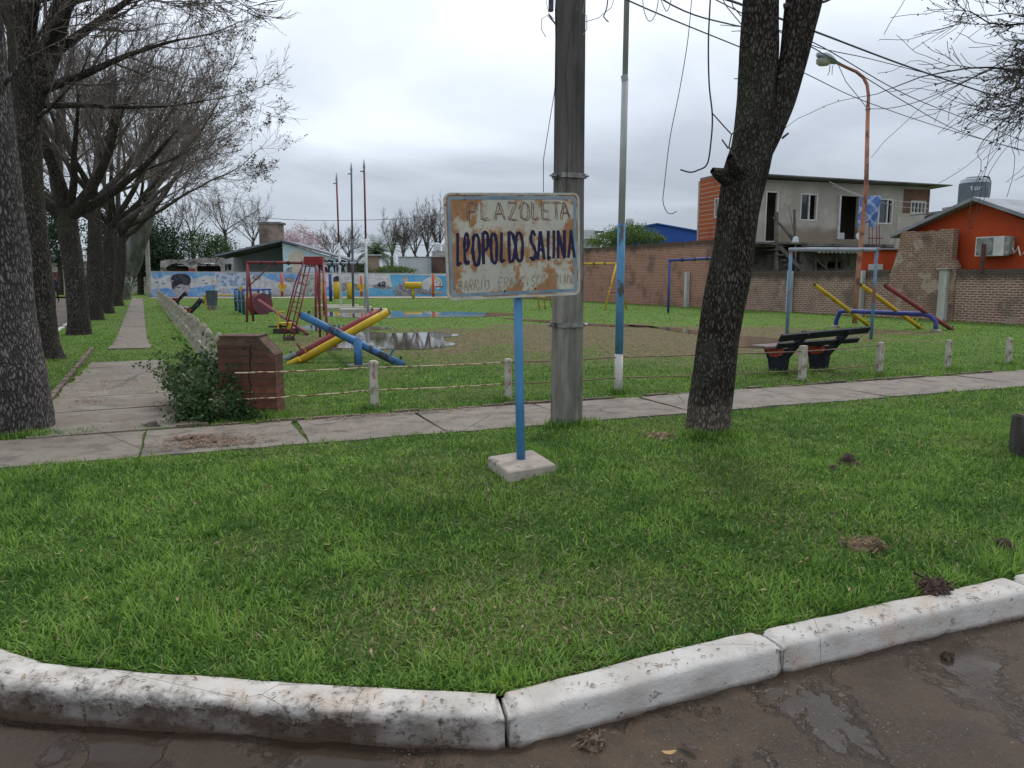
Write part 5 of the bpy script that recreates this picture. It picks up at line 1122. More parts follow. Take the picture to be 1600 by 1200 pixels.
# three distant flagpoles on concrete plates
fgd = 'three tall thin flagpoles behind the playground'
for x0, y0, x1, y1, lab, m1, m0 in ((533, 480, 523, 285, 'leftmost of the three thin flagpoles, white below and rusty red above', pr_, simple('flag_white', (.62, .62, .60), (.5, .5, .5), 4)), (552, 483, 546, 270, 'middle one of the three thin flagpoles, dark grey blue all over', paint('dark_pole', (.10, .11, .16), (.14, .08, .07), .6, 3), paint('dark_pole2', (.10, .11, .13), (.14, .08, .07), .6, 3)), (574, 486, 566, 266, 'rightmost and tallest looking of the three thin flagpoles, rusty red above', pr_, simple('flag_white2', (.60, .60, .60), (.46, .46, .47), 4))):
    b = G(x0, y0); t = thing('flagpole', lab, 'flagpole', b, fgd); top = P(x1+3, y1, b.y); mid = b.lerp(top, .52)
    pipe(t, [b, mid], .062, m0, 'lower_tube'); pipe(t, [mid, top], .045, m1, 'upper_tube'); MB().lathe(top, [(.04, 0), (.06, .15), (.03, .35), (.008, .5)], 8).build('finial', gp, t); MB().box(top+Vector((-.1, 0, -.05)), (.16, .05, .06)).build('pulley', gp, t)
    pl = MB().box((b.x-.2, b.y, .05), (2.2, .9, .14), .1).build('base_plate', simple('plate_concrete', (.42, .40, .35), (.32, .30, .26), 3) if 'plate_concrete' not in bpy.data.materials else bpy.data.materials['plate_concrete'], t, bevel=.02)
# outdoor exercise machines
eg = 'outdoor exercise machines in front of the painted wall'; orp = paint('orange_red_paint', (.45, .085, .025), (.2, .08, .05), .66, 4, .5, (.5, .09, .03))
def machine(lab, px, y0, y1, m, kind, Y=None):
    b = G(px, y0); t = thing('exercise_machine', lab, 'exercise machine', b, eg); top = P(px, y1, b.y); q = lambda dx, y, d=0: P(px+dx, y, b.y+d)
    pipe(t, [b-Vector((0, 0, .1)), Vector((b.x, b.y, top.z))], .11 if kind != 'post' else .22, m, 'post', 10)
    if kind == 'tee': pipe(t, [q(-11, 439), q(0, 438.5), q(11, 439)], .05, m, 'handlebar'); pipe(t, [q(0, 438.5, -.3), q(0, 438.5, .3)], .05, m, 'arm')
    if kind == 'disc':
        for dx, yy in ((-3.5, 447), (3.5, 447), (0, 452)): MB().tube([q(dx, yy, -.2), q(dx, yy, -.12)], .17, 14).build('disc', py_, t)
    if kind == 'drum': MB().tube([q(-13, 446), q(13, 446)], .27, 16).build('cylinder', py_, t)
    if kind == 'arms':
        pipe(t, [q(-3, 434), q(5, 434), q(12, 440), q(10, 446)], .05, py_, 'arm'); pipe(t, [q(0, 442), q(-6, 450), q(-5, 456)], .05, py_, 'arm'); MB().box(q(9, 448), (.6, .4, .1)).build('seat', simple('dark_red_seat', (.2, .05, .04), (.15, .04, .03)) if 'dark_red_seat' not in bpy.data.materials else bpy.data.materials['dark_red_seat'], t); MB().box(q(7, 457), (.7, .4, .08)).build('pedal', py_, t)
    if kind == 'post': MB().tube([top, top+Vector((0, 0, .05))], .18, 10).build('cap', m, t)
    return t
machine('yellow T shaped exercise machine in front of the painted black haired head', 333, 464, 438, py_, 'tee'); machine('orange red exercise post with yellow discs left of the climbing tower', 441, 464, 428, orp, 'disc')
machine('yellow exercise post seen just right of the tower legs', 505, 467, 441, py_, 'tee2'); machine('thick yellow exercise post left of the white flagpole foot', 526, 467, 441, py_, 'post'); machine('thick yellow exercise post between the white and the dark flagpole', 547, 467, 442, py_, 'post')
machine('dark blue exercise post beside the yellow one by the tower', 517, 471, 428, pdb, 'plain'); machine('orange red exercise machine with a yellow disc behind the grey swing frame', 565, 464, 431, orp, 'disc')
machine('yellow exercise machine with a horizontal drum at the right of the painted wall', 646, 466, 447, py_, 'drum'); machine('orange red exercise machine with yellow arms nearest the sign', 677, 464, 428, orp, 'arms')
def lowbench():
    t = thing('low_bench', 'low yellow bench rail with a grey block in front of the painted wall', 'bench', G(332, 480)); a = G(321, 480); b = G(368, 479)
    MB().box((a.x, a.y, .3), (.1, .1, .6)).build('leg', py_, t); MB().box((b.x, b.y, .3), (.1, .1, .6)).build('leg', py_, t); MB().bar(a+Vector((-.1, 0, .62)), b+Vector((0, 0, .62)), .3, .07).build('seat', py2, t)
lowbench()
g = G(332, 484); t = thing('litter_bin', 'small dark grey bin on a pale foot in front of the yellow bench rail', 'litter bin', g); MB().prism([(-.2, .22), (.2, .22), (.26, .95), (-.24, .95)], (g.x, g.y-.15, 0), (1, 0, 0), (0, 0, 1), (0, 1, 0), .3).build('bin', simple('bin_grey', (.09, .11, .12), (.06, .075, .08), 4), t); MB().box((g.x, g.y, .11), (.34, .34, .22)).build('foot', footm, t)
# ------------------------------------------------------------ walls and buildings
class PL:
    """vertical plane through O at heading ang: pixel -> (along, height)"""
    def __init__(s, O, ang): s.O = Vector((O[0], O[1], 0)); s.a = ang; s.d = Vector((math.cos(ang), math.sin(ang), 0)); s.n = Vector((-math.sin(ang), math.cos(ang), 0))
    def uv(s, px, py):
        r = P(px, py, 10.)-Vector((0, 0, CH)); t = s.n.dot(s.O)/s.n.dot(r); w = r*t; return ((w-s.O).dot(s.d), CH+w.z)
    def rect(s, x0, y0, x1, y1):
        a = s.uv(x0, y1); b = s.uv(x1, y0); return (a[0], b[0], a[1], b[1])
    def root(s, name, label, cat, group=None): return thing(name, label, cat, s.O, group)
    def put(s, mb, name, m, parent=None, **k):
        ob = mb.build(name, m, None, **k)
        if parent:
            ob.parent = parent
            if ORG[parent.name] is not None and parent.type == 'EMPTY': ob.rotation_euler = (0, 0, s.a)
        else: ob.location = s.O; ob.rotation_euler = (0, 0, s.a)
        ORG[ob.name] = s.O; return ob
def poly(mb, pts, y0, y1): return mb.prism(pts, (0, y0, 0), (1, 0, 0), (0, 0, 1), (0, 1, 0), y1-y0)
def bx(mb, r, y0, y1): x0, x1, z0, z1 = r; return mb.box(((x0+x1)/2, (y0+y1)/2, (z0+z1)/2), (x1-x0, abs(y1-y0), z1-z0))
def wall_open(mb, x0, x1, z0, z1, ops, th):
    xs = sorted({x0, x1, *[v for o in ops for v in o[:2]]}); zs = sorted({z0, z1, *[v for o in ops for v in o[2:]]})
    for a, b in zip(xs[:-1], xs[1:]):
        for c, d in zip(zs[:-1], zs[1:]):
            mx, mz = (a+b)/2, (c+d)/2
            if any(o[0] < mx < o[1] and o[2] < mz < o[3] for o in ops): continue
            bx(mb, (a, b, c, d), 0, th)
def frame(r, w, y0, y1, mull=()):
    x0, x1, z0, z1 = r; mb = MB(); bx(mb, (x0, x0+w, z0, z1), y0, y1); bx(mb, (x1-w, x1, z0, z1), y0, y1); bx(mb, (x0+w, x1-w, z1-w, z1), y0, y1); bx(mb, (x0+w, x1-w, z0, z0+w), y0, y1)
    for f in mull: c = x0+(x1-x0)*f; bx(mb, (c-w/2, c+w/2, z0+w, z1-w), y0, y1)
    return mb
def WX(Y): return 29.75-.479*Y
wang = math.atan2(-.902, .432)   # heading from far to near along the wall, so that local -y faces the square
def wY(px): u = (px-800)/F; return 29.75/(u+.479)
Y0 = 68.0; WP = PL((WX(Y0), Y0), wang)
def ws(px): y = wY(px); return (Vector((WX(y), y, 0))-WP.O).length
def wz(px, py): return P(px, py, wY(px)).z
bm1 = brick('common_brick', (.29, .13, .085), (.20, .10, .075), (.52, .44, .37), .25, .088, .021, (.11, .085, .07), .57, 1.62, .02, (.36, .28, .22)); 
bm2 = brick('red_wall_brick', (.42, .15, .09), (.28, .11, .075), (.52, .42, .34), .25, .088, .018, (.12, .085, .07), .57, 3.32, .015)
bm3 = brick('mortar_smeared_brick', (.30, .15, .10), (.24, .13, .09), (.42, .34, .27), .25, .088, .02, (.09, .07, .06), .58, None, .03, (.44, .36, .28))
def wallthing(name, label, pts, m, parent=None):
    o = Vector((WP.O.x, WP.O.y, 0)); t = thing(name, label, 'wall', WP.O); mb = poly(MB(), pts, 0, .22); WP.put(mb, 'brickwork', m, t); return t
sA, sB, sC, sD = ws(1690), ws(1483), ws(1388), ws(1165)
def ragged(s0, s1, h, a, dx=.5):
    n = int(abs(s1-s0)/dx); return [(s0+(s1-s0)*i/n, h+R.uniform(-a, a)) for i in range(n+1)]
t = wallthing('brick_wall', 'low weathered brick wall stretch below the orange house, at the right edge', [(sB+.12, -.2), (sA, -.2)]+ragged(sA, sB+.12, 1.88, .015), bm1)
t = wallthing('brick_wall', 'low weathered brick wall stretch between the leaning tree and the high mortar smeared piece', [(sD, -.2), (sC-.1, -.2)]+ragged(sC-.1, sD, 1.88, .02), bm1)
t = wallthing('brick_wall', 'tall dark red brick wall running away to the left of the leaning tree', [(0, -.2), (sD-.02, -.2)]+ragged(sD-.02, 0, 3.52, .02, 1.), bm2)
zz = wz(1430, 361); q1 = wz(1481, 406)
t = thing('brick_wall', 'high mortar smeared brick wall piece standing above the low wall left of the orange house', 'wall', WP.O)
pts = [(sC-.08, -.2), (sB+.1, -.2), (sB+.1, 1.98), (sB-.05, q1), (ws(1479), q1+.02)]+[(x_, z_+R.uniform(-.04, .04)) for x_, z_ in ragged(ws(1479), ws(1399), zz, .02, .15)]+[(ws(1395), 2.6), (ws(1390), 2.1), (sC-.08, 1.7)]
WP.put(poly(MB(), pts, -.03, .26), 'brickwork', bm3, t)
wpm = simple('white_post_concrete', (.46, .46, .43), (.33, .33, .30), 3, .8, .004, (1, 1, .4), c=(.2, .18, .14), cth=(.6, .68))
for px, py, lab, w in ((1473, 421, 'white concrete post with a flat cap in the brick wall below the orange house', .30), (1344, 423, 'white concrete post in the brick wall right behind the middle seesaw beam', .26), (1234, 424, 'white concrete post in the brick wall behind the left leg of the blue metal frame', .22), (1074, 425, 'white concrete post in the tall brick wall, left of the leaning tree', .24)):
    t = thing('wall_post', lab, 'concrete post', WP.O, 'white concrete posts set in the brick wall'); s = ws(px); h = wz(px, py); WP.put(MB().box((s, -.13, h/2-.1), (w, .2, h+.2)), 'shaft', wpm, t, bevel=.01)
    if px == 1473: WP.put(MB().box((s, -.13, h+.03), (w*1.6, .34, .05)), 'cap', wpm, t)
# mural wall
MP = PL((-29.2, 62.0), math.atan2(4, 24)); white = NT('mural_white'); k = white.mix(white.rng(white.noise(1.2, 6), .35, .65), (.62, .64, .66), (.50, .52, .54)); s_ = white.sep(); k = white.mix(white.rng(white.noise(2.8, 8, (1, 1, 1), (3, 3, 3), .7), .54, .6, 0, .5), k, (.25, .27, .33)); k = white.mix(white.rng(s_[2], .25, .0, 0, .6), k, (.25, .22, .19)); white.col(k); white = white.m
t = MP.root('painted_wall', 'long low wall with a blue and white mural at the far side', 'wall'); L_ = (Vector((WX(67.6), 67.6, 0))-MP.O).length
wall_ob = MP.put(poly(MB(), [(-.1, -.2), (L_, -.2), (L_, 1.86), (0, 2.04)], 0, .2), 'wall', white, t)
MP.put(poly(MB(), [(-.1, 2.04), (L_, 1.862), (L_, 1.90), (-.1, 2.085)], -.03, .23), 'coping', simple('coping_grey', (.42, .42, .42), (.3, .3, .3), 2), t)
def blotch(name, a, b, sc_=2.2, c=None, lo=.46, hi=.54):
    n = NT(name); k = n.mix(n.rng(n.noise(sc_, 8, (1, 1, 1), (1, 4, 2), .65), lo, hi), a, b)
    if c: k = n.mix(n.rng(n.noise(sc_*2.6, 8, (1, 1, 1), (7, 4, 2), .7), .55, .6), k, c)
    n.col(k); n.rough(.8); return n.m
mbl = blotch('mural_blue', (.13, .31, .60), (.20, .38, .64), 1.2, (.40, .52, .68)); msk = blotch('mural_sketch', (.45, .52, .62), (.16, .24, .40), 2.6, (.62, .62, .62)); mcy = blotch('mural_sky', (.10, .36, .62), (.16, .42, .64), 1.1)
mgr = blotch('mural_scribble', (.40, .44, .40), (.20, .24, .22), 4.5, (.55, .55, .52)); mdk = blotch('mural_dark', (.03, .03, .045), (.06, .06, .08), 2); mgy = blotch('mural_grey', (.30, .30, .33), (.17, .17, .20), 3, (.46, .46, .48)); mfl = blotch('mural_face', (.42, .42, .44), (.28, .28, .31), 3.2, (.56, .55, .54)); mpk = blotch('mural_outline', (.50, .50, .53), (.38, .37, .42), 3.5, (.25, .25, .30)); mtan = blotch('mural_cream', (.58, .50, .40), (.50, .46, .40), 2)
layer = [0]
def paintp(pts, m, name='painted_shape', off=None):
    layer[0] += 1; d = -.004-.0035*(off if off is not None else layer[0]); q = [MP.uv(*p) for p in pts]; MP.put(poly(MB(), q, d, d+.0033), name, m, t)
def curve(pts, n=5):
    o = []; q = [pts[0]]+pts+[pts[-1]]
    for i in range(1, len(q)-2):
        for j in range(n):
            t_ = j/n; o.append(tuple(.5*((2*q[i][k])+(q[i+1][k]-q[i-1][k])*t_+(2*q[i-1][k]-5*q[i][k]+4*q[i+1][k]-q[i+2][k])*t_*t_+(-q[i-1][k]+3*q[i][k]-3*q[i+1][k]+q[i+2][k])*t_**3) for k in (0, 1)))
    return o+[pts[-1]]
def blob(cx, cy, rx, ry, j=.12, n=18): return [(cx+rx*math.cos(6.283*i/n)*(1+R.uniform(-j, j)), cy+ry*math.sin(6.283*i/n)*(1+R.uniform(-j, j))) for i in range(n)]
paintp([(237, 425), (336, 426)]+curve([(336, 431), (318, 431), (300, 436), (285, 433), (262, 430), (250, 435), (237, 434)]), mbl, 'flag_stripe', 1)
paintp([(336, 463), (237, 463)]+curve([(237, 452), (250, 451), (262, 450), (275, 453), (300, 450), (318, 447), (336, 445)]), mbl, 'flag_stripe', 1)
paintp([(338, 426), (383, 426.5), (384, 446), (338, 447)], msk, 'painted_shape', 1); paintp(blob(350, 455, 9, 5), mpk, 'painted_shape', 1)
paintp([(386, 426.5), (470, 428)]+curve([(470, 440), (455, 437), (440, 441), (425, 438), (412, 432), (400, 429), (386, 430)]), mbl, 'painted_sky', 1)
paintp([(357, 463), (357, 450), (384, 449), (400, 452), (404, 463)], blotch('mural_pale_blue', (.42, .52, .66), (.28, .38, .56), 2.4, (.6, .6, .6)), 'painted_shape', 1)
paintp(curve([(268, 441), (267, 434), (272, 429), (282, 427.5), (292, 429), (298, 435), (297, 443), (292, 446), (282, 444), (275, 448), (270, 452), (268, 446)]), mdk, 'painted_hair', 3)
paintp(curve([(271, 452), (275, 446), (284, 443), (296, 444), (297, 452), (293, 459), (288, 463), (277, 463), (271, 457)]), mfl, 'painted_face', 2)
paintp(curve([(286, 460), (291, 459), (294, 461), (291, 462.5), (286, 462)]), mdk, 'painted_shape', 4); paintp(curve([(275, 449), (280, 448), (283, 449), (279, 450)]), mdk, 'painted_shape', 4)
for cx, cy, rx, ry in ((399, 442, 8, 12), (421, 450, 9, 11), (450, 447, 9, 14)):
    paintp(blob(cx, cy, rx, ry, .04), mpk, 'painted_face', 3); paintp(blob(cx, cy+1, rx-1.6, ry-2.2, .04), white, 'painted_face', 4)
paintp(blob(401, 434, 7, 4), mgy, 'painted_hair', 5); paintp(blob(452, 437, 8, 4.5), mgy, 'painted_hair', 5)
paintp([(472, 428), (506, 429), (505, 462), (484, 463), (470, 460)], mgr, 'painted_scrub', 5)
paintp([(508, 455), (530, 457), (550, 455), (572, 456), (572, 463), (508, 463)], mcy, 'painted_shape', 1)
paintp(blob(526, 437, 5.5, 6), mdk, 'painted_head', 2); paintp(curve([(519, 446), (535, 442), (556, 443), (566, 447), (562, 454), (548, 453), (535, 455), (522, 454)]), mgy, 'painted_animal', 3); paintp(curve([(508, 450), (516, 448), (520, 456), (508, 458)]), mbl, 'painted_shape', 4)
paintp([(576, 450), (590, 450), (616, 453), (616, 463), (576, 463)], mcy, 'painted_shape', 1); paintp(curve([(578, 446), (590, 444), (601, 446), (615, 450), (604, 452), (585, 450)]), mgy, 'painted_shape', 2)
paintp([(609, 429), (760, 432), (760, 463), (616, 463)], mcy, 'painted_sky', 1)
paintp(curve([(617, 463), (618, 450), (624, 444), (631, 442), (639, 444), (643, 452), (644, 463)]), mgy, 'painted_figure', 3); paintp(blob(633, 437, 5, 6.5), mfl, 'painted_head', 4)
paintp(curve([(662, 452), (660, 441), (668, 434), (678, 432), (688, 436), (691, 446), (684, 452), (676, 446), (668, 458)]), white, 'painted_animal', 2); paintp(curve([(640, 455), (660, 452), (676, 456), (694, 457), (676, 460), (650, 459)]), mgy, 'painted_shape', 3)
for x0, y0 in ((245, 441), (256, 443), (268, 439), (318, 438), (322, 443)): paintp(blob(x0, y0, 3, 1.4, .3, 9), mgy, 'painted_shape', 6)
def text_on(pl, s, x0, y0, x1, y1, r, m, parent, y=-.03, name='lettering', gap=.28):
    mb = MB(); n = len(s); w = (x1-x0)/n
    for i, ch in enumerate(s):
        if ch == ' ': continue
        a = pl.uv(x0+w*i+w*gap*.5, y1); b = pl.uv(x0+w*(i+1)-w*gap*.5, y0); letter(mb, ch, a[0], a[1], b[0]-a[0], b[1]-a[1], r, y, .3)
    return pl.put(mb, name, m, parent)
ptx = simple('black_letter_paint', (.02, .02, .03), (.05, .05, .07), 9)
text_on(MP, '4R', 589, 441, 603, 449, .05, ptx, t, -.035)
# concrete post at the left end of the mural
b = Vector((-29.4, 61.0, 0)); t = thing('concrete_post', 'slim tall grey concrete post leaning slightly at the left end of the painted wall', 'post', b); MB().bar(P(233.5, 466, 61), P(229, 362, 61), .26, .22, (0, 1, 0)).build('shaft', simple('post_concrete', (.34, .33, .29), (.22, .21, .19), 1.5, .9), t)
# painted gable building
BP = PL((-25.2, 69.0), .06); t = BP.root('painted_building', 'low gabled building painted pale blue with black lettering, behind the painted wall', 'building')
lb = blotch('pale_blue_wall', (.50, .62, .70), (.42, .57, .68), .8, (.56, .62, .63)); roofm = simple('grey_roof_edge', (.20, .21, .24), (.14, .15, .17), 2); wh = simple('house_white', (.56, .57, .58), (.44, .45, .46), 1.3)
rg_ = BP.uv(441, 377); re = BP.uv(602, 424); rl = BP.uv(345, 401); x440 = rg_[0]
BP.put(poly(MB(), [(x440, 0), (re[0]-.3, 0), (re[0]-.3, re[1]-.05), (x440, rg_[1]-.12)], 0, .25), 'gable_wall', lb, t)
BP.put(poly(MB(), [(rl[0], 0), (x440-.01, 0), (x440-.01, rg_[1]-.15), (rl[0], rl[1]-.1)], 3.2, 3.4), 'porch_wall', simple('porch_grey', (.20, .23, .24), (.26, .29, .29), .5), t)
a = BP.rect(347, 402, 364, 470); BP.put(poly(MB(), [(a[0], 0), (a[1], 0), (a[1], a[3]+.0), (a[0], a[3]-.28)], 0, 3.2), 'side_wall', wh, t)
MBr = MB(); poly(MBr, [(rl[0]-.4, rl[1]-.02), (x440, rg_[1]-.02), (x440, rg_[1]+.16), (rl[0]-.4, rl[1]+.14)], -.5, 9); poly(MBr, [(x440+.003, rg_[1]-.02), (re[0]+.2, re[1]-.1), (re[0]+.2, re[1]+.06), (x440+.003, rg_[1]+.16)], -.4, 9); BP.put(MBr, 'roof', roofm, t)
BP.put(poly(MB(), [(rl[0], 0), (re[0]-.3, 0), (re[0]-.3, re[1]-.2), (x440, rg_[1]-.3), (rl[0], rl[1]-.3)], 8, 8.2), 'back_wall', wh, t)
for x_, y0, y1 in ((352, 412, 422), (359, 412, 422)): r = BP.rect(x_-1.6, y0, x_+1.6, y1); BP.put(bx(MB(), r, -.03, .02), 'window', ptx, t)
r = [BP.uv(*p_) for p_ in curve([(452, 426), (455, 410), (450, 402), (456, 393), (466, 391), (475, 396), (474, 406), (470, 414), (472, 426)])]; BP.put(poly(MB(), r, -.02, -.005), 'painted_figure', mtan, t)
r = [BP.uv(*p_) for p_ in curve([(446, 426), (448, 420), (454, 417), (457, 421), (455, 426)])]; BP.put(poly(MB(), r, -.03, -.021), 'painted_shape', mgy, t)
text_on(BP, 'LEOPOLDO', 482, 407, 540, 416, .075, ptx, t, -.03); text_on(BP, 'SALINA', 500, 417, 539, 426, .075, ptx, t, -.03)
CPp = PL(P(421, 400, 78)[:2], .0); t = CPp.root('brick_chimney', 'square pale brick tower above the porch roof of the painted building', 'chimney'); r = CPp.rect(408, 350, 435, 440); bt = brick('tower_brick', (.34, .25, .19), (.27, .20, .16), (.36, .31, .27), .5, .2, .03, (.07, .06, .055), .5)
CPp.put(bx(MB(), (r[0], r[1], 0, r[3]), 0, 1.8), 'shaft', bt, t); r2 = CPp.rect(405, 349, 438, 352); CPp.put(bx(MB(), (r2[0], r2[1], r[3], r[3]+.2), -.1, 1.9), 'cap', simple('tower_cap', (.18, .16, .14), (.1, .09, .08), 1), t)
# old white arcade
AP = PL(P(254, 430, 66.5)[:2], .05); t = AP.root('arcade_wall', 'mould stained white wall with two dark arches behind the left part of the painted wall', 'wall'); am = simple('mouldy_white', (.46, .44, .42), (.22, .20, .19), .9, .9, .01, c=(.10, .09, .085), cth=(.5, .6), cs=2)
def arch(x0, x1, ytop, yside):
    o = []
    for i in range(11): f = i/10; o.append((x0+(x1-x0)*f, yside-(yside-ytop)*math.sin(math.pi*f)))
    return [AP.uv(*p_) for p_ in o]
top = [(250, 408), (262, 405.5), (285, 406), (300, 405), (315, 403.5), (346, 403)]; mb = MB(); A1 = arch(258, 295, 411, 418); A2 = arch(306, 345, 410, 417)
low = [AP.uv(250, 432)]+[(A1[0][0], 0)]+A1+[(A1[-1][0], 0)]+[(A2[0][0], 0)]+A2+[(A2[-1][0], 0)]; tp = [AP.uv(*p_) for p_ in top]; tp[-1] = (A2[-1][0]+.25, tp[-1][1])
low[0] = (tp[0][0], 0); poly(mb, low+[(A2[-1][0]+.25, 0)]+tp[::-1], 0, .35); AP.put(mb, 'wall', am, t)
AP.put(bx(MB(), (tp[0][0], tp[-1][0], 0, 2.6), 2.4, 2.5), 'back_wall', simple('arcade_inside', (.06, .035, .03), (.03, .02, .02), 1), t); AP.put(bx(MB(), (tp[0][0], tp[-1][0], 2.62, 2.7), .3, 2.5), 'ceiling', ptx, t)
r = AP.rect(296, 419, 305, 426); AP.put(bx(MB(), r, -.02, 0), 'red_band', simple('band_red', (.30, .06, .05), (.2, .04, .04), 3), t)
mb = MB()
for i in range(8): x_ = A1[0][0]+(A1[-1][0]-A1[0][0])*(i+.5)/8; mb.box((x_, .2, 1.1), (.04, .04, 2.4))
AP.put(mb, 'grille', simple('grille_red', (.14, .04, .03), (.08, .03, .03), 3), t)
# small structures right of the painted building
def shed(name, label, cat, x0, y0, x1, Y, m, depth=3, ang=.05, h0=0, cap=None):
    p_ = PL(P(x0, 440, Y)[:2], ang); t = p_.root(name, label, cat); r = p_.rect(x0, y0, x1, 440); p_.put(bx(MB(), (r[0], r[1], h0, r[3]), 0, depth), 'body', m, t)
    if cap: p_.put(bx(MB(), (r[0]-cap[0], r[1]+cap[0], r[3]+.002, r[3]+cap[1]), -cap[0], depth+cap[0]), 'cap', cap[2], t)
    return p_, t, r
cg = simple('grey_cap', (.36, .36, .35), (.24, .24, .23), 2); dkb = brick('dark_brick', (.16, .08, .06), (.12, .065, .05), (.16, .12, .10), .3, .1, .02, (.05, .04, .04), .5)
shed('gate_pillar', 'pale brick gate pillar with a flat slab on top left of the palm tree', 'pillar', 573, 400, 590, 67.5, brick('pale_pillar_brick', (.34, .24, .17), (.27, .19, .14), (.34, .29, .24), .4, .14, .03, (.1, .08, .07), .55), .9, cap=(.25, .14, cg))
shed('brick_outbuilding', 'dark brick outbuilding between the painted building and the gate pillar', 'building', 543, 412, 572, 69, dkb, 3, cap=(.15, .1, simple('black_cap', (.04, .04, .045), (.07, .07, .08), 2)))
shed('shed', 'plain pale grey shed with a flat bright front right of the palm tree', 'shed', 623, 402, 674, 71, simple('shed_panel', (.52, .55, .58), (.46, .49, .52), .7), 4, cap=(.08, .06, cg))
p_, t, r = shed('brick_house', 'small brick house under the pair of white tanks, just left of the sign', 'building', 675, 402, 760, 70, dkb, 4, cap=(.1, .1, cg)); 
r = p_.rect(675, 392, 704, 402); p_.put(bx(MB(), (r[0], r[1], r[2], r[3]), .2, 2), 'water_tank_stand', cg, t)
tkw = simple('tank_white', (.56, .58, .60), (.48, .50, .52), 2, .5); tkg = simple('tank_grey', (.13, .15, .18), (.10, .12, .145), 2, .5)
def tank(label, px, y0, y1, w, Y, m, dome=True):
    b = P(px, y1, Y); r = w/2*Y/F; h = P(px, y0, Y).z-b.z; t = thing('water_tank', label, 'water tank', b, 'water tanks on the roofs')
    MB().lathe(b, [(r*.98, 0), (r, .03), (r, h*.72), (r*.97, h*.74), (r, h*.77), (r*.85, h*.9), (r*.55, h*.93)], 28).build('tank', m, t, smooth=False); MB().lathe(b+Vector((0, 0, h*.93)), [(r*.58, 0), (r*.6, h*.04), (r*.3, h*.07)], 20).build('lid', m, t)
    return t, b, r, h
tank('small white water tank just left of the sign, left one of the pair', 683, 379, 391.5, 11, 70.5, tkw); tank('small white water tank touching the left edge of the sign, right one of the pair', 697, 379, 391.5, 12, 70.8, tkw)
t, b, r, h = tank('white water tank showing right of the sign and concrete pole', 922, 356, 374, 24, 60, tkw); MB().lathe(b+Vector((r+.1, -r, h*.5)), [(.02, 0), (.25, .05), (.36, .14)], 14).build('dish', tkg, t)
shed('tank_stand', 'grey concrete block carrying the white tank beyond the tall brick wall', 'stand', 908, 374, 938, 59.5, cg, 2)
tank('small cream tank above the green bush beyond the blue flagpole', 984, 341, 352, 12, 66, simple('tank_cream', (.5, .48, .40), (.42, .40, .33), 2)); shed('tank_tower', 'slim grey tower under the small cream tank', 'stand', 980, 352, 988, 65.5, cg, 1)
# blue metal roofed building
QP = PL(P(960, 380, 64)[:2], .06); t = QP.root('blue_shed', 'big shed with a bright blue metal gable behind the tall brick wall', 'building'); blm = simple('blue_sheet', (.012, .06, .30), (.02, .08, .34), .4, .5)
pg = [QP.uv(*p_) for p_ in ((955, 364), (1026, 350.5), (1030, 350.5), (1112, 366))]; QP.put(poly(MB(), [(pg[0][0], 0), (pg[3][0], 0), (pg[3][0], pg[3][1]), (pg[2][0], pg[2][1]), (pg[1][0], pg[1][1]), (pg[0][0], pg[0][1])], 0, .2), 'gable', blm, t)
mb = MB(); poly(mb, [(pg[0][0]-.3, pg[0][1]), (pg[1][0], pg[1][1]+.003), (pg[1][0], pg[1][1]+.1), (pg[0][0]-.3, pg[0][1]+.1)], -.2, 14); poly(mb, [(pg[1][0]+.003, pg[1][1]+.003), (pg[3][0]+.3, pg[3][1]-.05), (pg[3][0]+.3, pg[3][1]+.05), (pg[1][0]+.003, pg[1][1]+.1)], -.2, 14); QP.put(mb, 'roof', simple('blue_roof', (.03, .10, .36), (.02, .08, .32), .6, .45), t)
# two storey unfinished house
ren = NT('cement_render'); s_ = ren.sep(); k = ren.mix(ren.rng(ren.noise(.5, 7), .35, .65), (.40, .37, .32), (.31, .28, .24)); k = ren.mix(ren.rng(ren.noise(1.6, 8, (1, 1, .6), (3, 1, 1), .7), .5, .64, 0, .6), k, (.47, .44, .39))
st = ren.ma('MULTIPLY', ren.rng(ren.ma('ADD', s_[2], ren.ma('MULTIPLY', ren.noise(.8, 5), 1.3)), 4.95, 4.45), ren.rng(ren.ma('ABSOLUTE', ren.ma('SUBTRACT', s_[0], 4.3)), 2.9, 2.3)); k = ren.mix(ren.ma('MULTIPLY', st, .75), k, (.19, .145, .095)); ren.col(k); ren.bump(ren.noise(9, 7), .006); ren = ren.m
CX, CY = .302*38.4, 38.4; HP = PL((CX, CY), math.atan2(.34, 1)); t = HP.root('house', 'unfinished two storey house with grey cement upper wall and an orange brick end', 'house')
zfl = HP.uv(1205, 379)[1]; zr = HP.uv(1195, 277)[1]; xe = HP.uv(1453, 300)[0]
whf = simple('white_frame', (.58, .58, .57), (.48, .48, .47), 3); gl = NT('dark_glass'); gl.col((.03, .035, .04)); gl.rough(.08); gl.b.inputs['Specular IOR Level'].default_value = .7; gl = gl.m
d1 = HP.rect(1193.5, 299, 1217, 378.5); w1 = HP.rect(1249, 303, 1278, 344.5); d2 = HP.rect(1307, 307, 1343, 373.5); w2 = HP.rect(1371, 311, 1396, 350); w3 = HP.rect(1423, 315, 1447, 333)
mb = MB(); wall_open(mb, .0, xe, zfl, zr-.1, [d1, w1, d2, w2, w3], .2); HP.put(mb, 'upper_wall', ren, t)
HP.put(bx(MB(), (xe-.2, xe, 0, zr-.1), .201, 4.4), 'side_wall', ren, t); HP.put(bx(MB(), (.25, xe, 0, zr-.1), 4.402, 4.6), 'back_wall', ren, t); HP.put(bx(MB(), (.22, xe-.21, zfl-.2, zfl-.02), .21, 4.4), 'floor_slab', ren, t)
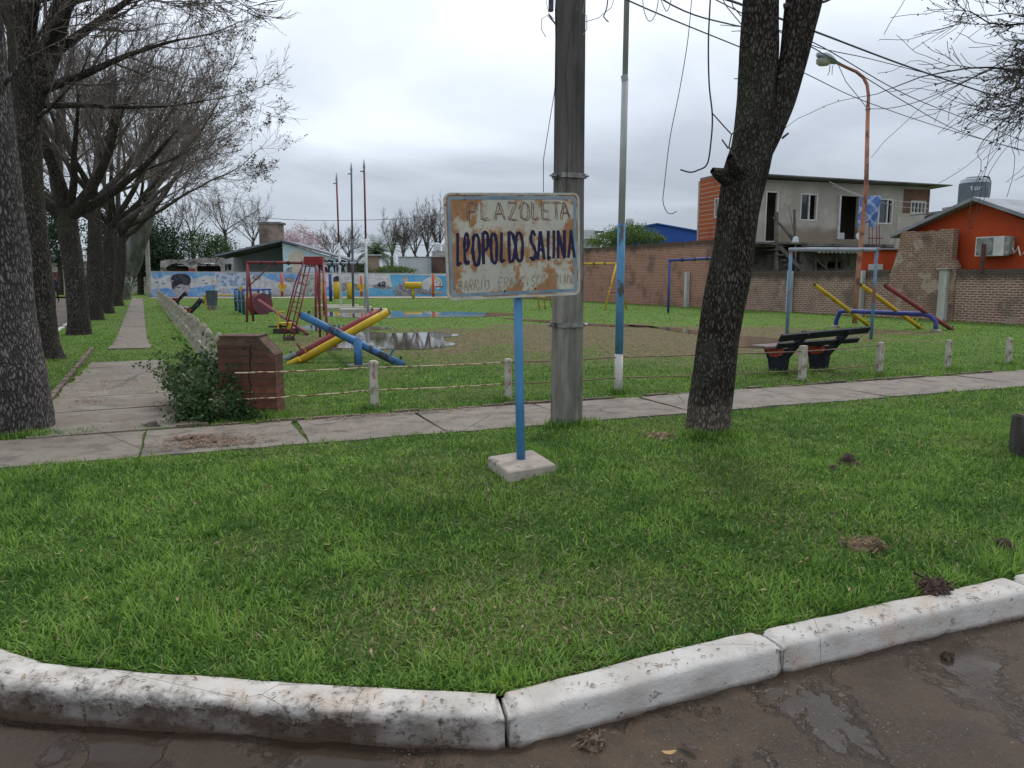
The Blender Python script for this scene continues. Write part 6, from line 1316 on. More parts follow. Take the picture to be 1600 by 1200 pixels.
mb = MB(); rr_ = HP.uv(1470, 293); mb.add([(-.1, -.75, zr+.06), (rr_[0], -.75, zr-.02), (rr_[0], 4.8, zr-.2), (.3, 4.8, zr-.15), (-.1, -.75, zr-.0), (rr_[0], -.75, zr-.07), (rr_[0], 4.8, zr-.25), (.3, 4.8, zr-.2)], [(0, 1, 2, 3), (7, 6, 5, 4), (0, 4, 5, 1), (1, 5, 6, 2), (2, 6, 7, 3), (3, 7, 4, 0)]); HP.put(mb, 'roof', simple('sheet_roof', (.17, .165, .17), (.10, .10, .105), .9, .6), t)
for r, mu, nm_ in ((w1, (.52,), 'window'), (w2, (.62,), 'window')):
    w_ = HP.put(frame(r, .07, -.02, .12, mu), nm_, whf, t); xm = r[0]+(r[1]-r[0])*mu[0]; HP.put(bx(MB(), (r[0]+.07, xm-.03, r[2]+.07, r[3]-.07), .05, .07), 'pane', gl, w_).rotation_euler = (0, 0, 0)
r = w2; HP.put(bx(MB(), (r[0]+.1, r[0]+.75, r[2]+.1, r[2]+.75), .35, .40), 'red_curtain', simple('curtain_red', (.40, .05, .05), (.3, .04, .04), 3), t)
HP.put(frame(d1, .07, -.02, .12), 'door_frame', whf, t); HP.put(bx(MB(), (d2[0]-.02, d2[0]+.07, d2[2], d2[3]), -.12, .02), 'door', whf, t)
HP.put(bx(MB(), (d2[0]+.1, d2[0]+.75, d2[2], d2[2]+.35), .3, .9), 'crate', whf, t); HP.put(bx(MB(), (d2[0]+.8, d2[1]-.05, d2[2], d2[2]+1.25), 1.2, 1.3), 'board', simple('board_grey', (.3, .28, .25), (.2, .19, .17), 2), t)
w_ = HP.put(frame(w3, .05, .0, .1, (.25, .5, .75)), 'window', whf, t)
ob_ = brick('hollow_brick', (.40, .095, .038), (.36, .085, .036), (.40, .33, .28), 7.5, .235, .026, (.16, .05, .035), .66, None, .012, vr=.4)
r = HP.rect(1410, 297, 1452, 332); mb = MB(); wall_open(mb, r[0], xe+.01, r[2], r[3], [(w3[0]-.05, w3[1]+.05, w3[2]-.01, w3[3]+.04)], .1); mb.v = [(x, y-.012, z) for x, y, z in mb.v]; HP.put(mb, 'brick_patch', brick('patch_brick', (.27, .10, .06), (.17, .09, .065), (.22, .18, .15), .3, .12, .015, (.1, .07, .055), .5), t)
# brick end wall
lx, ly = .2375*43.0, 43.0; ea = math.atan2(ly-CY, lx-CX); EP = PL((lx, ly), math.atan2(CY-ly, CX-lx)); eL = math.hypot(lx-CX, ly-CY); 
et = thing('house_end', 'x', 'x', EP.O); bpy.data.objects.remove(et)
def eput(mb, name, m): ob = mb.build(name, m, None); ob.parent = t; ob.location = EP.O-HP.O; ob.rotation_euler = (0, 0, EP.a); return ob
wz1 = EP.rect(1116, 308, 1128, 341); mb = MB(); wall_open(mb, 0.1, eL-.02, zfl, EP.uv(1090, 284)[1], [wz1], .2); eput(mb, 'brick_end_wall', ob_); eput(frame(wz1, .06, -.02, .1, (.5,)), 'window', whf)
eput(bx(MB(), (-.05, .1, zfl, EP.uv(1090, 284)[1]), -.02, .2), 'corner_strip', ren); eput(bx(MB(), (-.05, eL-.02, 2.2, zfl), -.03, .22), 'block_course', simple('grey_block', (.22, .205, .19), (.14, .13, .12), 2, .9, .01)); eput(bx(MB(), (0.1, eL-.02, EP.uv(1090, 284)[1], EP.uv(1090, 284)[1]+.16), -.01, .21), 'brick_cap', simple('cap_brick', (.24, .15, .12), (.15, .10, .085), 4))
eput(bx(MB(), (-.05, eL-.02, 0, 2.2), .0, .2), 'lower_end_wall', bpy.data.materials['grey_block'])
# ground floor below
lowm = simple('mouldy_concrete', (.20, .19, .175), (.06, .056, .05), .9, .95, .01, c=(.03, .03, .028), cth=(.56, .66), cs=2.5)
a = HP.rect(1236, 385, 1352, 440); mb = MB(); ow = [HP.rect(1262, 409, 1276, 421), HP.rect(1279, 408, 1303, 421)]; wall_open(mb, a[0], a[1], 0, zfl-.22, ow, .2); mb.v = [(x, y-.6, z) for x, y, z in mb.v]; HP.put(mb, 'lower_wall', lowm, t)
for o_ in ow: w_ = HP.put(frame(o_, .06, -.58, -.5), 'window', simple('old_wood', (.10, .085, .07), (.06, .05, .045), 4) if 'old_wood' not in bpy.data.materials else bpy.data.materials['old_wood'], t)
HP.put(bx(MB(), (.2, xe, 0, zfl-.22), .25, .4), 'inner_wall', lowm, t)
mb = MB(); x0 = HP.uv(1240, 385)[0]; x1 = HP.uv(1397, 385)[0]; HP.put(bx(MB(), (x0-.2, x1, zfl-.19, zfl-.05), -1.0, .15), 'balcony_slab', lowm, t)
for i in range(26): x_ = x0+(x1-x0)*(i+.1)/26; mb.tube([(x_, -1.9, zfl-.46+.0*i), (x_, -.4, zfl-.24)], .11, 6, cap=True)
HP.put(mb, 'corrugated_awning', simple('awning_sheet', (.36, .37, .38), (.22, .22, .22), 2, .6), t)
HP.put(bx(MB(), (.05, x0, zfl-.12, zfl-.02), -1.1, .0), 'landing', simple('old_plank', (.15, .14, .125), (.09, .085, .075), 3), t)
op = bpy.data.materials['old_plank']; mb = MB(); q = lambda x, y, d=-1.: (HP.uv(x, y)[0]*(1+d*.012), d, HP.uv(x, y)[1])
for a_, b_, w in (((1193, 430), (1193, 334), .14), ((1223, 430), (1221, 330), .09), ((1196, 386), (1240, 432), .2), ((1222, 374), (1282, 432), .09), ((1188, 342), (1224, 378), .07), ((1197, 350), (1222, 382), .06), ((1253, 430), (1253, 388), .12), ((1286, 430), (1286, 392), .08)): mb.bar(q(*a_), q(*b_), w, w)
HP.put(mb, 'stair_rails', op, t); mb = MB()
for i in range(9): f = i/9; mb.box((q(1204+f*48, 0)[0], -.7, zfl-.15-f*2.2), (.34, .95, .05))
HP.put(mb, 'stair_treads', op, t)
# things on the landing
def leanstick(x0, y0, x1, y1, Y, lab, r=.025): a = P(x0, y0, Y); t = thing('broom', lab, 'broom', a); pipe(t, [a, P(x1, y1, Y+.3)], r, op, 'handle'); MB().lathe(a+Vector((0, 0, -.1)), [(.16, 0), (.17, .05), (.12, .25), (.04, .3)], 10).build('head', tkw, t)
leanstick(1243, 376, 1232, 320, 37.2, 'long handled white mop leaning on the cement wall left of the window')
b = P(1342, 374, 37); t = thing('satellite_dish', 'small white round dish lying on the balcony beside the doorway', 'dish', b); ob = MB().lathe((0, 0, 0), [(.03, 0), (.12, .02), (.2, .08), (.21, .085)], 18).build('dish', tkw, None); ob.parent = t; ob.location = (0, 0, .1); ob.rotation_euler = (1.2, .4, 0)
b = P(1368, 385, 37.2); t = thing('metal_rack', 'rusty metal rack frame standing on the balcony below the blanket', 'rack', b); mb = MB()
for x_ in (1358, 1363, 1370, 1374): mb.tube([P(x_, 385, 37.3), P(x_, 352, 37.3)], .02, 5)
mb.tube([P(1356, 372, 37.3), P(1380, 372, 37.3)], .03, 5); mb.build('bars', pr_, t)
def blanket():
    Y = 36.2; p0 = P(1345, 307, Y); t = NT('plaid_blanket'); s = t.sep(); w = []
    def stripe(v, f, ph, wd): m = t.ma('FRACT', t.ma('ADD', t.ma('MULTIPLY', v, f), ph)); return t.rng(t.ma('ABSOLUTE', t.ma('SUBTRACT', m, .5)), wd, wd*.7)
    d1 = t.ma('ADD', s[0], s[2]); d2 = t.ma('SUBTRACT', t.ma('MULTIPLY', s[0], 1.1), s[2]); k = t.mix(t.rng(t.noise(3, 5), .35, .65), (.07, .14, .34), (.12, .20, .42))
    for v, f, ph, wd in ((d1, 1.5, .2, .07), (d2, 1.3, .6, .06), (d1, 1.5, .35, .03), (d2, 1.3, .75, .03)): k = t.mix(t.ma('MULTIPLY', stripe(v, f, ph, wd), .85), k, (.42, .48, .58))
    t.col(k); t.rough(.95); n = 26; m_ = 30; vs = []; W2 = P(1377, 307, Y).x-p0.x; H2 = p0.z-P(1345, 356, Y).z
    for j in range(m_+1):
        for i in range(n+1):
            u = i/n; v = j/m_; ww = W2*(1-.18*v*v); x_ = p0.x+.05*v+ww*u-.12*v; z_ = p0.z-H2*v*(.92+.10*math.sin(u*7+.5)+.05*u)+.05*u; vs.append((x_, Y+.07*math.sin(u*15+v*2)*(.3+v)+.05*math.sin(v*5+u*4), z_))
    mb = MB(); mb.add(vs, [(j*(n+1)+i, j*(n+1)+i+1, (j+1)*(n+1)+i+1, (j+1)*(n+1)+i) for j in range(m_) for i in range(n)]); o = mb.build('blanket', t.m, loc=p0, smooth=True); sl = o.modifiers.new('s', 'SOLIDIFY'); sl.thickness = .012; tag(o, 'blue plaid blanket hanging on the washing line behind the street lamp post', 'blanket')
blanket()
wm_ = simple('pale_line', (.42, .42, .41), (.34, .34, .34), 9); dkw = simple('dark_wire', (.035, .035, .045), (.06, .06, .07), 9, .6)
def wire(pts, r, label, m=dkw, name='power_line', cat='cable', group=None, n=6):
    o = []
    q = [pts[0]]+pts+[pts[-1]]
    for i in range(1, len(q)-2):
        for j in range(n):
            t_ = j/n; o.append(.5*((2*q[i])+(q[i+1]-q[i-1])*t_+(2*q[i-1]-5*q[i]+4*q[i+1]-q[i+2])*t_*t_+(3*q[i]-q[i-1]-3*q[i+1]+q[i+2])*t_**3))
    o.append(pts[-1]); return tag(MB().tube(o, r, 6).build(name, m, loc=pts[0], smooth=True), label, cat, group)
wire([P(1296, 284, 36.8), P(1345, 305, 36.3), P(1400, 314, 37.5), P(1452, 318, 39)], .012, 'pale washing line running along the upper cement wall', wm_, 'washing_line', 'washing line')
wire([P(1300, 290, 36.6), P(1345, 306, 36.2), P(1400, 322, 37.5), P(1450, 326, 39)], .010, 'lower pale washing line the plaid blanket hangs from', wm_, 'washing_line', 'washing line')
# orange house
OP_ = PL((WX(33)+.55, 33), wang); t = OP_.root('orange_house', 'bright orange house with a low grey gable roof behind the brick wall', 'house'); orm = NT('orange_wall'); k = orm.mix(orm.rng(orm.noise(.7, 6), .35, .65), (.46, .068, .016), (.38, .052, .014)); k = orm.mix(orm.rng(orm.noise(2.5, 8, (1, 1, .4), (1, 1, 1), .7), .56, .66, 0, .5), k, (.36, .06, .02)); orm.col(k); orm.rough(.8); orm.bump(orm.noise(12, 6), .002); orm = orm.m
ap = OP_.uv(1532, 314); e0 = OP_.uv(1408, 368); e1 = OP_.uv(1640, 352); OP_.put(poly(MB(), [(e0[0]+.3, 0), (e1[0]-.3, 0), (e1[0]-.3, e1[1]-.05), (ap[0], ap[1]-.03), (e0[0]+.3, e0[1]+.10)], 0, .2), 'gable_wall', orm, t)
mb = MB(); poly(mb, [(e0[0]-.15, e0[1]-.1), (ap[0], ap[1]), (ap[0], ap[1]+.13), (e0[0]-.15, e0[1]+.03)], -.45, 8); poly(mb, [(ap[0]+.003, ap[1]), (e1[0]+.2, e1[1]-.05), (e1[0]+.2, e1[1]+.08), (ap[0]+.003, ap[1]+.13)], -.45, 8); OP_.put(mb, 'roof', simple('zinc_roof', (.26, .27, .30), (.19, .20, .22), 1.2, .5), t)
OP_.put(poly(MB(), [(e0[0]+.3, 0), (e1[0]-.3, 0), (e1[0]-.3, e1[1]-.1), (ap[0], ap[1]-.1), (e0[0]+.3, e0[1])], 7, 7.2), 'back_wall', orm, t)
an = PL((.455*33.2, 33.2), -.05); an_t = an.root('orange_annex', 'low orange wall with a small white vent box right beside the lamp post', 'building'); r = an.rect(1346, 390, 1408, 440); an.put(bx(MB(), (r[0], r[1], 0, r[3]), 0, .2), 'wall', orm, an_t); r2 = an.rect(1356, 413, 1378, 423); an.put(bx(MB(), r2, -.12, .0), 'vent_box', whf, an_t); an.put(bx(MB(), (r[0]-.1, r[1]+.1, r[3], r[3]+.05), -.15, 2), 'roof', simple('annex_roof', (.4, .41, .42), (.3, .3, .3), 2), an_t)
lo_ = PL((.505*36, 36), -.05); lt = lo_.root('lean_to', 'grey cement lean to with a low dark roof between the two houses', 'building'); pp = [lo_.uv(*p_) for p_ in ((1405, 336), (1452, 331), (1530, 322))]; lo_.put(poly(MB(), [(lo_.uv(1400, 380)[0], 0), (pp[2][0], 0), (pp[2][0], pp[2][1]-.1), (pp[1][0], pp[1][1]-.1), (lo_.uv(1400, 380)[0], pp[0][1]-.1)], 0, .2), 'wall', ren, lt); lo_.put(poly(MB(), [(pp[0][0]+1.2, pp[1][1]-.13), (pp[2][0]+.3, pp[2][1]-.08), (pp[2][0]+.3, pp[2][1]+.02), (pp[0][0]+1.2, pp[1][1]-.04)], -.3, 3), 'roof', bpy.data.materials['sheet_roof'], lt)
lo_.put(bx(MB(), lo_.rect(1444, 338, 1464, 352), -.02, .01), 'window', ptx, lt)
t, b, r, h = tank('big grey water tank with a pale lid above the roof of the orange house', 1520, 276, 322, 42, 36, tkg)
MB().lathe(b+Vector((0, 0, h*.76)), [(r*1.01, 0), (r*.87, h*.135), (r*.6, h*.175), (r*.58, h*.20)], 28).build('pale_lid', simple('tank_lid', (.38, .42, .46), (.3, .33, .36), 2), t); pipe(t, [b+Vector((r*1.03, -.1, .4)), b+Vector((r*1.05, -.1, h*.8)), b+Vector((r*.9, -.1, h*.97)), b+Vector((r*.5, -.1, h*1.0))], .04, ptx, 'pipe'); MB().box((b.x, b.y, b.z-.3), (1.8, 1.8, .6)).build('stand', ren, t)
mb = MB(); TPn = PL((b.x, b.y-r-.01), 0)
for i, ch in enumerate('tar'): letter(mb, ch, -.55+i*.19, b.z+h*.50, .15, .17, .018, 0, .3)
o_ = mb.build('lettering', tkw, None); o_.parent = t; o_.location = (0, -r-.01, -b.z)
def ac():
    r = OP_.rect(1535, 369, 1582, 401); t = thing('air_conditioner', 'white outdoor air conditioning unit fixed high on the orange wall', 'air conditioner', OP_.O); OP_.put(bx(MB(), r, -.45, -.08), 'casing', whf, t, bevel=.015)
    cx = r[0]+(r[1]-r[0])*.34; cz = (r[2]+r[3])/2; rad = (r[3]-r[2])*.44; mb = MB(); bx(mb, (r[0]+.05, r[0]+(r[1]-r[0])*.64, r[2]+.04, r[3]-.04), -.462, -.452); OP_.put(mb, 'grille', simple('fan_grey', (.10, .10, .10), (.2, .2, .2), 30), t)
    mb = MB()
    for i in range(7): k = rad*(.2+.13*i); mb.tube([(cx+k*math.cos(a_*.4), -.475, cz+k*math.sin(a_*.4)) for a_ in range(17)], .008, 4)
    OP_.put(mb, 'fan_rings', whf, t); OP_.put(bx(MB(), (cx-.04, cx+.08, r[2]-.55, r[3]-.25), -.56, -.50), 'bracket', simple('rusty_bracket', (.12, .05, .04), (.07, .04, .035), 5), t)
    mb = MB(); mb.tube([(r[1]+.1, -.2, r[2]+.35), (r[1]+.25, -.2, r[2]+.1), (r[1]+.35, -.2, r[2]+.3), (r[1]+.45, -.2, r[2]+.0), (r[1]+.55, -.2, r[2]+.1), (r[1]+.7, -.1, r[2]-.15)], .03, 6); OP_.put(mb, 'hoses', whf, t); OP_.put(bx(MB(), (r[1]+.002, r[1]+.16, r[2]+.05, r[3]-.02), -.4, -.1), 'valve_cover', simple('valve_grey', (.35, .34, .33), (.2, .2, .2), 5), t)
ac()
# left background houses
for lab, x0, y0, x1, Y, m, win in (('pale house with a blue edged roof across the left street, seen between the trunks', 60, 408, 104, 82, simple('far_pale', (.42, .38, .33), (.34, .30, .27), 1), (77, 425, 93, 441)), ('beige house with brown shutters at the far end of the path', 196, 418, 236, 84, simple('far_beige', (.46, .41, .33), (.38, .33, .27), 1), (216, 422, 232, 432))):
    p_, t, r = shed('house', lab, 'house', x0, y0, x1, Y, m, 5, 0); p_.put(bx(MB(), p_.rect(*win), -.05, .0), 'shutter', simple('shutter_brown', (.16, .06, .05), (.1, .04, .04), 3) if 'shutter_brown' not in bpy.data.materials else bpy.data.materials['shutter_brown'], t)
    mb = MB(); poly(mb, [(r[0]-.4, r[3]), (r[1]+.5, r[3]), (r[1]+.1, r[3]+.95), (r[0]-.4, r[3]+.95)], -.5, 5); p_.put(mb, 'roof', simple('far_roof', (.40, .45, .52), (.5, .53, .57), 1) if x0 < 100 else cg, t)
# ------------------------------------------------------------ street lamp and cables
def lamp():
    b = G(1335, 505); Y = b.y; t = thing('street_lamp', 'tall rusty curved street lamp rising behind the brick wall side of the square', 'street lamp', b); rp = paint('rusty_pole', (.34, .14, .09), (.18, .09, .07), .52, 2, .8, (.42, .22, .16))
    q = lambda x, y: P(x, y, Y); x0 = b.x
    pts = [b-Vector((0, 0, .1)), Vector((x0+.03, Y, 2.2)), Vector((x0+.12, Y, 4.6)), q(1356, 172), q(1357, 150), q(1355, 133), q(1349, 121), q(1338, 112), q(1322, 105), q(1307, 98)]
    pipe(t, pts[:4], [.085, .08, .075, .065], rp, 'pole', 12); pipe(t, pts[3:], [.06, .055, .055, .055, .055, .05, .045], rp, 'arm', 10); pipe(t, [q(1356, 172), q(1356, 168)], .08, rp, 'collar')
    h = q(1289, 92); ax = (q(1276, 87)-q(1304, 99)).normalized(); mb = MB(); n = 12; vs = []; L = (q(1276, 87)-q(1306, 99)).length
    for i in range(9):
        f = i/8; c = q(1306, 98.5)+ax*L*f; w = .05+.24*math.sin(math.pi*min(1, f*.85+.08))**.8*(1 if f < .9 else .6); hh = .04+.12*math.sin(math.pi*min(1, f*.85+.08))
        vs += [c+Vector((0, w*math.cos(6.283*j/n), hh*math.sin(6.283*j/n)*(1.2 if math.sin(6.283*j/n) > 0 else .5))) for j in range(n)]
    mb.add(vs, [(i*n+j, i*n+(j+1) % n, (i+1)*n+(j+1) % n, (i+1)*n+j) for i in range(8) for j in range(n)]+[tuple(range(n-1, -1, -1)), tuple(8*n+j for j in range(n))]); mb.build('lamp_head', simple('lamp_housing', (.36, .42, .46), (.28, .33, .36), 5, .4), t, smooth=True)
    mb = MB(); c = q(1287, 96); mb.add([c+Vector((.26*math.cos(6.283*j/12)*s, .2*math.sin(6.283*j/12)*s, z_)) for z_, s in ((.07, 1), (-.06, .95), (-.13, .6)) for j in range(12)], [(i*12+j, i*12+(j+1) % 12, (i+1)*12+(j+1) % 12, (i+1)*12+j) for i in range(2) for j in range(12)]+[tuple(24+j for j in range(12))]); mb.build('lens', simple('lamp_lens', (.42, .40, .36), (.30, .28, .25), 5, .2, spec=.6), t, smooth=True)
    mb = MB(); mb.tube([q(1310, 102), q(1322, 128), q(1340, 150), q(1354, 168)], .012, 5); mb.tube([q(1297, 101), q(1296, 112), q(1293, 118)], .012, 5); mb.tube([q(1301, 102), q(1300, 117)], .01, 5); mb.build('hanging_wires', dkw, t)
lamp()
g_ = 'overhead cables crossing the sky on the right'
for pts, r, lab in (([(887, -60, 8.4), (980, 0, 10), (1155, 73, 14), (1252, 112, 17), (1356, 160, 21), (1500, 208, 27), (1660, 250, 34)], .011, 'thin overhead cable from the pole to the right edge, the lowest of the bundle'),
                    ([(887, -140, 8.4), (1020, -40, 10.5), (1150, 4, 13), (1270, 48, 16), (1430, 108, 20), (1600, 165, 25), (1680, 190, 27)], .022, 'thickest overhead cable, running above the street lamp'),
                    ([(887, -110, 8.4), (1050, 8, 11), (1150, 40, 13), (1262, 62, 16), (1420, 150, 21), (1560, 205, 27), (1700, 262, 34)], .012, 'middle thin overhead cable passing just above the street lamp'),
                    ([(887, -120, 8.4), (1080, -20, 11), (1260, 68, 16), (1360, 92, 19), (1480, 122, 23), (1600, 146, 27), (1700, 165, 30)], .010, 'thin overhead cable crossing the thickest one near the right edge'),
                    ([(1262, 70, 16), (1350, 120, 19), (1420, 163, 22), (1500, 205, 26), (1600, 236, 31), (1700, 262, 36)], .012, 'faint overhead cable starting behind the leaning tree')):
    wire([P(*p_) for p_ in pts], r, lab, group=g_)
wire([P(1357, 170, 27), P(1390, 169, 25), P(1430, 160, 22), P(1480, 140, 18), P(1560, 100, 13), P(1640, 50, 10)], .011, 'slack thin cable from the street lamp post to the tree on the right', group=g_)
wire([P(380, 338, 55), P(470, 344, 53), P(560, 344, 51), (P(640, 341, 49)), P(700, 334, 47), P(862, 318, 44)], .016, 'long thin cable across the low sky left of the sign', group='thin distant cables')
wire([P(430, 382, 90), P(560, 381, 88), P(700, 384, 86), P(720, 385, 86)], .03, 'faint far cable just above the background trees', group='thin distant cables')
wire([P(1082, -20, 9), P(1075, 60, 9), P(1062, 140, 9), (P(1047, 215, 9)), P(1038, 290, 9), P(1036, 315, 9), P(1042, 331, 9), P(1050, 334, 9), P(1057, 330, 9)], .0045, 'longest thin loose wire hanging in the sky, hooking up at its lower end', name='hanging_wire')
wire([P(1111, -20, 8.5), P(1107, 60, 8.5), P(1108, 130, 8.5), P(1113, 180, 8.5), P(1111, 220, 8.5), P(1105, 256, 8.5), P(1090, 266, 8.5), P(1078, 269, 8.5), P(1063, 265, 8.5)], .0085, 'darker loose cable hanging beside the leaning tree with a bent lower end', name='hanging_wire')
wire([P(1003, -20, 9), P(1006, 15, 9), P(1014, 33, 9), P(1023, 25, 9), P(1028, 5, 9), P(1030, -20, 9)], .005, 'short loop of loose pale wire at the top edge right of the tall flagpole', wm_, 'hanging_wire')
wire([P(1026, -20, 9), P(1036, 8, 9), P(1043, 17, 9), P(1050, -5, 9)], .005, 'small kink of loose pale wire at the top edge, nearest the leaning tree', wm_, 'hanging_wire')
# ------------------------------------------------------------ person far down the left street
def person():
    b = G(88.5, 473, -.12); s = 1.0; J = {'hip': (0, 0, .92), 'waist': (0, 0, 1.08), 'chest': (0, 0, 1.32), 'neck': (0, 0, 1.48), 'head': (0, -.01, 1.58), 'crown': (0, 0, 1.70),
         'kl': (-.09, -.16, .52), 'al': (-.09, -.12, .10), 'tl': (-.09, -.30, .04), 'kr': (.09, .02, .50), 'ar': (.09, .24, .13), 'tr': (.09, .12, .03), 'hl': (-.09, 0, .88), 'hr': (.09, 0, .88),
         'sl': (-.17, 0, 1.42), 'el': (-.23, .10, 1.15), 'wl': (-.23, .02, .92), 'fl': (-.22, -.02, .82), 'sr': (.17, 0, 1.42), 'er': (.23, -.06, 1.15), 'wr': (.23, -.20, .95), 'fr': (.22, -.26, .87)}
    E = [('hip', 'waist'), ('waist', 'chest'), ('chest', 'neck'), ('neck', 'head'), ('head', 'crown'), ('hip', 'hl'), ('hl', 'kl'), ('kl', 'al'), ('al', 'tl'), ('hip', 'hr'), ('hr', 'kr'), ('kr', 'ar'), ('ar', 'tr'), ('chest', 'sl'), ('sl', 'el'), ('el', 'wl'), ('wl', 'fl'), ('chest', 'sr'), ('sr', 'er'), ('er', 'wr'), ('wr', 'fr')]
    rad = dict(hip=.15, waist=.14, chest=.17, neck=.065, head=.09, crown=.07, kl=.065, al=.045, tl=.035, kr=.065, ar=.045, tr=.035, hl=.1, hr=.1, sl=.075, el=.05, wl=.04, fl=.03, sr=.075, er=.05, wr=.04, fr=.03)
    ks = list(J); me = bpy.data.meshes.new('person'); me.from_pydata([J[k] for k in ks], [(ks.index(a), ks.index(c)) for a, c in E], []); o = bpy.data.objects.new('person', me); C.objects.link(o)
    sk = o.modifiers.new('skin', 'SKIN'); o.modifiers.new('sub', 'SUBSURF').levels = 1
    for i, k in enumerate(ks): me.skin_vertices[0].data[i].radius = (rad[k], rad[k])
    me.skin_vertices[0].data[0].use_root = True
    dg = bpy.context.evaluated_depsgraph_get(); m2 = bpy.data.meshes.new_from_object(o.evaluated_get(dg)); bpy.data.objects.remove(o)
    m2.materials.clear(); m2.materials.append(simple('dark_clothes', (.014, .015, .02), (.025, .026, .032), 4)); o = bpy.data.objects.new('person', m2); C.objects.link(o); o.location = b; o.rotation_euler = (0, 0, .3); ORG[o.name] = Vector(b)
    tag(o, 'person in dark clothes walking along the left street, seen between two trunks', 'person')
    for nm_, pr, mt in (('face', [(.05, 1.53), (.085, 1.58), (.085, 1.62), (.05, 1.67)], simple('skin_tone', (.30, .17, .12), (.27, .15, .1), 3)), ('hair', [(.07, 1.60), (.105, 1.64), (.10, 1.70), (.05, 1.745)], ptx)):
        h = MB().lathe((0, -.03 if nm_ == 'face' else .01, 0), pr, 12).build(nm_, mt, None, smooth=True); h.parent = o
person()
# ------------------------------------------------------------ small things on the ground
soil = simple('dark_clod', (.055, .04, .03), (.10, .075, .055), 14, .95, .01); strawm = simple('straw', (.26, .19, .12), (.14, .09, .06), 9, .95)
def mound(px, py, w, h, label, seed, m=soil, straw=0, cat='mound', name='soil_mound', z=0):
    b = G(px, py, z); rg = random.Random(seed); mb = MB(); mb.lathe(b, [(w*.8, -.012), (w*.62, h*.18), (w*.3, h*.42), (w*.1, h*.5)], 14)
    for i in range(70):
        r = abs(rg.gauss(0, .42)); a = rg.random()*6.28; c = b+Vector((r*math.cos(a)*w, r*math.sin(a)*w*.8, max(0, h*(1-r*1.3))*rg.uniform(.4, 1))); s = rg.uniform(.012, .032)*(1.3-r*.5)*min(1, w/.11)
        mb.lathe(c, [(s*.4, -s), (s*rg.uniform(.8, 1.1), -s*.4), (s*rg.uniform(.8, 1.1), s*.3), (s*.4, s*.8)], 6)
    for i in range(straw):
        a = rg.random()*6.28; r = abs(rg.gauss(0, .5))*w; c = b+Vector((r*math.cos(a), r*math.sin(a), rg.uniform(0, h)+.01)); d = Vector((rg.gauss(0, 1), rg.gauss(0, 1), rg.gauss(0, .4))).normalized()*rg.uniform(.015, .045); mb.tube([c-d, c+d*.1, c+d], .0022, 3)
    mb.v = [(x+rg.gauss(0, .003), y+rg.gauss(0, .003), z_+rg.gauss(0, .003)) for x, y, z_ in mb.v]; return tag(mb.build(name, m, loc=b), label, cat, 'small heaps in the lawn' if name == 'soil_mound' else None)
mound(1325, 728, .13, .10, 'dark crumbly soil heap standing in the lawn left of the stump', 1); mound(1302, 735, .09, .03, 'low crumbs of soil beside the dark soil heap', 2)
mound(1352, 858, .15, .05, 'brown tangle of dead grass in the lawn above the kerb', 3, strawm, 160); mound(1568, 858, .09, .05, 'small dark soil heap near the right edge above the kerb', 4)
mound(1462, 922, .09, .035, 'brown matted clump of dead roots lying against the kerb top', 5, simple('rootmat', (.09, .055, .045), (.05, .035, .03), 20), 170, z=.02); mound(1035, 682, .20, .02, 'flat patch of cut stalks left of the leaning tree foot', 6, strawm, 120)
b = G(1618, 712); t = thing('tree_stump', 'dark squared stump cut off by the right edge of the picture', 'stump', b); mb = MB(); zt = P(1590, 655, b.y-.1).z; h_ = .16
vs = [(b.x+x*h_*(1+.05*math.sin(z*9)), b.y+y*h_, z) for z in (-.1, .1, .2, zt-.015, zt) for x, y in ((-1, -.8), (-.8, -1), (0, -1.05), (.8, -1), (1, -.8), (1, .8), (.8, 1), (-.8, 1), (-1, .8))]
mb.add(vs, [(i*9+j, i*9+(j+1) % 9, (i+1)*9+(j+1) % 9, (i+1)*9+j) for i in range(4) for j in range(9)]+[tuple(36+j for j in range(9))]); mb.build('trunk', simple('stump_bark', (.05, .045, .04), (.10, .09, .08), 9, .95, .015, (1, 1, .3)), t); MB().box((b.x, b.y, zt+.006), (.27, .25, .012)).build('cut_face', simple('cut_wood', (.16, .12, .09), (.09, .075, .06), 9, .9, .004), t)
# things on the road
def leaf(px, py, L, rz, m, label, curl=.3, wd=.4, z=-.108):
    b = G(px, py, z); n = 8; vs = []
    for i in range(n+1):
        f = i/n-.5; w = L*wd*.5*math.sqrt(max(.03, 1-4*f*f))
        for s in (-1, 0, 1): vs.append((f*L, s*w, curl*L*(4*f*f*.5+abs(s)*.35)+.004))
    m_ = Matrix.Rotation(rz, 3, 'Z'); vs = [b+m_@Vector(v) for v in vs]; o = MB().add(vs, [(i*3+j, i*3+j+1, i*3+j+4, i*3+j+3) for i in range(n) for j in (0, 1)]).build('fallen_leaf', m, loc=b, smooth=True); s = o.modifiers.new('s', 'SOLIDIFY'); s.thickness = .0015; return tag(o, label, 'leaf', 'leaves lying on the wet road')
leaf(1045, 1180, .055, .1, simple('ochre_leaf', (.42, .28, .13), (.30, .18, .08), 20), 'curled ochre leaf at the bottom edge of the road'); leaf(1075, 1167, .085, -.9, simple('dark_leaf', (.05, .035, .03), (.09, .07, .06), 20), 'dark brown wet leaf just right of the ochre one', .12, .36)
mound(925, 1160, .05, .010, 'flat brown scrap of wet bark below the kerb corner', 9, simple('wet_scrap', (.17, .12, .085), (.10, .07, .05), 30, .5), 20, 'debris', 'bark_scrap', z=-.11); mound(1480, 1024, .03, .012, 'small muddy lump on the wet road at the right', 10, soil, 0, 'debris', 'mud_lump', z=-.11)
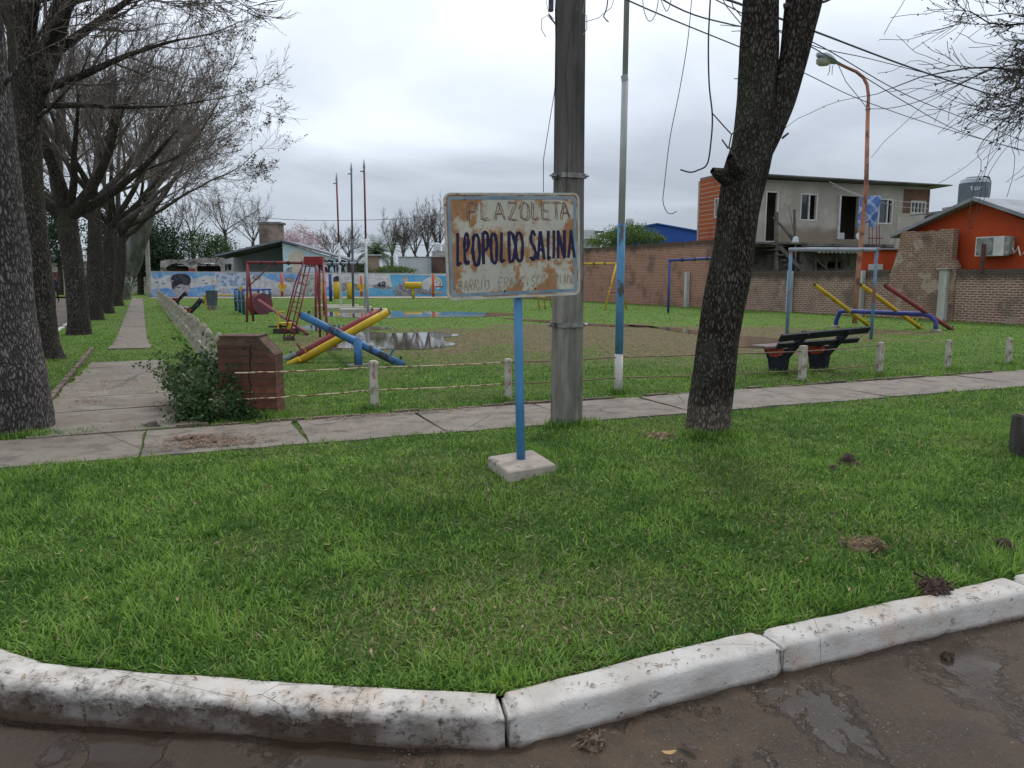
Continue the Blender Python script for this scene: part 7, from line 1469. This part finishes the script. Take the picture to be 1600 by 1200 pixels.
# scattered debris: twigs and flakes
def scatter(name, n, region, size, m, seed, zf, kind='stuff', al=.0):
    rs = np.random.RandomState(seed); x, y = region(rs, n); z = zf(x, y); k_ = z > -1; x, y, z = x[k_], y[k_], z[k_]; n = len(x); a = rs.rand(n)*6.28; L = rs.uniform(*size, n); w = L*rs.uniform(.12, .45, n); ca, sa = np.cos(a), np.sin(a); tz = rs.uniform(-.25, .35, n)*L
    V = np.stack([np.stack([x-ca*L/2, y-sa*L/2, z], 1), np.stack([x+sa*w/2, y-ca*w/2, z+.003], 1), np.stack([x+ca*L/2, y+sa*L/2, z+np.abs(tz)], 1), np.stack([x-sa*w/2, y+ca*w/2, z+.004], 1)], 1).reshape(-1, 3)
    return tag(npmesh(name, V, [np.arange(n*4).reshape(n, 4)], m, attr={'tint': np.repeat(rs.rand(n), 4)}), kind=kind)
lit = leafmat('leaf_litter', (.10, .055, .035), (.22, .14, .09), None, trans=0)
def lr(cs):
    def f(rs, n):
        k = rs.randint(0, len(cs), n); c = np.array([(G(*q_[:2]).x, G(*q_[:2]).y) for q_ in cs]); s = np.array([q_[2:] for q_ in cs]); u = rs.normal(0, 1, n)*s[k, 0]; v = rs.normal(0, 1, n)*s[k, 1]; return c[k, 0]+u*Vv.x+v*Nn.x, c[k, 1]+u*Vv.y+v*Nn.y
    return f
scatter('leaf_litter', 1500, lr([(318, 696, .25, .07), (330, 690, .18, .10), (300, 688, .12, .06), (340, 700, .3, .04)]), (.02, .06), lit, 1, lambda x, y: .035+0*x)
scatter('leaf_litter', 1400, lr([(430, 662, .3, .05), (560, 655, .35, .05), (640, 650, .4, .05), (700, 645, .5, .05), (165, 610, .3, .25), (190, 598, .25, .3), (140, 630, .1, .2), (260, 640, .1, .3), (500, 678, .7, .05)]), (.02, .055), lit, 2, lambda x, y: .038+0*x)
scatter('leaf_litter', 500, lr([(200, 650, .8, .8), (600, 660, 1.2, .2), (1200, 620, 1.5, .3), (1400, 605, 1.5, .3), (900, 650, 1., .3)]), (.015, .045), lit, 3, lambda x, y: .036+0*x)
scatter('leaf_litter', 700, lambda rs, n: (rs.uniform(-3, 4, n), rs.uniform(2.9, 8, n)), (.02, .05), leafmat('dead_leaf', (.30, .22, .13), (.16, .10, .06), None, trans=0), 4, lambda x, y: np.where(y > Kb(x)+.05, .035, -5))
scatter('road_grit', 7000, lambda rs, n: (rs.uniform(-.5, 3.5, n), rs.uniform(2.2, 4.2, n)), (.003, .013), leafmat('road_bits', (.06, .045, .035), (.26, .22, .18), None, trans=0), 5, lambda x, y: np.where(y < Kf(x)-.03, -.108, -5))
scatter('road_grit', 500, lambda rs, n: (lambda x: (x, Kf(x)+.02+np.abs(rs.normal(0, .05, n))))(rs.uniform(-2.2, 4, n)), (.006, .03), bpy.data.materials['dead_leaf'], 6, lambda x, y: .0245+0*x)
m_ = mound(240, 667, .10, .05, 'grey brown lump of matted litter on the path joint left of the shrub', 12, simple('grey_lump', (.16, .14, .13), (.09, .08, .075), 20), 60, 'debris', 'litter_lump', z=.02)
# grass tufts hiding post feet and sprawling over the kerb
tuft_pts = []
for x_, y_ in [(p_[0].x, p_[0].y) for p_ in fpts]+[(.1, 6.75), (-2.9, 8.75), (-2.7, 8.75), (-3.2, 8.7), (.5, 8.28), (.75, 8.3), (2.0, 7.62), (2.2, 7.66), (1.85, 7.68), (1.5, 10.6), (4.4, 12.7), (4.0, 12.4), (5.4, 13.1), (4.9, 12.85), (-5.0, 7.5), (-4.8, 7.6), (-8.8, 14.6)]: tuft_pts.append((x_, y_-.06))
blades('grass', 9000, along(tuft_pts, .10, 1), (.05, .13), (.004, .01), (.5, .3), lambda x, y: 1.+0*x, 21, 3)
kx = [(x_, float(Kb(x_))+.03) for x_ in np.linspace(-2.6, 4.2, 300)]
blades('grass', 7000, along(kx, .03, 1), (.03, .075), (.0035, .0075), (1.15, .3), lambda x, y: 1.+0*x, 22, 3)
